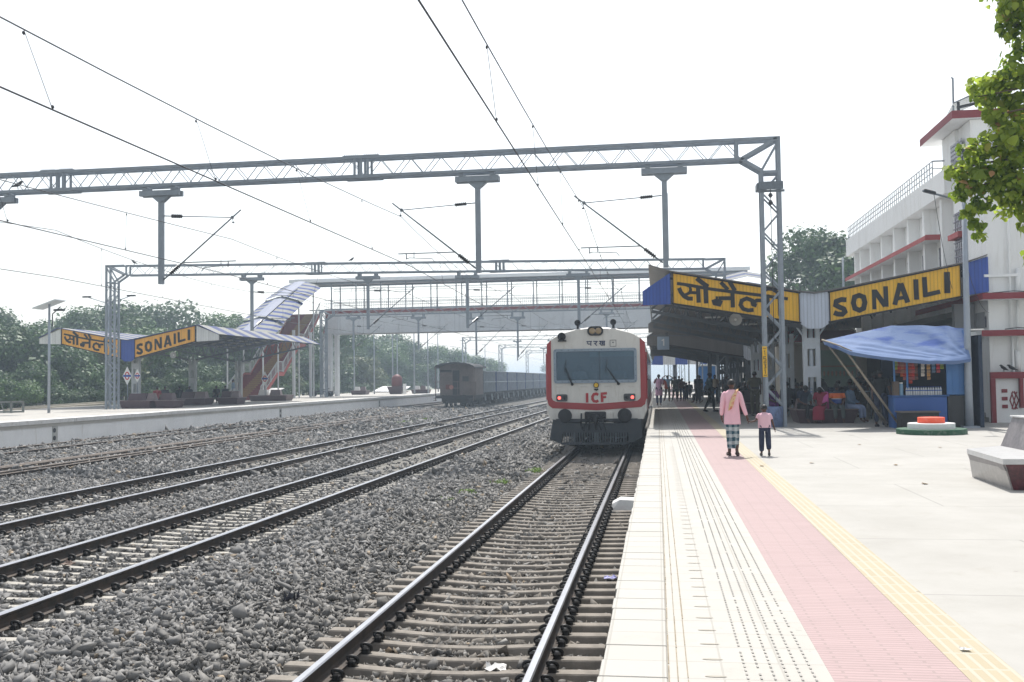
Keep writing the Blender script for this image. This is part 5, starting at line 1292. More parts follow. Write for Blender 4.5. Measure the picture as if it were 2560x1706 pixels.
# tea stall
BLP = mat('bright_blue_stall_paint', srgb(48, 92, 154), .55, 0, .1, 1.5, dirt=(srgb(70, 90, 120), .4)); BLP2 = mat('mid_blue_board', srgb(64, 112, 168), .55, 0, .1, 1.5)
sv = thing('tea_stall', 'blue tea stall under a blue tarpaulin with snack packets and bottled water', 'stall', (7.4, 29.7, 0))
m = MB(); m.bbox(6.62, 8.07, 29.6, 30.3, 0, .88, .01); 
m.box(6.60, 8.12, 29.55, 30.4, .885, .92); obj('counter', m, BLP, sv)
m = MB(); m.box(6.66, 8.05, 29.592, 29.599, .03, .86); obj('counter_front', m, mat('counter_front_blue', srgb(48, 88, 156), .5, 0, .06, 1), sv)
m = MB(); m.box(6.7, 9.0, 31.4, 31.5, 0, 2.35); m.box(8.95, 9.05, 29.62, 31.4, 0, 2.6); m.box(6.7, 8.95, 30.5, 31.39, 2.30, 2.36); obj('shell', m, mat('dark_stall_interior', srgb(40, 52, 72), .8, 0, .2, 2), sv)
m = MB(); m.box(8.07, 8.66, 29.60, 29.64, .93, 2.05)
for x in (8.22, 8.40): m.box(x, x + .012, 29.592, 29.599, .95, 2.03)
for z in (1.1, 1.55): m.box(8.09, 8.52, 29.585, 29.599, z, z + .05)
obj('shutter_door', m, BLP2, sv)
m = MB(); m.box(8.09, 8.66, 29.58, 29.65, .02, .90); obj('dark_lower_panel', m, mat('black_cabinet', (.02, .022, .026), .4, 0, .2, 2), sv)
for x in (6.68, 7.03): m = MB(); m.beam((x, 29.7, .9), (x, 29.7, 2.0), .045); obj('post', m, BLP2, sv)
m = MB(); m.box(8.60, 8.68, 29.55, 30.6, 0, 2.75); obj('side_post', m, BLP2, sv)
m = MB(); m.box(8.69, 9.08, 29.5, 30.9, 2.73, 2.77); obj('white_roof_sheet', m, WHITE, sv)
# tarpaulin: sagging cloth between poles
q = NT('blue_tarpaulin', .7, spec=.2)
mp = q.n('ShaderNodeMapping'); mp.inputs['Scale'].default_value = (1.0, 1.0, 3.0); q.l(q.co(), mp.inputs['Vector'])
nz_ = q.noise(.9, 4, .55, mp.outputs[0])
q.base(q.mix(q.ramp(nz_, [(.38, (0, 0, 0)), (.5, (1, 1, 1))]), srgb(48, 80, 150), srgb(98, 120, 160)))
q.b.inputs['Transmission Weight'].default_value = 0.0; q.bump(q.noise(7, 4, .6, mp.outputs[0]), .015, .5); TARP = q.m
nU, nV = 110, 44
front = [(4.74, 29.5, 2.50), (5.05, 28.95, 2.32), (5.32, 28.7, 2.17), (6.2, 28.75, 2.0), (7.4, 28.8, 1.88), (8.0, 28.95, 1.87), (8.62, 29.2, 1.92)]
top = [(4.74, 29.7, 2.53), (5.4, 30.0, 2.66), (6.1, 30.2, 2.80), (6.79, 30.3, 2.96), (7.5, 30.3, 2.93), (8.25, 30.2, 2.90), (8.65, 29.9, 2.80)]
def interp(P, t):
    x = t * (len(P) - 1); i = min(int(x), len(P) - 2); return Vector(P[i]).lerp(Vector(P[i + 1]), x - i)
rings = []
for j in range(nV + 1):
    v = j / nV; row = []
    for i in range(nU + 1):
        t = i / nU; a = interp(top, t); b = interp(front, t); p = a.lerp(b, v)
        sag = math.sin(math.pi * v) * (.05 + .10 * math.sin(math.pi * t))
        fold = .007 * math.sin(t * 47 + v * 5 + 2 * math.sin(t * 9)) * v + .030 * math.sin(11 * (t - v * .45)) * math.sin(math.pi * v) * (1 - .5 * t) + .007 * math.sin(34 * v + 9 * t) * v ** 2
        # folds that fan out from the right hand corner
        dx, dz = t - 1.02, v - 1.0; ang = math.atan2(dz * .8, dx); fan = .016 * math.sin(ang * 24 + 1.5 * math.sin(ang * 7)) * min(1, math.hypot(dx, dz) * 2.2) * (1 - v * .3) * (1 if t > .35 else t / .35)
        row.append((p.x, p.y - fold * .6 - fan * .6, p.z - sag * .7 + fold * .6 + fan * .7))
    rings.append(row)
m = MB(); m.loft(rings, False, False, True, closed=False)
hem = rings[-1]; m.loft([hem, [(x, y + .06, z - .09 - .010 * math.sin(i * .21)) for i, (x, y, z) in enumerate(hem)]], False, False, True, closed=False)
back = rings[0]; m.loft([[(x, y + 1.5 * min(1, max(.0, (x - 4.9) / 1.2)), z - .03) for x, y, z in back], back], False, False, True, closed=False)
tp = obj('tarpaulin', m, TARP, sv)
BAM = mat('grey_bamboo', srgb(136, 126, 112), .7, 0, .2, 5)
for a, b in (((4.80, 29.6, 2.50), (6.52, 30.0, .12)), ((5.22, 28.9, 2.22), (6.80, 29.55, .0)), ((4.86, 29.75, 2.48), (6.55, 30.2, .02))):
    m = MB(); m.tube([a, b], .032, 8); obj('prop_pole', m, BAM, sv)
m = MB(); m.tube([(4.70, 29.6, 2.54), (5.05, 29.05, 2.36), (5.36, 28.75, 2.17)], .03, 8); obj('tarp_pole', m, BAM, sv)
m = MB(); m.tube([(6.68, 29.75, 1.98), (8.05, 29.75, 2.0)], .012, 6); obj('hanging_rod', m, WIRE, sv)
# goods on the counter: each bottle and hanging packet strip a thing of its own
BOT = NT('clear_water_bottle', .15, spec=.5); BOT.base((.62, .66, .70)); BOT.b.inputs['Transmission Weight'].default_value = .25; BOT = BOT.m
b0 = None
for k in range(15):
    u = 7.0 + .066 * k
    if b0 is None:
        b0 = thing('water_bottle', 'clear water bottle in the close row on the blue stall counter', 'bottle', (u, 29.66, .921), 'water bottles on the stall counter')
        m = MB(); m.lathe((u, 29.66, .921), [(.030, 0), (.032, .02), (.032, .15), (.028, .18), (.013, .215), (.013, .225)], 10, smooth=True); obj('bottle_body', m, BOT, b0)
        m = MB(); m.lathe((u, 29.66, .921), [(.015, .226), (.015, .245)], 8); obj('cap', m, mat('blue_cap', srgb(40, 80, 170), .5), b0)
        m = MB(); m.lathe((u, 29.66, .921), [(.0325, .12), (.0325, .15)], 10); obj('bottle_label', m, mat('blue_label', srgb(60, 90, 160), .5), b0)
    else: dup(b0, (u, 29.66 + .01 * (k % 3), .921))
PKC = [srgb(170, 60, 40), srgb(150, 74, 40), srgb(196, 60, 52), srgb(150, 170, 60), srgb(214, 206, 196), srgb(196, 150, 90), srgb(96, 132, 170), srgb(210, 50, 60), srgb(176, 96, 60), srgb(110, 60, 44)]
PKN = ['reddish orange', 'brown', 'red', 'lime green', 'silver white', 'tan', 'blue', 'bright red', 'rusty', 'dark maroon']
pkx = [(6.74, 3), (6.82, 0), (6.90, 8), (6.97, 0), (7.12, 0), (7.20, 2), (7.28, 9), (7.46, 4), (7.62, 5), (7.76, 6), (7.88, 7), (7.99, 3), (6.78, 8), (6.86, 1)]
for k, (u, ci) in enumerate(pkx):
    y = 29.72 + (.12 if k > 11 else 0); n = (3, 4, 5, 6, 7, 6, 6, 5, 6, 4, 4, 3, 4, 4)[k]
    t_ = thing('packet_strip', 'strip of %s snack packets hanging %s in the tea stall' % (PKN[ci], ('at the left corner', 'second from the left', 'third from the left', 'by the left post', 'right of the blue post', 'in the darker middle', 'beside the gap', 'over the bottles', 'at mid counter', 'near the shutter', 'close to the shutter', 'against the shutter', 'behind the left strips', 'at the back left')[k]), 'snack packets', (u, y, 1.95), 'hanging snack packet strips')
    m = MB(); m.cur = 0
    for j in range(n):
        z = 1.95 - .1 * (j + 1); a = RND.uniform(-.02, .02)
        m.cur = j % 2
        m.loft([[(u - .045, y + a, z + .1), (u + .045, y + a, z + .1)], [(u - .05, y - .03 + a, z + .05), (u + .05, y - .03 + a, z + .05)], [(u - .045, y + a, z + .006), (u + .045, y + a, z + .006)]], False, False, closed=False)
    c = PKC[ci]; obj('packets', m, [mat('packet_foil_%d' % ci, c, .3, .1, .35, 40), mat('packet_foil_alt_%d' % ci, tuple(x * .6 + .08 for x in c), .3, .1, .4, 50)], t_)
m = MB(); m.lathe((6.86, 29.75, .921), [(.07, 0), (.07, .3), (.06, .33)], 14); jr = obj('plastic_jar', m, mat('pale_blue_jar', srgb(120, 160, 190), .2), None, (6.86, 29.75, .921), label='pale blue plastic jar at the left end of the stall counter', category='jar')
m = MB(); m.lathe((6.86, 29.75, .921), [(.062, .332), (.062, .37)], 14); obj('lid', m, WHITE, jr)
m = MB(); m.bbox(6.64, 6.80, 29.64, 29.86, .921, 1.32, .01); obj('carton', m, mat('brown_carton', srgb(96, 84, 74), .8), None, (6.7, 29.7, .921), label='dull brown carton at the corner of the stall counter', category='carton')
m = MB(); m.bbox(6.62, 7.62, 28.75, 29.3, 0, .46, .01); cr = obj('stall_crate', m, mat('black_stained_wood', (.022, .021, .022), .7, 0, .3, 4), None, (7.1, 28.9, 0), label='low black wooden chest standing before the blue stall counter', category='chest')
m = MB(); m.bbox(6.58, 7.66, 28.72, 29.33, .461, .495, .008); obj('lid', m, mat('grey_brown_lid', srgb(104, 96, 90), .7, 0, .2, 3), cr)
m = MB(); m.loft([[(8.90, 30.6, 1.18), (9.02, 30.6, 1.18), (9.02, 30.65, 1.2), (8.90, 30.65, 1.2)], [(8.95, 29.95, 0), (9.16, 29.95, 0), (9.16, 30.02, 0), (8.95, 30.02, 0)]]); lpn = obj('leaning_board', m, mat('dark_teal_board', srgb(38, 52, 62), .5, 0, .2, 3), None, (9.0, 30.2, 0), label='narrow dark board leaning against the wall right of the lamp post', category='board')
m = MB(); m.loft([[(8.94, 30.57, 1.16), (8.97, 30.57, 1.16)], [(9.02, 29.92, .04), (9.05, 29.92, .04)]], False, False, closed=False); obj('edge_strip', m, mat('blue_edge', srgb(70, 100, 140), .5), lpn)

# benches around the canopy columns and on the far platform
BENR = mat('maroon_granite_bench', srgb(74, 52, 58), .45, 0, .2, 3); BENG = mat('grey_brown_bench_top', srgb(116, 100, 100), .4, 0, .15, 3)
def block_bench(label, u0, u1, s0, s1, z, backs, group, hs=.43, hb=.88, topm=None, light=None):
    root = thing('platform_bench', label, 'bench', ((u0 + u1) / 2, (s0 + s1) / 2, z), group)
    m = MB(); t = .12; trap(m, u0, u1, u0 + t, u1 - t, s0, s1, s0 + t, s1 - t, z, z + hs); obj('seat_block', m, BENR, root)
    m = MB(); m.box(u0 - .02, u1 + .02, s0 - .02, s1 + .02, z + hs + .001, z + hs + .03); obj('seat_slab', m, topm or BENG, root)
    for k, (a, b, c_, d) in enumerate(backs):
        m = MB(); trap(m, a + .08, b - .08, a, b, c_ + .1, d - .1, c_, d, z + hs + .031, z + hb); obj('backrest', m, light if light and k == 0 else BENR if k % 2 == 0 else BENG, root)
    return root
block_bench('long maroon granite bench under the canopy column where people sit', 4.35, 6.25, 32.75, 34.6, 0, [(4.45, 6.15, 33.4, 34.0)], 'granite benches of the near platform', .42, .86)
block_bench('maroon granite bench in the shade to the left of the gantry mast', 2.7, 4.1, 41.5, 43.2, 0, [(2.8, 4.0, 42.1, 42.6)], 'granite benches of the near platform', .42, .95)
FG = 'maroon benches of the far platform'
block_bench('maroon bench pair right behind the left gantry mast', -31.5, -29.55, 54.9, 56.2, P2Z, [(-31.3, -30.1, 55.5, 56.0), (-30.1, -29.6, 55.5, 56.0)], FG)
block_bench('maroon bench with slanting back in the middle under the far sign', -29.45, -28.2, 55.2, 56.6, P2Z, [(-29.3, -28.5, 55.6, 56.2)], FG)
block_bench('maroon bench with dark heads above it, right of the far sign column', -31.9, -29.6, 62.2, 63.6, P2Z, [(-31.5, -30.6, 62.6, 63.2), (-30.6, -29.8, 62.7, 63.3)], FG)
block_bench('maroon bench block left of the standing person on the far platform', -29.4, -27.9, 63.5, 65, P2Z, [(-29.3, -28.6, 64, 64.5), (-28.6, -28.0, 64, 64.5)], FG)
block_bench('maroon bench with one white back panel beside the stairs', -31.6, -28.5, 74.0, 75.6, P2Z, [(-31.0, -30.2, 74.4, 74.9), (-30.1, -29.2, 74.5, 75)], FG, light=WHITE)
block_bench('bench with white back panels, left of the two white backed benches by the water booth', -33.8, -32.0, 107, 108.6, P2Z, [(-33.5, -32.9, 107.4, 107.9), (-32.8, -32.2, 107.4, 107.9)], FG, light=WHITE)
block_bench('bench with white back panels, between the water booth and the brake van', -27.9, -25.9, 111, 112.6, P2Z, [(-27.6, -27.0, 111.4, 111.9), (-26.9, -26.3, 111.4, 111.9)], FG, light=WHITE)
wb = thing('water_booth', 'round topped maroon water booth between benches on the far platform', 'booth', (-29.0, 108.5, P2Z))
m = MB(); trap(m, -29.9, -28.1, -29.6, -28.4, 108, 109.2, 108.2, 109, P2Z, 1.0); obj('trough', m, BENR, wb)
m = MB(); m.lathe((-28.9, 108.6, 0), [(.6, 1.001), (.6, 1.9), (.5, 2.1), (.25, 2.3), (.05, 2.36)], 16, smooth=True); obj('tank', m, mat('maroon_tank', srgb(110, 60, 60), .6, 0, .15, 2), wb)
m = MB(); m.box(-28.0, -27.9, 107.8, 108.9, P2Z, 1.3); obj('white_screen', m, WHITE, wb)
# luggage trolley, gate frame, stacked rails, far platform name signs
tr = thing('luggage_trolley', 'dark flat luggage trolley parked by the bridge pier on the far platform', 'trolley', (-33.0, 96, P2Z))
m = MB(); m.box(-34.0, -31.9, 94.2, 95.4, .62, .70); m.beam((-34.0, 94.8, .7), (-33.6, 94.8, 1.2), .08); m.beam((-33.2, 94.2, .7), (-31.9, 94.2, .95), .06); obj('deck', m, TK, tr)
for du in (-.85, .85):
    for ds in (-.5, .5): m = MB(); m.lathe((-32.95 + du, 94.8 + ds, .42), [(.26, -.05), (.26, .05)], 14, 'Y'); obj('wheel', m, TK, tr)
gf = thing('gate_frame', 'low grey angle iron frame standing at the left edge of the far platform', 'frame', (-34.2, 48, P2Z))
m = MB()
for u in (-35.4, -33.6):
    for s in (48, 49): m.beam((u, s, P2Z), (u, s, .72), .09)
    m.beam((u, 48, .72), (u, 49, .72), .08); m.beam((u, 48, P2Z + .05), (u, 49, P2Z + .05), .08)
for s in (48, 49): m.beam((-35.4, s, .72), (-33.6, s, .72), .08); m.beam((-35.4, s, P2Z + .05), (-33.6, s, P2Z + .05), .07)
for k in range(3): m.beam((-35.2 + .6 * k, 48, P2Z), (-35.4 + .6 * k, 48, .7), .04)
obj('angle_iron', m, mat('grey_green_iron', srgb(112, 116, 112), .7, .1, .2, 3), gf)
for k, (a, b, z) in enumerate((((-36.8, 52.2), (-31.6, 55.6), .25), ((-36.2, 52.6), (-31.7, 55.8), .34), ((-36.9, 52.0), (-32.4, 54.8), .20))):
    m = MB(); m.tube([(a[0], a[1], z), (b[0], b[1], z + .25)], .05, 6); obj('stacked_pole', m, mat('bleached_timber', srgb(170, 164, 150), .8, 0, .2, 4), None, (a[0], a[1], z), label='bleached timber pole lying on the far platform beside the gantry mast', category='pole', group='timber poles on the far platform')
for k, (u, s, z, w_, lab) in enumerate(((-32.15, 57.0, 2.1, .30, 'white diamond name sign with red ring and blue bar, left of two'), (-31.6, 57.2, 2.1, .22, 'smaller diamond name sign on the canopy column, right of two'), (-30.3, 74.1, 1.9, .3, 'small white diamond sign on the column near the stairs'))):
    t_ = thing('diamond_sign', lab, 'sign', (u, s, z), 'diamond name signs')
    m = MB(); m.loft([[(u - w_, y, z), (u, y, z - w_ * 1.9), (u + w_, y, z), (u, y, z + w_ * 1.9)] for y in (s - .02, s)]); obj('board', m, WHITE, t_)
    m = MB(); P = [(u + w_ * .42 * math.cos(t), z + w_ * .72 * math.sin(t)) for t in np.linspace(0, 2 * math.pi, 17)]; paint(m, [(w_ * .24, P)], lambda a, b, k: (a, s - .024, b)); obj('red_ring', m, mat('sign_red', srgb(196, 60, 60), .5), t_)
    m = MB(); m.box(u - w_ * .85, u + w_ * .85, s - .032, s - .026, z - w_ * .22, z + w_ * .22); obj('blue_bar', m, mat('sign_blue', srgb(56, 84, 160), .5), t_)
    m = MB(); m.tube([(u, s + .04, P2Z), (u, s + .04, z + .3)], .03, 6); obj('post', m, STEEL, t_)
# white stone kerb block in the ballast by the platform, and litter
m = MB(); m.loft([[(-.92, 18.9, -1.0), (-.32, 18.9, -1.0), (-.32, 19.0, -.80), (-.75, 19.0, -.78), (-.9, 19.0, -.86)], [(-.92, 19.5, -1.0), (-.32, 19.5, -1.0), (-.32, 19.5, -.80), (-.75, 19.5, -.78), (-.9, 19.5, -.86)]]); obj('kilometre_stone', m, mat('white_stone_paint', (.66, .66, .65), .7, 0, .1, 3), None, (-.6, 19.2, -1), label='white painted stone block between the track and the platform edge', category='stone')
def litter(label, u, s, z, size, c, cat='litter', th=.25):
    m = MB(); n = 5; pts = [[(u + size * (i / n - .5) + RND.uniform(-1, 1) * size * .06, s + size * (j / n - .5) * .9, z + abs(RND.gauss(0, 1)) * size * th * .5) for i in range(n + 1)] for j in range(n + 1)]
    m.loft(pts, False, False, closed=False); m.v = [(x, y, zz) for x, y, zz in m.v]
    obj('litter', m, mat('litter_' + label.split()[0] + label.split()[1], c, .6, 0, .15, 20), None, (u, s, z), label=label, category=cat)
litter('crumpled white paper lying between the sleepers of the near track', -1.42, 8.55, -.98, .17, (.75, .74, .72))
litter('small white cup lid on a sleeper end by the platform', -.58, 8.1, -.95, .08, (.72, .72, .7))
litter('pale clear wrapper near the bottom of the near track', -1.35, 6.9, -.97, .2, (.5, .55, .6))
litter('lilac white scrap on the ballast heap left of the near track', -3.7, 7.6, -.92, .16, (.68, .68, .76))
litter('dark slanted board scrap stuck in the ballast heap', -3.93, 10.3, -.84, .15, (.02, .02, .03), th=.7)
litter('red scrap on the ballast beside the near track', -4.6, 6.7, -.85, .09, (.35, .04, .04))
litter('turquoise wrapper by the platform wall', -.44, 9.9, -.98, .15, (.3, .55, .55))
litter('violet packet on the sleeper ends beside the platform', -.62, 12.4, -.95, .15, (.34, .34, .6))
litter('brown crushed carton against the second track rail', -7.9, 12.5, -.90, .16, (.2, .14, .11), th=.4)
litter('white scrap on the yellow tactile paving at lower right', 1.62, 5.75, .01, .05, (.7, .7, .7))
for k, (u, s) in enumerate(((3.6, 14.4), (3.9, 17.4), (4.3, 22.5), (5.7, 21.5), (2.6, 17.8), (1.7, 17.2), (6.3, 17.5))):
    m = MB(); m.add([(u + .05 * math.cos(t) * RND.uniform(.6, 1), s + .07 * math.sin(t), .006 + .012 * RND.random()) for t in np.linspace(0, 6.28, 7)[:-1]], [tuple(range(6))]); obj('fallen_leaf', m, mat('dry_leaf_brown', srgb(120, 100, 70), .8, 0, .3, 20), None, (u, s, 0), label='small dry leaf lying on the pale platform floor', category='leaf', group='dry leaves on the platform')
# ------------------------------------------------------------------ people
SKIN = mat('brown_skin', srgb(112, 74, 56), .6, 0, .08, 6); SKIND = mat('dark_brown_skin', srgb(82, 54, 42), .6, 0, .08, 6)
HAIR = mat('black_hair', (.010, .009, .009), .55, 0, .3, 20)
def cloth(name, c, var=.14): return mat(name, c, .85, 0, var, 7, bump=.006)
def skinmesh(name, nodes, edges, m, root, sub=1):
    """nodes: {key: (x, y, z, r) or (x, y, z, rx, ry)}; one grown surface"""
    keys = list(nodes); idx = {k: i for i, k in enumerate(keys)}
    me = bpy.data.meshes.new(name); me.from_pydata([nodes[k][:3] for k in keys], [(idx[a], idx[b]) for a, b in edges], []); me.materials.append(m)
    o = bpy.data.objects.new(name, me); COL.objects.link(o); o.parent = root
    md = o.modifiers.new('Skin', 'SKIN'); md.use_smooth_shade = True; md.branch_smoothing = .4
    adj = {k: [] for k in keys}
    for a, b in edges: adj[a].append(b); adj[b].append(a)
    seen = set()
    sv = me.skin_vertices[0].data
    for k in keys:
        v = nodes[k]; sv[idx[k]].radius = (v[3], v[4] if len(v) > 4 else v[3]); sv[idx[k]].use_root = False
    for k in keys:
        if k in seen: continue
        sv[idx[k]].use_root = True; st_ = [k]
        while st_:
            x = st_.pop()
            if x in seen: continue
            seen.add(x); st_ += adj[x]
    ss_ = o.modifiers.new('Sub', 'SUBSURF'); ss_.levels = sub; ss_.render_levels = sub
    return o
STAND = dict(pelvis=(0, 0, .95), waist=(0, .01, 1.08), chest=(0, .0, 1.29), neck=(0, -.005, 1.44), skull=(0, .015, 1.555), crown=(0, .01, 1.625),
             shL=(-.175, 0, 1.375), elL=(-.215, -.03, 1.10), wrL=(-.225, .02, .87), haL=(-.225, .04, .79), shR=(.175, 0, 1.375), elR=(.215, -.03, 1.10), wrR=(.225, .02, .87), haR=(.225, .04, .79),
             hipL=(-.095, 0, .90), knL=(-.10, .02, .49), anL=(-.10, -.02, .085), toL=(-.115, .13, .035), hipR=(.095, 0, .90), knR=(.10, .02, .49), anR=(.10, -.02, .085), toR=(.115, .13, .035))
SEAT = dict(STAND, pelvis=(0, 0, .55), waist=(0, .01, .68), chest=(0, .03, .90), neck=(0, .04, 1.05), skull=(0, .07, 1.165), crown=(0, .065, 1.235),
            shL=(-.175, .03, .985), elL=(-.225, .08, .72), wrL=(-.12, .28, .62), haL=(-.06, .35, .60), shR=(.175, .03, .985), elR=(.225, .08, .72), wrR=(.12, .28, .62), haR=(.06, .35, .60),
            hipL=(-.095, .05, .52), knL=(-.12, .43, .50), anL=(-.12, .44, .09), toL=(-.13, .58, .04), hipR=(.095, .05, .52), knR=(.12, .43, .50), anR=(.12, .44, .09), toR=(.13, .58, .04))
def hand_nodes(N, E, J, side, k):
    """palm with four unequal fingers and a thumb, slightly curled"""
    wr = Vector(J['wr' + side]); ha = Vector(J['ha' + side]); d = (ha - wr).normalized(); sg = -1 if side == 'L' else 1
    fwd = Vector((0, 1, 0)); fwd = (fwd - d * fwd.dot(d)).normalized(); inw = Vector((-sg, 0, 0))
    for i, (off, L) in enumerate(((.030, .075), (.011, .085), (-.009, .08), (-.028, .062))):
        b = ha + fwd * off - d * .005; mid = b + d * L * .55 + inw * .006; tip = b + d * L + inw * .028
        a0, a1, a2 = ('f%s%d%s' % (side, i, q_) for q_ in 'abc')
        N[a0] = (*b, .0095 * k); N[a1] = (*mid, .009 * k); N[a2] = (*tip, .0075 * k); E += [(a0, a1), (a1, a2)]
    b = wr.lerp(ha, .45) + fwd * .022; t0, t1, t2 = ('t%s%s' % (side, q_) for q_ in 'abc')
    N[t0] = (*b, .011 * k); N[t1] = (*(b + fwd * .03 + d * .025 + inw * .012), .0105 * k); N[t2] = (*(b + fwd * .034 + d * .06 + inw * .02), .0085 * k); E += [(t0, t1), (t1, t2)]
def person(label, loc, h, yaw, shirt, lower, kind='trousers', pose=None, base=STAND, skin=SKIN, sleeves='short', hair=HAIR, group=None, fingers=False, shoes=None, build=1.0, extra=None, girl=False, child=False, cloak=None, tail=.0):
    J = dict(base); J.update(pose or {})
    root = thing('person', label, 'person', loc, group)
    root.rotation_euler = (0, 0, rad(yaw)); k = h / 1.665; root.scale = (k, k, k)
    B = build; hs = 1.22 if child else 1.0
    N = {}; E = []
    R0 = dict(pelvis=(.125 * B, .095 * B), waist=(.115 * B, .085 * B), chest=(.135 * B, .095 * B), neck=(.05, .052), sh=.052, el=.038, wr=.026, ha=.03, hip=.085 * B, kn=.055, an=.036, to=.035)
    for key, v in J.items():
        kk = key[:-1] if key[-1] in 'LR' else key
        if kk == 'skull': N[key] = (*v, .074 * hs, .088 * hs)
        elif kk == 'crown': N[key] = (*v, .058 * hs, .070 * hs)
        else:
            r_ = R0[kk]
            if shirt is not None and kk in ('pelvis', 'waist', 'chest', 'hip'): r_ = tuple(x * .68 for x in r_) if isinstance(r_, tuple) else r_ * .7
            N[key] = (*v, *(r_ if isinstance(r_, tuple) else (r_, r_)))
    sk = Vector(J['skull']); nk = Vector(J['neck']); hd = (Vector(J['crown']) - sk); 
    N['jaw'] = (sk.x, sk.y + .022 * hs, sk.z - .062 * hs, .05 * hs, .058 * hs)
    E += [('pelvis', 'waist'), ('waist', 'chest'), ('chest', 'neck'), ('neck', 'jaw'), ('jaw', 'skull'), ('skull', 'crown')]
    for s_ in 'LR': E += [('chest', 'sh' + s_), ('sh' + s_, 'el' + s_), ('el' + s_, 'wr' + s_), ('wr' + s_, 'ha' + s_), ('pelvis', 'hip' + s_), ('hip' + s_, 'kn' + s_), ('kn' + s_, 'an' + s_), ('an' + s_, 'to' + s_)]
    N['nose0'] = (sk.x, sk.y + .075 * hs, sk.z - .005, .012, .012); N['nose1'] = (sk.x, sk.y + .098 * hs, sk.z - .03, .013, .011); E.append(('nose0', 'nose1'))
    for sg, nm in ((-1, 'eaL'), (1, 'eaR')): N[nm + '0'] = (sk.x + sg * .07 * hs, sk.y, sk.z + .012, .012, .02); N[nm + '1'] = (sk.x + sg * .082 * hs, sk.y - .008, sk.z - .022, .009, .018); E.append((nm + '0', nm + '1'))
    if fingers:
        for s_ in 'LR': hand_nodes(N, E, J, s_, 1.0)
    body = skinmesh('body', N, E, skin, root, 2 if fingers else 1)
    # face: eyes and mouth
    mb = MB()
    for sg in (-1, 1): mb.ell((sk.x + sg * .031 * hs, sk.y + .078 * hs, sk.z + .008), (.013, .010, .008), 8, 5)
    mb.beam((sk.x - .022, sk.y + .083 * hs, sk.z - .058 * hs), (sk.x + .022, sk.y + .083 * hs, sk.z - .058 * hs), .008, .007)
    ob = obj('eyes_and_mouth', mb, mat('dark_features', (.02, .012, .010), .5)); ob.parent = body
    # hair
    mb = MB(); rot = Matrix.Rotation(rad(-16), 3, 'X')
    mb.ell((sk.x, sk.y - .012, sk.z + .018), (.084 * hs, .102 * hs, .104 * hs), 14, 9, -.38, 1.0, rot)
    if girl: mb.ell((sk.x, sk.y - .085, sk.z - .06), (.05, .045, .075), 10, 7)
    o_ = obj('hair', mb, hair); o_.parent = root
    # shirt
    if shirt is not None:
        mb = MB(); n = 20; G = {}
        P_ = Vector(J['pelvis']); Wv = Vector(J['waist']); Cv = Vector(J['chest']); Nv = Vector(J['neck'])
        sw = abs(J['shR'][0] - J['shL'][0]) / 2; zs = (J['shL'][2] + J['shR'][2]) / 2
        hem = P_ + (P_ - Wv).normalized() * (.04 + tail); ch = 1.27 if child else 1.0
        prof = [(hem, (.160 * B + tail * .10) * ch, (.122 * B + tail * .09) * ch), (P_, .158 * B * ch + tail * .05, .122 * B * ch + tail * .05), (Wv, .150 * B * ch + tail * .03, .116 * B * ch + tail * .03), (Cv, .165 * B * ch, .122 * B * ch),
                (Cv.lerp(Nv, .42), sw + .012, .118 * B), (Vector((Nv.x, Nv.y * .5 + Cv.y * .5, zs + .035)), sw * .80, .090), (Vector((Nv.x, Nv.y, zs + .062)), .090, .074), (Vector((Nv.x, Nv.y, Nv.z + .005)), .060, .060)]
        rings = []
        for k_, (c_, a, b) in enumerate(prof):
            t0 = c_.z * 23
            rings.append([(c_.x + a * math.copysign(abs(math.cos(t)) ** .85, math.cos(t)) * (1 + .025 * math.sin(3 * t + t0) * (k_ < 4)), c_.y + b * math.sin(t) * (1 + .03 * math.sin(5 * t + t0) * (k_ < 4)), c_.z) for t in (2 * math.pi * q_ / n for q_ in range(n))])
        mb.loft(rings, False, False, True)
        for s_ in 'LR':
            sh, el, wr = Vector(J['sh' + s_]), Vector(J['el' + s_]), Vector(J['wr' + s_]); sg = -1 if s_ == 'L' else 1
            root_ = sh + Vector((-sg * .05, 0, .0))
            if sleeves == 'short': mb.tube([root_, sh + Vector((0, 0, -.005)), sh.lerp(el, .35), sh.lerp(el, .72)], [.062, .066, .062, .066], 12)
            else: mb.tube([root_, sh + Vector((0, 0, -.005)), sh.lerp(el, .5), el, el.lerp(wr, .5), el.lerp(wr, .92)], [.062, .064, .056, .053, .046, .044], 12)
        o_ = obj('shirt', mb, shirt); o_.parent = root
        if fingers or child:
            sb = o_.modifiers.new('Sub', 'SUBSURF'); sb.levels = 1; sb.render_levels = 1
    # lower garment
    if kind == 'trousers':
        T = {'pel': (*J['pelvis'], .137 * B, .108 * B)}; Et = []
        for s_ in 'LR':
            hp, kn, an = Vector(J['hip' + s_]), Vector(J['kn' + s_]), Vector(J['an' + s_])
            cw = 1.35 if child else 1.08
            T['hp' + s_] = (*hp, .098 * B, .098 * B); T['kn' + s_] = (*kn, .070 * cw, .072 * cw); T['an' + s_] = (*kn.lerp(an, .90), .056 * cw, .060 * cw)
            Et += [('pel', 'hp' + s_), ('hp' + s_, 'kn' + s_), ('kn' + s_, 'an' + s_)]
        skinmesh('trousers', T, Et, lower, root, 2 if fingers else 1)
    elif kind in ('lungi', 'sari'):
        mb = MB(); n = 26; rings = []
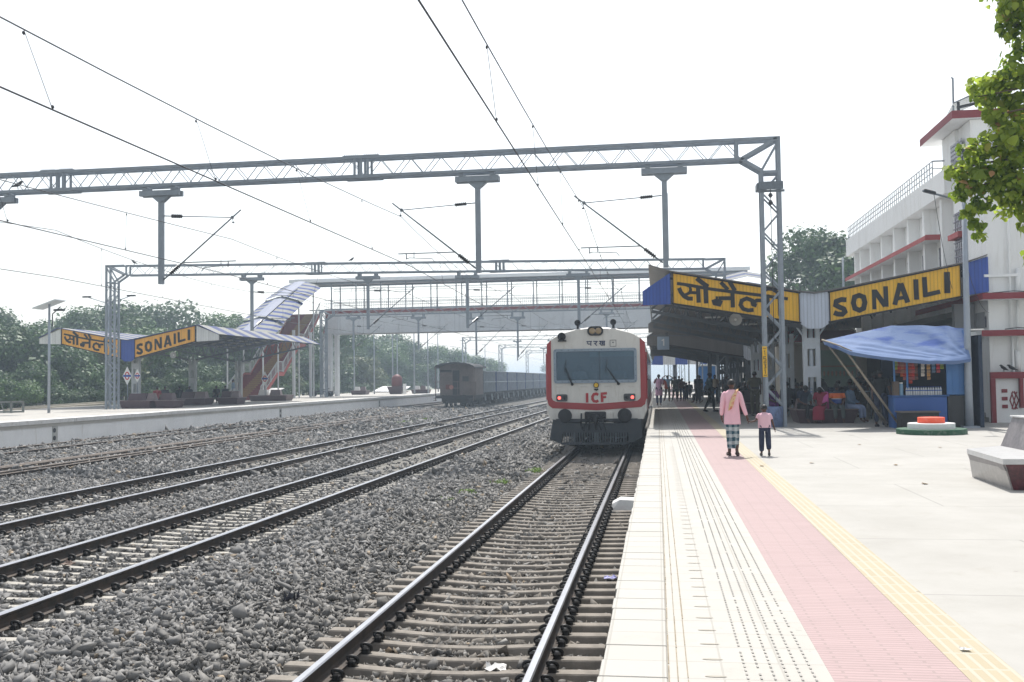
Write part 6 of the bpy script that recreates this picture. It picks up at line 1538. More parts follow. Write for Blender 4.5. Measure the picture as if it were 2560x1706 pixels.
        if base is SEAT:
            pts = [((0, -.02, .66), .165, .13), ((0, .02, .52), .19, .15), ((0, .25, .50), .20, .11), ((0, .44, .49), .20, .10), ((0, .50, .36), .19, .10), ((0, .50, .12), .20, .11)]
            for i, (c, a, b) in enumerate(pts):
                ang = (0, .4, 1.35, 1.2, .2, 0)[i]; ca, sa = math.cos(ang), math.sin(ang)
                rings.append([(c[0] + a * math.cos(t), c[1] + b * math.sin(t) * ca, c[2] + b * math.sin(t) * sa) for t in (2 * math.pi * q_ / n for q_ in range(n))])
        else:
            zb = .17 if kind == 'lungi' else .06
            mx = (J['knL'][0] + J['knR'][0]) / 2
            for i in range(9):
                zt = 1.03 if tail < .15 else .84; t_ = i / 8; z = zt + (zb - zt) * t_; a = (.150 if tail < .15 else .140) * B - .022 * t_ + .015 * math.sin(math.pi * t_); b = .115 * B + .012 * math.sin(math.pi * t_) - .01 * t_
                if kind == 'sari': a += .06 * t_; b += .05 * t_
                cy_ = .5 * (J['anL'][1] + J['anR'][1]) * t_; cx_ = .5 * (J['anL'][0] + J['anR'][0]) * t_
                rings.append([(cx_ + a * math.cos(t) * (1 + .05 * t_ * math.sin(5 * t + i * .5)), cy_ + b * math.sin(t) * (1 + .08 * t_ * math.sin(7 * t)), z) for t in (2 * math.pi * q_ / n for q_ in range(n))])
        mb.loft(rings, True, False, True); o_ = obj('sari_skirt' if kind == 'sari' else 'lungi', mb, lower); o_.parent = root
    if kind == 'sari' or cloak is not None:
        mb = MB(); c_ = cloak or lower
        sh = Vector(J['shL']); hp = Vector(J['pelvis']); ch = Vector(J['chest'])
        P = [(Vector((sh.x + .02, sh.y + .10, sh.z - .30)), .10), (Vector((sh.x - .01, sh.y + .10, sh.z - .1)), .08), (sh + Vector((.01, .0, .062)), .075), (sh + Vector((.01, -.115, -.06)), .08), (sh + Vector((.05, -.155, -.3)), .10), (sh + Vector((.06, -.17, -.55)), .12)]
        rings = [[(p.x - w_, p.y, p.z), (p.x, p.y + (-.012 if i > 2 else .012), p.z + .01), (p.x + w_, p.y, p.z)] for i, (p, w_) in enumerate(P)]
        mb.loft(rings, False, False, True, closed=False); o_ = obj('drape', mb, c_); o_.parent = root
    if shoes is not None:
        mb = MB()
        for s_ in 'LR':
            an, to = Vector(J['an' + s_]), Vector(J['to' + s_])
            d = to - an; hl_ = an - Vector((d.x, d.y, 0)).normalized() * .05 - Vector((0, 0, .045)) * 1
            mb.tube([hl_, hl_ + Vector((0, 0, .0)) + (to - hl_) * .35, to, to + (to - hl_).normalized() * .07], [.03, .043, .045, .022], 10)
        o_ = obj('footwear', mb, shoes); o_.parent = root
    if extra: extra(root, J)
    return root
PINK = cloth('rose_pink_shirt', srgb(232, 184, 196), .06); PINK2 = cloth('pale_pink_tee', srgb(222, 182, 194), .06)
q = NT('checked_lungi', .85); xyz = q.sep()
def band(c, per, ph=0.0): return q.math('GREATER_THAN', q.math('FRACT', q.math('ADD', q.math('DIVIDE', c, per), ph)), .5)
kx = band(q.math('ADD', xyz[0], q.math('MULTIPLY', q.noise(7, 2), .05)), .12); kz = band(q.math('ADD', xyz[2], q.math('MULTIPLY', q.noise(6, 2), .09)), .15)
cc = q.mix(kx, srgb(34, 76, 92), srgb(150, 166, 172)); cd_ = q.mix(kz, (.55, .58, .6), srgb(44, 84, 98))
q.base(q.mix(.5, cc, cd_, 'MULTIPLY') if False else q.mix(.45, cc, q.mix(kz, srgb(206, 206, 204), srgb(26, 60, 74)))); LUNGI = q.m
SCARF = NT('striped_cotton_scarf', .85); SCARF.base(SCARF.ramp(SCARF.noise(16, 4), [(.35, srgb(190, 92, 80)), (.5, srgb(216, 180, 140)), (.65, srgb(206, 186, 130))])); SCARF = SCARF.m
DENIM = cloth('dark_blue_jeans', srgb(40, 48, 72), .3); SANDAL = mat('dark_sandal', srgb(62, 48, 42), .7)
def scarf(root, J):
    mb = MB(); sh = Vector(J['shR'])
    P = [(Vector((.10, .10, 1.30)), .055), (Vector((.10, .06, 1.40)), .06), (Vector((.085, -.05, 1.435)), .065), (Vector((.05, -.13, 1.33)), .06), (Vector((.0, -.155, 1.20)), .065), (Vector((-.03, -.165, 1.08)), .06), (Vector((-.05, -.165, 1.01)), .045)]
    rings = []
    for i, (p, w_) in enumerate(P):
        rings.append([(p.x + w_ * math.cos(t) * .9, p.y + .02 * math.sin(t), p.z + .03 * math.cos(t)) for t in (2 * math.pi * q_ / 10 for q_ in range(10))])
    mb.loft(rings, True, True, True); o_ = obj('scarf', mb, SCARF); o_.parent = root
# man and boy walking away hand in hand
kM = 1.46 / 1.665; kB = .98 / 1.665
ML, BL = (1.40, 19.55, 0), (2.00, 19.52, 0)
def toloc(loc, k, p): return ((p[0] - loc[0]) / k, (p[1] - loc[1]) / k, (p[2] - loc[2]) / k)
HM = (1.70, 19.50, .655)
wr_m = toloc(ML, kM, (1.675, 19.5, .74)); ha_m = toloc(ML, kM, (1.695, 19.5, .67))
wr_b = toloc(BL, kB, (1.745, 19.5, .645)); ha_b = toloc(BL, kB, (1.70, 19.5, .66))
person('man in pink shirt and checked lungi walking away hand in hand with a boy', ML, 1.46, 0, PINK, LUNGI, 'lungi',
       dict(shR=(.165, 0, 1.365), elR=(.235, -.03, 1.08), wrR=wr_m, haR=ha_m, shL=(-.165, 0, 1.365), elL=(-.215, -.05, 1.09), wrL=(-.225, .03, .85), haL=(-.215, .07, .78), knL=(-.07, -.02, .48), anL=(-.07, .02, .075), toL=(-.09, .17, .035), knR=(.08, .0, .49), anR=(.075, -.16, .12), toR=(.10, -.04, .04)),
       sleeves='long', fingers=True, shoes=SANDAL, extra=scarf, build=1.0, tail=.22, skin=SKIND)
person('small boy in pale pink tee and jeans walking beside the man in pink', BL, .98, 0, PINK2, DENIM, 'trousers',
       dict(shL=(-.17, 0, 1.33), elL=(-.27, .0, 1.14), wrL=wr_b, haL=ha_b, shR=(.17, 0, 1.33), elR=(.25, -.02, 1.09), wrR=(.30, .02, .90), haR=(.33, .03, .82), skull=(0, .01, 1.52), crown=(0, .01, 1.60), neck=(0, 0, 1.40), knR=(.11, .02, .47), anR=(.11, -.16, .16), toR=(.115, -.10, .045), anL=(-.11, .03, .085), toL=(-.12, .17, .04)),
       fingers=True, shoes=mat('grey_shoe', srgb(70, 68, 66), .7), child=True, build=1.06, tail=.0, skin=SKIND)
def C(nm, r, g, b): return cloth(nm, srgb(r, g, b))
GREYD = C('charcoal_cloth', 48, 50, 56); NAVY = C('navy_cloth', 38, 46, 64); TEAL = C('teal_cloth', 44, 70, 78); OLIVE = C('dark_olive_cloth', 60, 62, 54); BLK = C('black_cloth', 26, 27, 30); BEI = C('beige_cloth', 150, 136, 116); LBL = C('light_blue_cloth', 130, 160, 186); WHT = C('white_cloth', 210, 212, 214); LIL = C('lilac_cotton', 186, 150, 178); REDS_ = C('red_sari_cloth', 140, 36, 60); PUR = C('purple_sari_cloth', 112, 58, 128); BRN = C('brown_cloth', 86, 66, 58); JEAN = C('faded_jeans', 58, 70, 92); KHA = C('khaki_drab', 88, 84, 66); MAR = C('dark_red_cloth', 104, 40, 44)
person('man in lilac kurta and short dark lungi facing the camera beside the railcar', (.06, 55.2, 0), 1.72, 176, LIL, C('blue_check_lungi', 70, 76, 98), 'trousers', dict(anL=(-.08, .0, .085), anR=(.09, .0, .085), elR=(.24, .06, 1.18), wrR=(.13, .10, 1.42), haR=(.09, .08, 1.5)), tail=.36, skin=SKIND)
up = dict(elL=(-.36, 0, 1.50), wrL=(-.14, -.02, 1.64), haL=(-.06, -.03, 1.66), elR=(.36, 0, 1.50), wrR=(.14, -.02, 1.64), haR=(.06, -.03, 1.66), knL=(-.12, .0, .49), anL=(-.22, 0, .085), toL=(-.26, .12, .035))
person('man with both hands clasped over his head, seen from behind', (.62, 64.5, 0), 1.68, 4, LBL, KHA, 'trousers', up, cloak=C('rust_scarf', 160, 80, 66))
person('man in dark clothes with legs apart, right of the one with raised hands', (1.08, 64.2, 0), 1.62, 0, OLIVE, OLIVE, 'trousers', dict(anL=(-.2, 0, .085), anR=(.14, 0, .085), toL=(-.28, .1, .035)), skin=SKIND)
person('person in blue jeans and brown top standing before the dark waiting group', (1.55, 65, 0), 1.50, 0, BRN, JEAN, skin=SKIND)
person('child standing close behind the person in blue jeans', (1.85, 66, 0), 1.2, 20, BLK, NAVY, child=True, skin=SKIND)
person('man in grey shirt far behind the raised hands man', (1.55, 74, 0), 1.66, 180, GREYD, BLK, skin=SKIND)
person('man seated with outstretched pale trousers in the shade of the second canopy', (3.0, 62, .0), 1.66, 120, BLK, C('pale_trousers', 128, 128, 130), base=SEAT, skin=SKIND, sleeves='long')
person('dark dressed man seated, head above the group by the blue kiosk', (2.55, 60.5, 0), 1.7, 100, NAVY, BLK, base=SEAT, skin=SKIND, sleeves='long')
person('man in teal shirt striding past the dark column behind the pink shirted man', (2.25, 44.5, 0), 1.72, -70, TEAL, BLK, 'trousers', dict(anL=(-.1, .22, .085), toL=(-.11, .38, .035), knL=(-.1, .2, .5), anR=(.1, -.3, .12), knR=(.1, -.08, .49), toR=(.1, -.2, .05)), shoes=BLACK, skin=SKIND, sleeves='long')
person('policeman in drab khaki uniform with dark belt, seen from behind left of the mast', (3.70, 39.4, 0), 1.72, 5, KHA, KHA, 'trousers', dict(elL=(-.28, -.02, 1.12), wrL=(-.2, .12, 1.0), haL=(-.15, .15, .96)), shoes=BLACK, skin=SKIND, build=1.1, extra=lambda r_, J: setattr(obj('belt', MB().lathe((0, 0, 1.02), [(.15, 0), (.152, .05)], 18), BLACK), 'parent', r_))
person('person crouched on the bench with dark red bundle left of the policeman', (3.25, 41.9, 0), 1.5, 200, GREYD, MAR, 'lungi', base=SEAT, skin=SKIND)
person('woman in purple sari seated behind the gantry mast', (4.2, 38.2, 0), 1.55, 215, PUR, PUR, 'sari', base=SEAT, skin=SKIND, girl=True)
person('man in beige shirt standing deep in the shade beyond the bench', (3.2, 57.5, 0), 1.66, 180, BEI, BLK, skin=SKIND)
person('man in grey green shirt leaning by the red shutter', (5.1, 59.5, 0), 1.7, 200, C('sage_cloth', 96, 112, 108), BLK, skin=SKIND)
person('man seated with crossed arms by the slim pipes', (3.9, 57, 0), 1.66, 170, BLK, GREYD, base=SEAT, skin=SKIND)
# bench at the canopy column
bz = .0
person('seated person in dark clothes with teal scarf at the left end of the column bench', (4.62, 33.15, bz), 1.66, 205, NAVY, BLK, base=SEAT, cloak=TEAL, skin=SKIND, pose=dict(skull=(0, .17, 1.10), crown=(0, .2, 1.16), neck=(0, .1, 1.02)))
person('woman in red sari bent forward on the column bench', (5.18, 33.1, bz), 1.58, 160, REDS_, REDS_, 'sari', base=SEAT, cloak=C('magenta_drape', 190, 84, 150), skin=SKIND, girl=True, pose=dict(skull=(0.02, .16, 1.10), crown=(.02, .19, 1.16), neck=(0, .1, 1.02)))
q = NT('orange_blue_striped_tee', .85); z3 = q.sep()[2]
q.base(q.ramp(z3, [(0, srgb(30, 36, 54)), (.62, srgb(30, 36, 54)), (.625, srgb(46, 76, 150)), (.755, srgb(46, 76, 150)), (.76, srgb(200, 204, 210)), (.785, srgb(222, 110, 50)), (.94, srgb(222, 110, 50)), (.95, srgb(30, 36, 54))])); q.t.nodes['Color Ramp'].color_ramp.interpolation = 'CONSTANT'; STRTEE = q.m
person('young man in orange and blue striped tee seated at the middle of the column bench', (5.66, 33.1, bz), 1.66, 180, STRTEE, C('grey_green_trousers', 74, 82, 80), base=SEAT, skin=SKIND, shoes=None)
person('man in light blue shirt seated sideways at the right end of the column bench', (6.08, 33.3, bz), 1.66, 235, C('steel_blue_shirt', 92, 116, 142), C('pale_blue_trousers', 140, 156, 190), base=SEAT, skin=SKIND, sleeves='long', pose=dict(skull=(0, .12, 1.12), crown=(0, .14, 1.19)))
stp = person('man in black tee and jeans standing at the stall counter, seen from behind', (6.42, 30.35, 0), 1.66, -25, BLK, C('indigo_jeans', 36, 46, 70), shoes=mat('black_shoe', (.02, .02, .022), .5), pose=dict(anL=(-.14, .02, .085), anR=(.16, 0, .085), elR=(.26, 0, 1.12), wrR=(.3, .12, .92), haR=(.30, .16, .85)), skin=SKIND, build=1.08)
person('stallkeeper in dark clothes standing inside the tea stall', (7.0, 30.75, 0), 1.72, 190, BLK, BLK, skin=SKIND)
for k, (u, s, h, lab, c, yw) in enumerate(((4.55, 36.5, 1.62, 'person in grey shirt seated behind the column bench at the left', GREYD, 10), (4.95, 37.0, 1.58, 'first of two heads close together left of the canopy column', NAVY, -20), (5.1, 36.6, 1.6, 'second of two heads close together left of the canopy column', BLK, 15), (6.35, 36.6, 1.66, 'dark seated figure right of the canopy column, leftmost of the back row', BLK, 20), (6.75, 36.8, 1.7, 'dark seated figure second in the back row right of the column', NAVY, -10), (7.1, 36.4, 1.66, 'dark seated figure behind the bamboo props', BLK, 30))):
    person(lab, (u, s, .08), h, yw, c, BLK, base=SEAT, skin=SKIND, sleeves='long')
person('man standing with arm stretched out behind the bamboo props', (7.2, 37.2, 0), 1.62, 100, BLK, BLK, pose=dict(elL=(-.36, .05, 1.36), wrL=(-.56, .1, 1.36), haL=(-.64, .1, 1.35)), skin=SKIND, sleeves='long')
person('man standing by the thin rail between props and stall', (7.75, 37.6, 0), 1.64, 150, GREYD, BLK, skin=SKIND)
m = MB(); m.tube([(6.9, 36.0, .95), (9.2, 36.0, .98)], .02, 6); m.tube([(7.3, 36, 0), (7.3, 36, .95)], .025, 6); m.tube([(8.4, 36, 0), (8.4, 36, .97)], .025, 6); obj('queue_rail', m, STEEL2, None, (7, 36, 0), label='thin grey queue rail in the shade behind the bamboo props', category='railing')
bp = thing('backpack', 'black backpack with pale triangle mark resting on the column bench', 'backpack', (5.25, 33.65, .88))
m = MB(); m.ell((5.25, 33.62, 1.12), (.24, .15, .27), 14, 10); m.ell((5.25, 33.48, 1.05), (.19, .08, .16), 12, 8); obj('bag_body', m, BLK, bp)
m = MB(); paint(m, [(.014, [(5.17, 1.0), (5.25, .93), (5.33, 1.0)]), (.014, [(5.17, 1.03), (5.25, 1.13), (5.33, 1.03)])], lambda a, b, k: (a, 33.392, b)); obj('mark', m, WHT, bp)
m = MB(); m.tube([(5.12, 33.62, 1.36), (5.25, 33.6, 1.43), (5.38, 33.62, 1.36)], .015, 6); obj('strap', m, BLK, bp)
m = MB(); m.ell((5.62, 33.75, 1.0), (.2, .14, .14), 12, 8); obj('cloth_bag', m, NAVY, None, (5.62, 33.75, .88), label='dark blue cloth bag beside the backpack on the column bench', category='bag')
wb_ = dup(b0, (4.93, 33.45, .862), 'clear water bottle standing alone on the back of the column bench'); wb_['group'] = ''
# far platform
person('man in pale shirt and white trousers standing on the far platform', (-32.2, 72.5, P2Z), 1.72, 100, C('pale_blue_shirt', 126, 146, 166), WHT, sleeves='long')
person('dark dressed person seated left of the standing man on the far platform', (-31.0, 67.0, P2Z), 1.66, 190, BLK, BLK, base=SEAT, skin=SKIND)
person('second dark dressed person seated beside the first by the standing man', (-30.5, 67.4, P2Z), 1.66, 180, BLK, NAVY, base=SEAT, skin=SKIND)
person('person in red seated behind the first benches of the far platform', (-30.0, 56.6, P2Z), 1.66, 20, C('dull_red_shirt', 130, 52, 56), BLK, base=SEAT, skin=SKIND)
person('person in dark shirt seated next to the one in red on the far platform', (-29.7, 57.0, P2Z), 1.70, 10, GREYD, BLK, base=SEAT, skin=SKIND)
person('dark seated figure at the left of the second benches on the far platform', (-32.2, 63.8, P2Z), 1.60, 20, BLK, BLK, base=SEAT, skin=SKIND)
person('dark seated figure at the right of the second benches on the far platform', (-31.6, 64.0, P2Z), 1.68, 10, NAVY, BLK, base=SEAT, skin=SKIND)
# more waiting people lost in the deep shade: copies nobody could tell apart
stand_ = [o for o in bpy.data.objects if o.parent is None and o.get('category') == 'person' and 'beige shirt standing deep' in o['label']][0]
dark_ = [o for o in bpy.data.objects if o.parent is None and o.get('category') == 'person' and 'grey shirt far behind' in o['label']][0]
sit_ = [o for o in bpy.data.objects if o.parent is None and o.get('category') == 'person' and 'crossed arms' in o['label']][0]
for k, (u, s, yw, src) in enumerate(((2.3, 58.5, 20, dark_), (2.7, 66, 200, dark_), (3.5, 69, 90, dark_), (2.2, 71, 10, sit_), (4.3, 63, 170, dark_), (3.6, 53.5, 190, dark_), (4.4, 52, 160, sit_), (5.6, 44, 20, dark_), (6.1, 42, 340, sit_), (6.6, 43.5, 15, sit_), (7.9, 41, 200, dark_), (8.4, 43, 30, dark_), (5.9, 46, 180, dark_), (7.2, 45, 160, sit_), (4.0, 60.5, 120, dark_), (2.9, 75, 0, dark_))):
    dup(src, (u, s, 0), 'dark figure waiting in the deep shade under the near canopies', 'people waiting in the shade', rad(yw))
# railcar crew behind the glass
person('driver in white shirt seated behind the left half of the railcar windscreen', (-2.55, 32.95, .72), 1.66, 180, C('bright_white_shirt', 226, 230, 232), BLK, base=SEAT, skin=SKIND)
person('dark figure standing further back inside the railcar cab', (-2.15, 33.2, .35), 1.72, 180, NAVY, BLK, skin=SKIND)
person('crew member in blue seated behind the right half of the railcar windscreen', (-1.25, 32.95, .72), 1.66, 180, C('mid_blue_uniform', 90, 116, 150), BLK, base=SEAT, skin=SKIND)
# ------------------------------------------------------------------ trees
def leafmat(name, lo, hi, extra=None, trans=.25):
    q = NT(name, .55, spec=.35)
    at_ = q.n('ShaderNodeAttribute', attribute_name='tone')
    sp_ = q.n('ShaderNodeSeparateColor'); q.l(at_.outputs['Color'], sp_.inputs[0])
    stops = [(0, lo), (1, hi)]
    if extra: stops = [(0, lo), (.86, hi), (.93, extra[0]), (1, extra[1])]
    col = q.ramp(sp_.outputs[0], stops); q.base(col)
    tr_ = q.n('ShaderNodeBsdfTranslucent'); q.l(col, tr_.inputs['Color'])
    mx = q.n('ShaderNodeMixShader'); mx.inputs[0].default_value = trans
    q.l(q.b.outputs[0], mx.inputs[1]); q.l(tr_.outputs[0], mx.inputs[2]); q.l(mx.outputs[0], q.t.nodes['Material Output'].inputs['Surface'])
    return q.m
BARK = mat('grey_brown_bark', srgb(104, 92, 80), .9, 0, .25, 4)
def leaf_cloud(name, centres, n, size, rng, m, root, hang=0.0, heart=False):
    """centres: list of (x, y, z, rx, ry, rz); leaves scattered through and mostly near the skin of each clump"""
    w_ = np.array([c[3] * c[4] * c[5] for c in centres]) ** .67; w_ /= w_.sum()
    ci = rng.choice(len(centres), n, p=w_); Cn = np.array(centres)[ci]
    d = rng.normal(0, 1, (n, 3)); d /= np.linalg.norm(d, axis=1)[:, None]
    rr = rng.random(n) ** .33 * (0.72 + .35 * rng.random(n))
    P = Cn[:, :3] + d * Cn[:, 3:6] * rr[:, None]
    nrm = d * .9 + rng.normal(0, .55, (n, 3)) + np.array([0, 0, .45]); nrm /= np.linalg.norm(nrm, axis=1)[:, None]
    t = np.cross(nrm, rng.normal(0, 1, (n, 3))); 
    if hang: t = t * (1 - hang) + np.array([0, 0, -1.0]) * hang
    t -= nrm * (t * nrm).sum(1)[:, None]; t /= np.linalg.norm(t, axis=1)[:, None] + 1e-9; b = np.cross(nrm, t)
    sz = size * rng.lognormal(0, .28, n)[:, None]
    if heart: shp = [(-.5, 0), (-.35, .42), (.05, .46), (.62, 0), (.05, -.46), (-.35, -.42)]; bend = [0, .06, .05, -.08, .05, .06]
    else: shp = [(-.5, 0), (0, .34), (.5, 0), (0, -.34)]; bend = [0, .06, 0, .06]
    V = np.stack([P + t * (sz * a) + b * (sz * c_) + nrm * (sz * e) for (a, c_), e in zip(shp, bend)], 1)
    nv = len(shp); F = np.arange(n * nv).reshape(n, nv)
    me = bpy.data.meshes.new(name); me.vertices.add(n * nv); me.vertices.foreach_set('co', V.reshape(-1).astype(np.float32))
    me.loops.add(n * nv); me.loops.foreach_set('vertex_index', F.reshape(-1).astype(np.int32)); me.polygons.add(n); me.polygons.foreach_set('loop_start', (np.arange(n) * nv).astype(np.int32))
    me.update(calc_edges=True)
    tn = np.clip(rng.normal(.45, .22, n) + .12 * rng.normal(0, 1, len(centres))[ci], 0, .85); yl = rng.random(n) < .03; tn[yl] = rng.uniform(.88, 1, yl.sum())
    at_ = me.color_attributes.new('tone', 'FLOAT_COLOR', 'POINT'); cl = np.ones((n * nv, 4), np.float32); cl[:, 0] = np.repeat(tn, nv); at_.data.foreach_set('color', cl.reshape(-1))
    me.materials.append(m); o = bpy.data.objects.new(name, me); COL.objects.link(o); o.parent = root; return o
LEAFD = leafmat('dense_green_leaves', (.026, .055, .020), (.085, .165, .050)); LEAFM = leafmat('mid_green_leaves', (.035, .078, .024), (.12, .22, .06)); LEAFY = leafmat('yellowish_leaves', (.05, .07, .022), (.15, .19, .07))
def make_tree(label, loc, h, wd, n, size, seed, m, group=None, trunk=.28, low=.25):
    rng = np.random.default_rng(seed); root = thing('tree', label, 'tree', loc, group)
    cs = []; k = 15
    for i in range(k):
        a = rng.uniform(0, 6.28); f = rng.random() ** .6; z = h * (low + (1 - low) * rng.random() * .86); sp = wd * .5 * f * (1 - .55 * abs((z / h - low) / (1 - low) - .45))
        r_ = wd * rng.uniform(.14, .24); cs.append((sp * math.cos(a), sp * math.sin(a), z, r_, r_, r_ * rng.uniform(.6, .85)))
    cs.append((0, 0, h * .88, wd * .17, wd * .17, h * .12)); cs.append((0, 0, h * .6, wd * .28, wd * .28, h * .2))
    leaf_cloud('crown', cs, n, size, rng, m, root)
    mb = MB(); mb.tube([(0, 0, 0), (.1, 0, h * .2), (0, .1, h * .45), (.05, 0, h * .75)], [trunk, trunk * .8, trunk * .5, trunk * .15], 9)
    for c in cs[:10]: mb.tube([(0.02, .02, h * .28), (c[0] * .5, c[1] * .5, (h * .32 + c[2]) / 2), (c[0], c[1], c[2])], [trunk * .45, trunk * .25, .03], 6)
    o_ = obj('trunk', mb, BARK); o_.parent = root
    return root
protos = [make_tree('round dense tree behind the far canopy, tallest of the tree line on the left', (-62, 108, -1.3), 13.0, 17, 17000, .42, 1, LEAFD),
          make_tree('broad mid green tree beside the tallest one behind the far canopy', (-52, 118, -1.3), 11.6, 14, 15000, .40, 2, LEAFM),
          make_tree('dark bushy tree at the left edge behind the far platform', (-54, 74, -1.3), 8.8, 10, 12000, .34, 3, LEAFD),
          make_tree('pale feathery tree standing right of the dark one at the left', (-50, 86, -1.3), 7.4, 9, 9000, .32, 4, LEAFY, low=.15)]
LL = {0: 'dense hazy tree in the long tree line beyond the far platform', 1: 'mid green hazy tree in the long tree line beyond the far platform', 2: 'dark bushy tree in the long tree line beyond the far platform', 3: 'pale yellowish tree in the long tree line beyond the far platform'}
spots = [(2, -62, 80, 1.0), (2, -47.5, 70, .55), (3, -57, 92, .95), (1, -70, 100, .9), (0, -46, 128, .85), (2, -40.5, 98, .62), (0, -52, 150, .78), (1, -47, 162, .86), (0, -44.5, 178, .82), (1, -42, 190, .85), (0, -55, 185, .95), (2, -41, 205, 1.05), (1, -45, 225, .8), (2, -46, 250, .95), (0, -50, 280, .68), (2, -44, 300, .62), (1, -60, 140, .9), (3, -43, 140, .9), (3, -44, 112, .7), (2, -50, 112, .7), (0, -75, 130, .9), (2, -43, 84, .45), (2, -55, 62, .7), (3, -51, 63, .42), (2, -44, 120, .8), (1, -38.5, 214, .7), (2, -47, 135, 1.0), (2, -49, 170, 1.0), (2, -46, 190, .95), (0, -58, 215, .8), (1, -52, 240, .85), (2, -42, 160, .75), (2, -42, 175, .8), (2, -47.5, 98, .6), (2, -37, 330, .55), (0, -34, 370, .6), (2, -40, 350, .6), (0, -57, 100, .9), (1, -52, 92, .75), (2, -50, 78, .8), (0, -66, 92, .85)]
for k, (pi, u, s, sc) in enumerate(spots):
    dup(protos[pi], (u, s, -1.35), LL[pi], 'hazy tree line beyond the far platform', RND.uniform(0, 6.28), (sc * RND.uniform(.95, 1.1), sc * RND.uniform(.95, 1.1), sc))
for k, (u, s, sc) in enumerate(((-46.5, 66, .35), (-44, 72, .38), (-42.5, 80, .33), (-41.5, 90, .32), (-48, 60, .4), (-41, 104, .4), (-41, 118, .35), (-41, 132, .4), (-41, 146, .4))):
    dup(protos[2 if k % 3 else 1], (u, s, -1.5), 'low leafy bush growing along the back of the far platform', 'bushes behind the far platform', RND.uniform(0, 6.28), (sc, sc, sc * .9))
make_tree('large dark spreading tree rising behind the station building', (13.2, 82, 0), 13.4, 11.5, 15000, .36, 9, LEAFD, low=.34, trunk=.4)
dup(protos[1], (-8, 420, -1), 'very faint tree in the far haze past the end of the line', 'faint trees at the end of the line', 1, 1.2); dup(protos[0], (-40, 430, -1), 'very faint tree in the far haze past the end of the line', 'faint trees at the end of the line', 1, 1.1)
# sheds half hidden behind the far platform
TIN = mat('bleached_tin_roof', (.6, .6, .6), .5, .1, .1, 2)
for k, (u0, u1, s, z, lab) in enumerate(((-49.5, -45.4, 66, .30, 'low white tin roofed shed behind the far platform at the left'), (-40.5, -37.5, 92, .9, 'pale little hut seen behind the far canopy columns'), (-37.0, -33.5, 128, .75, 'low pale hut behind the far platform beyond the footbridge'))):
    sh_ = thing('shed', lab, 'shed', ((u0 + u1) / 2, s, -1.35))
    m = MB(); m.box(u0, u1, s, s + 4, -1.35, z - .5); obj('wall', m, mat('dusty_pink_wall', srgb(176, 150, 140), .85, 0, .1, 1), sh_)
    m = MB(); m.loft([[(u0 - .3, s - .4, z - .5), (u1 + .3, s - .4, z - .55), (u1 + .2, s + 4.3, z + .1), (u0 - .2, s + 4.3, z + .15)], [(u0 - .3, s - .4, z - .45), (u1 + .3, s - .4, z - .5), (u1 + .2, s + 4.3, z + .15), (u0 - .2, s + 4.3, z + .2)]]); obj('roof', m, TIN, sh_)
# peepal tree: trunk out of frame on the right, leafy boughs reaching in
LEAFP = leafmat('peepal_leaves', (.09, .17, .012), (.42, .52, .07), ((.42, .30, .07), (.5, .28, .14)), .62)
pr = thing('peepal_tree', 'heart leaved peepal tree with some yellow leaves hanging in at the upper right', 'tree', (7.6, 13.2, 0))
rng = np.random.default_rng(77)
vis = [(4.25, 6.45, .28), (4.55, 6.3, .35), (4.1, 6.5, .14), (4.45, 5.95, .22), (4.6, 5.6, .25), (4.35, 5.75, .12), (4.5, 5.25, .28), (4.15, 5.1, .2), (4.05, 4.9, .13), (4.4, 4.95, .3), (4.6, 4.6, .3), (4.15, 4.65, .14), (4.25, 4.35, .25), (3.95, 4.25, .18), (3.75, 4.05, .14), (4.1, 3.95, .28), (4.45, 4.1, .3), (3.85, 3.8, .16), (4.35, 3.75, .25), (3.85, 3.5, .10), (3.95, 3.35, .09), (4.05, 3.62, .14), (4.6, 3.7, .25), (4.55, 3.3, .16), (4.62, 3.1, .1), (4.3, 3.5, .12), (4.6, 2.95, .12), (3.98, 3.2, .09), (4.62, 3.5, .2)]
cs = [(x, 13 + .15 * math.sin(7 * x + 3 * z), z, r_ * 1.2, r_ * 1.4, r_ * .95) for x, z, r_ in vis]
cs += [(5.0, 13, 5.9, .5, .5, .5), (5.1, 13, 4.9, .45, .5, .45), (5.0, 13.1, 4.0, .4, .5, .35), (5.6, 13.2, 6.5, .6, .7, .6), (6.2, 13.2, 5.4, .6, .7, .7), (7.2, 13.4, 6.6, .8, .8, .8)]
cs = [(x - 7.6, y - 13.2, z, a, b, c_) for x, y, z, a, b, c_ in cs]
leaf_cloud('crown', cs, 9500, .074, rng, LEAFP, pr, hang=.72, heart=True)
mb = MB(); mb.tube([(0, 0, 0), (.05, 0, 1.6), (-.05, 0, 3.2), (0, 0, 5.5), (.1, 0, 7)], [.34, .28, .24, .16, .06], 12)
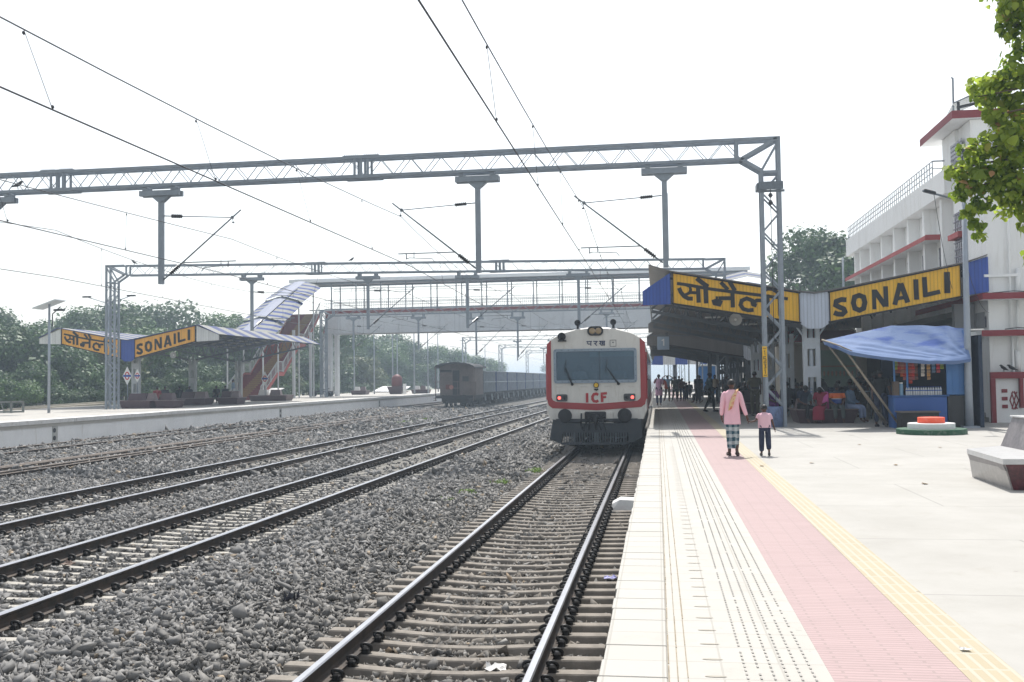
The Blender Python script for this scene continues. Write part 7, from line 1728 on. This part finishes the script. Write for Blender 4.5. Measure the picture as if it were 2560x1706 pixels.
for c in cs[:19]: mb.tube([(-.05, 0, 3.0 + .35 * max(0, c[2] - 3.6)), ((c[0] - .05) * .55, c[1] * .5, c[2] + .05), (c[0] * .85, c[1], c[2] + .12), (c[0] - c[3] * .4, c[1], c[2] + .02)], [.07, .035, .016, .006], 6)
o_ = obj('trunk', mb, BARK); o_.parent = pr
# small weeds among the stones
for k, (u, s, n) in enumerate(((-4.15, 21.2, 260), (-3.75, 23.4, 150), (-3.3, 26.5, 160), (-4.35, 19.8, 90), (-14.8, 62, 300), (-15.2, 58, 200), (4.66, 14.75, 40))):
    root = thing('weed_patch', ('bright green weed patch, largest of those left of the near track', 'small green weed patch between the larger one and the railcar', 'green weed patch closest to the railcar', 'small weed tuft nearest the camera left of the near track', 'pale green weeds beside the freight track', 'second pale green weed tuft beside the freight track', 'tiny green sprigs at the foot of the granite bench')[k], 'weeds', (u, s, -.93 if k < 6 else .0), 'weeds in the ballast')
    sc = .3 if k < 4 else .9 if k < 6 else .10
    leaf_cloud('leaves', [(0, 0, .03, sc, sc * 1.6, .05), (.2 * sc, .5 * sc, .04, sc * .5, sc * .6, .06)], n, .05 if k < 4 else .09 if k < 6 else .03, np.random.default_rng(k + 50), leafmat('weed_leaves_%d' % k, (.08, .14, .02), (.20, .32, .05)), root)
# far ground cover between the platform and the trees
# ------------------------------------------------------------------ haze
mh = bpy.data.materials.new('summer_haze'); mh.use_nodes = True; t_ = mh.node_tree
for nd in list(t_.nodes):
    if nd.type != 'OUTPUT_MATERIAL': t_.nodes.remove(nd)
pv = t_.nodes.new('ShaderNodeVolumePrincipled'); pv.inputs['Color'].default_value = (.70, .85, 1.0, 1); pv.inputs['Density'].default_value = HAZE_D; pv.inputs['Anisotropy'].default_value = .33
t_.links.new(pv.outputs[0], [n for n in t_.nodes if n.type == 'OUTPUT_MATERIAL'][0].inputs['Volume'])
m = MB(); m.box(-700, 500, -60, 1400, -2.4, 16.0)
o = obj('haze', m, mh, kind='stuff'); o.hide_select = True
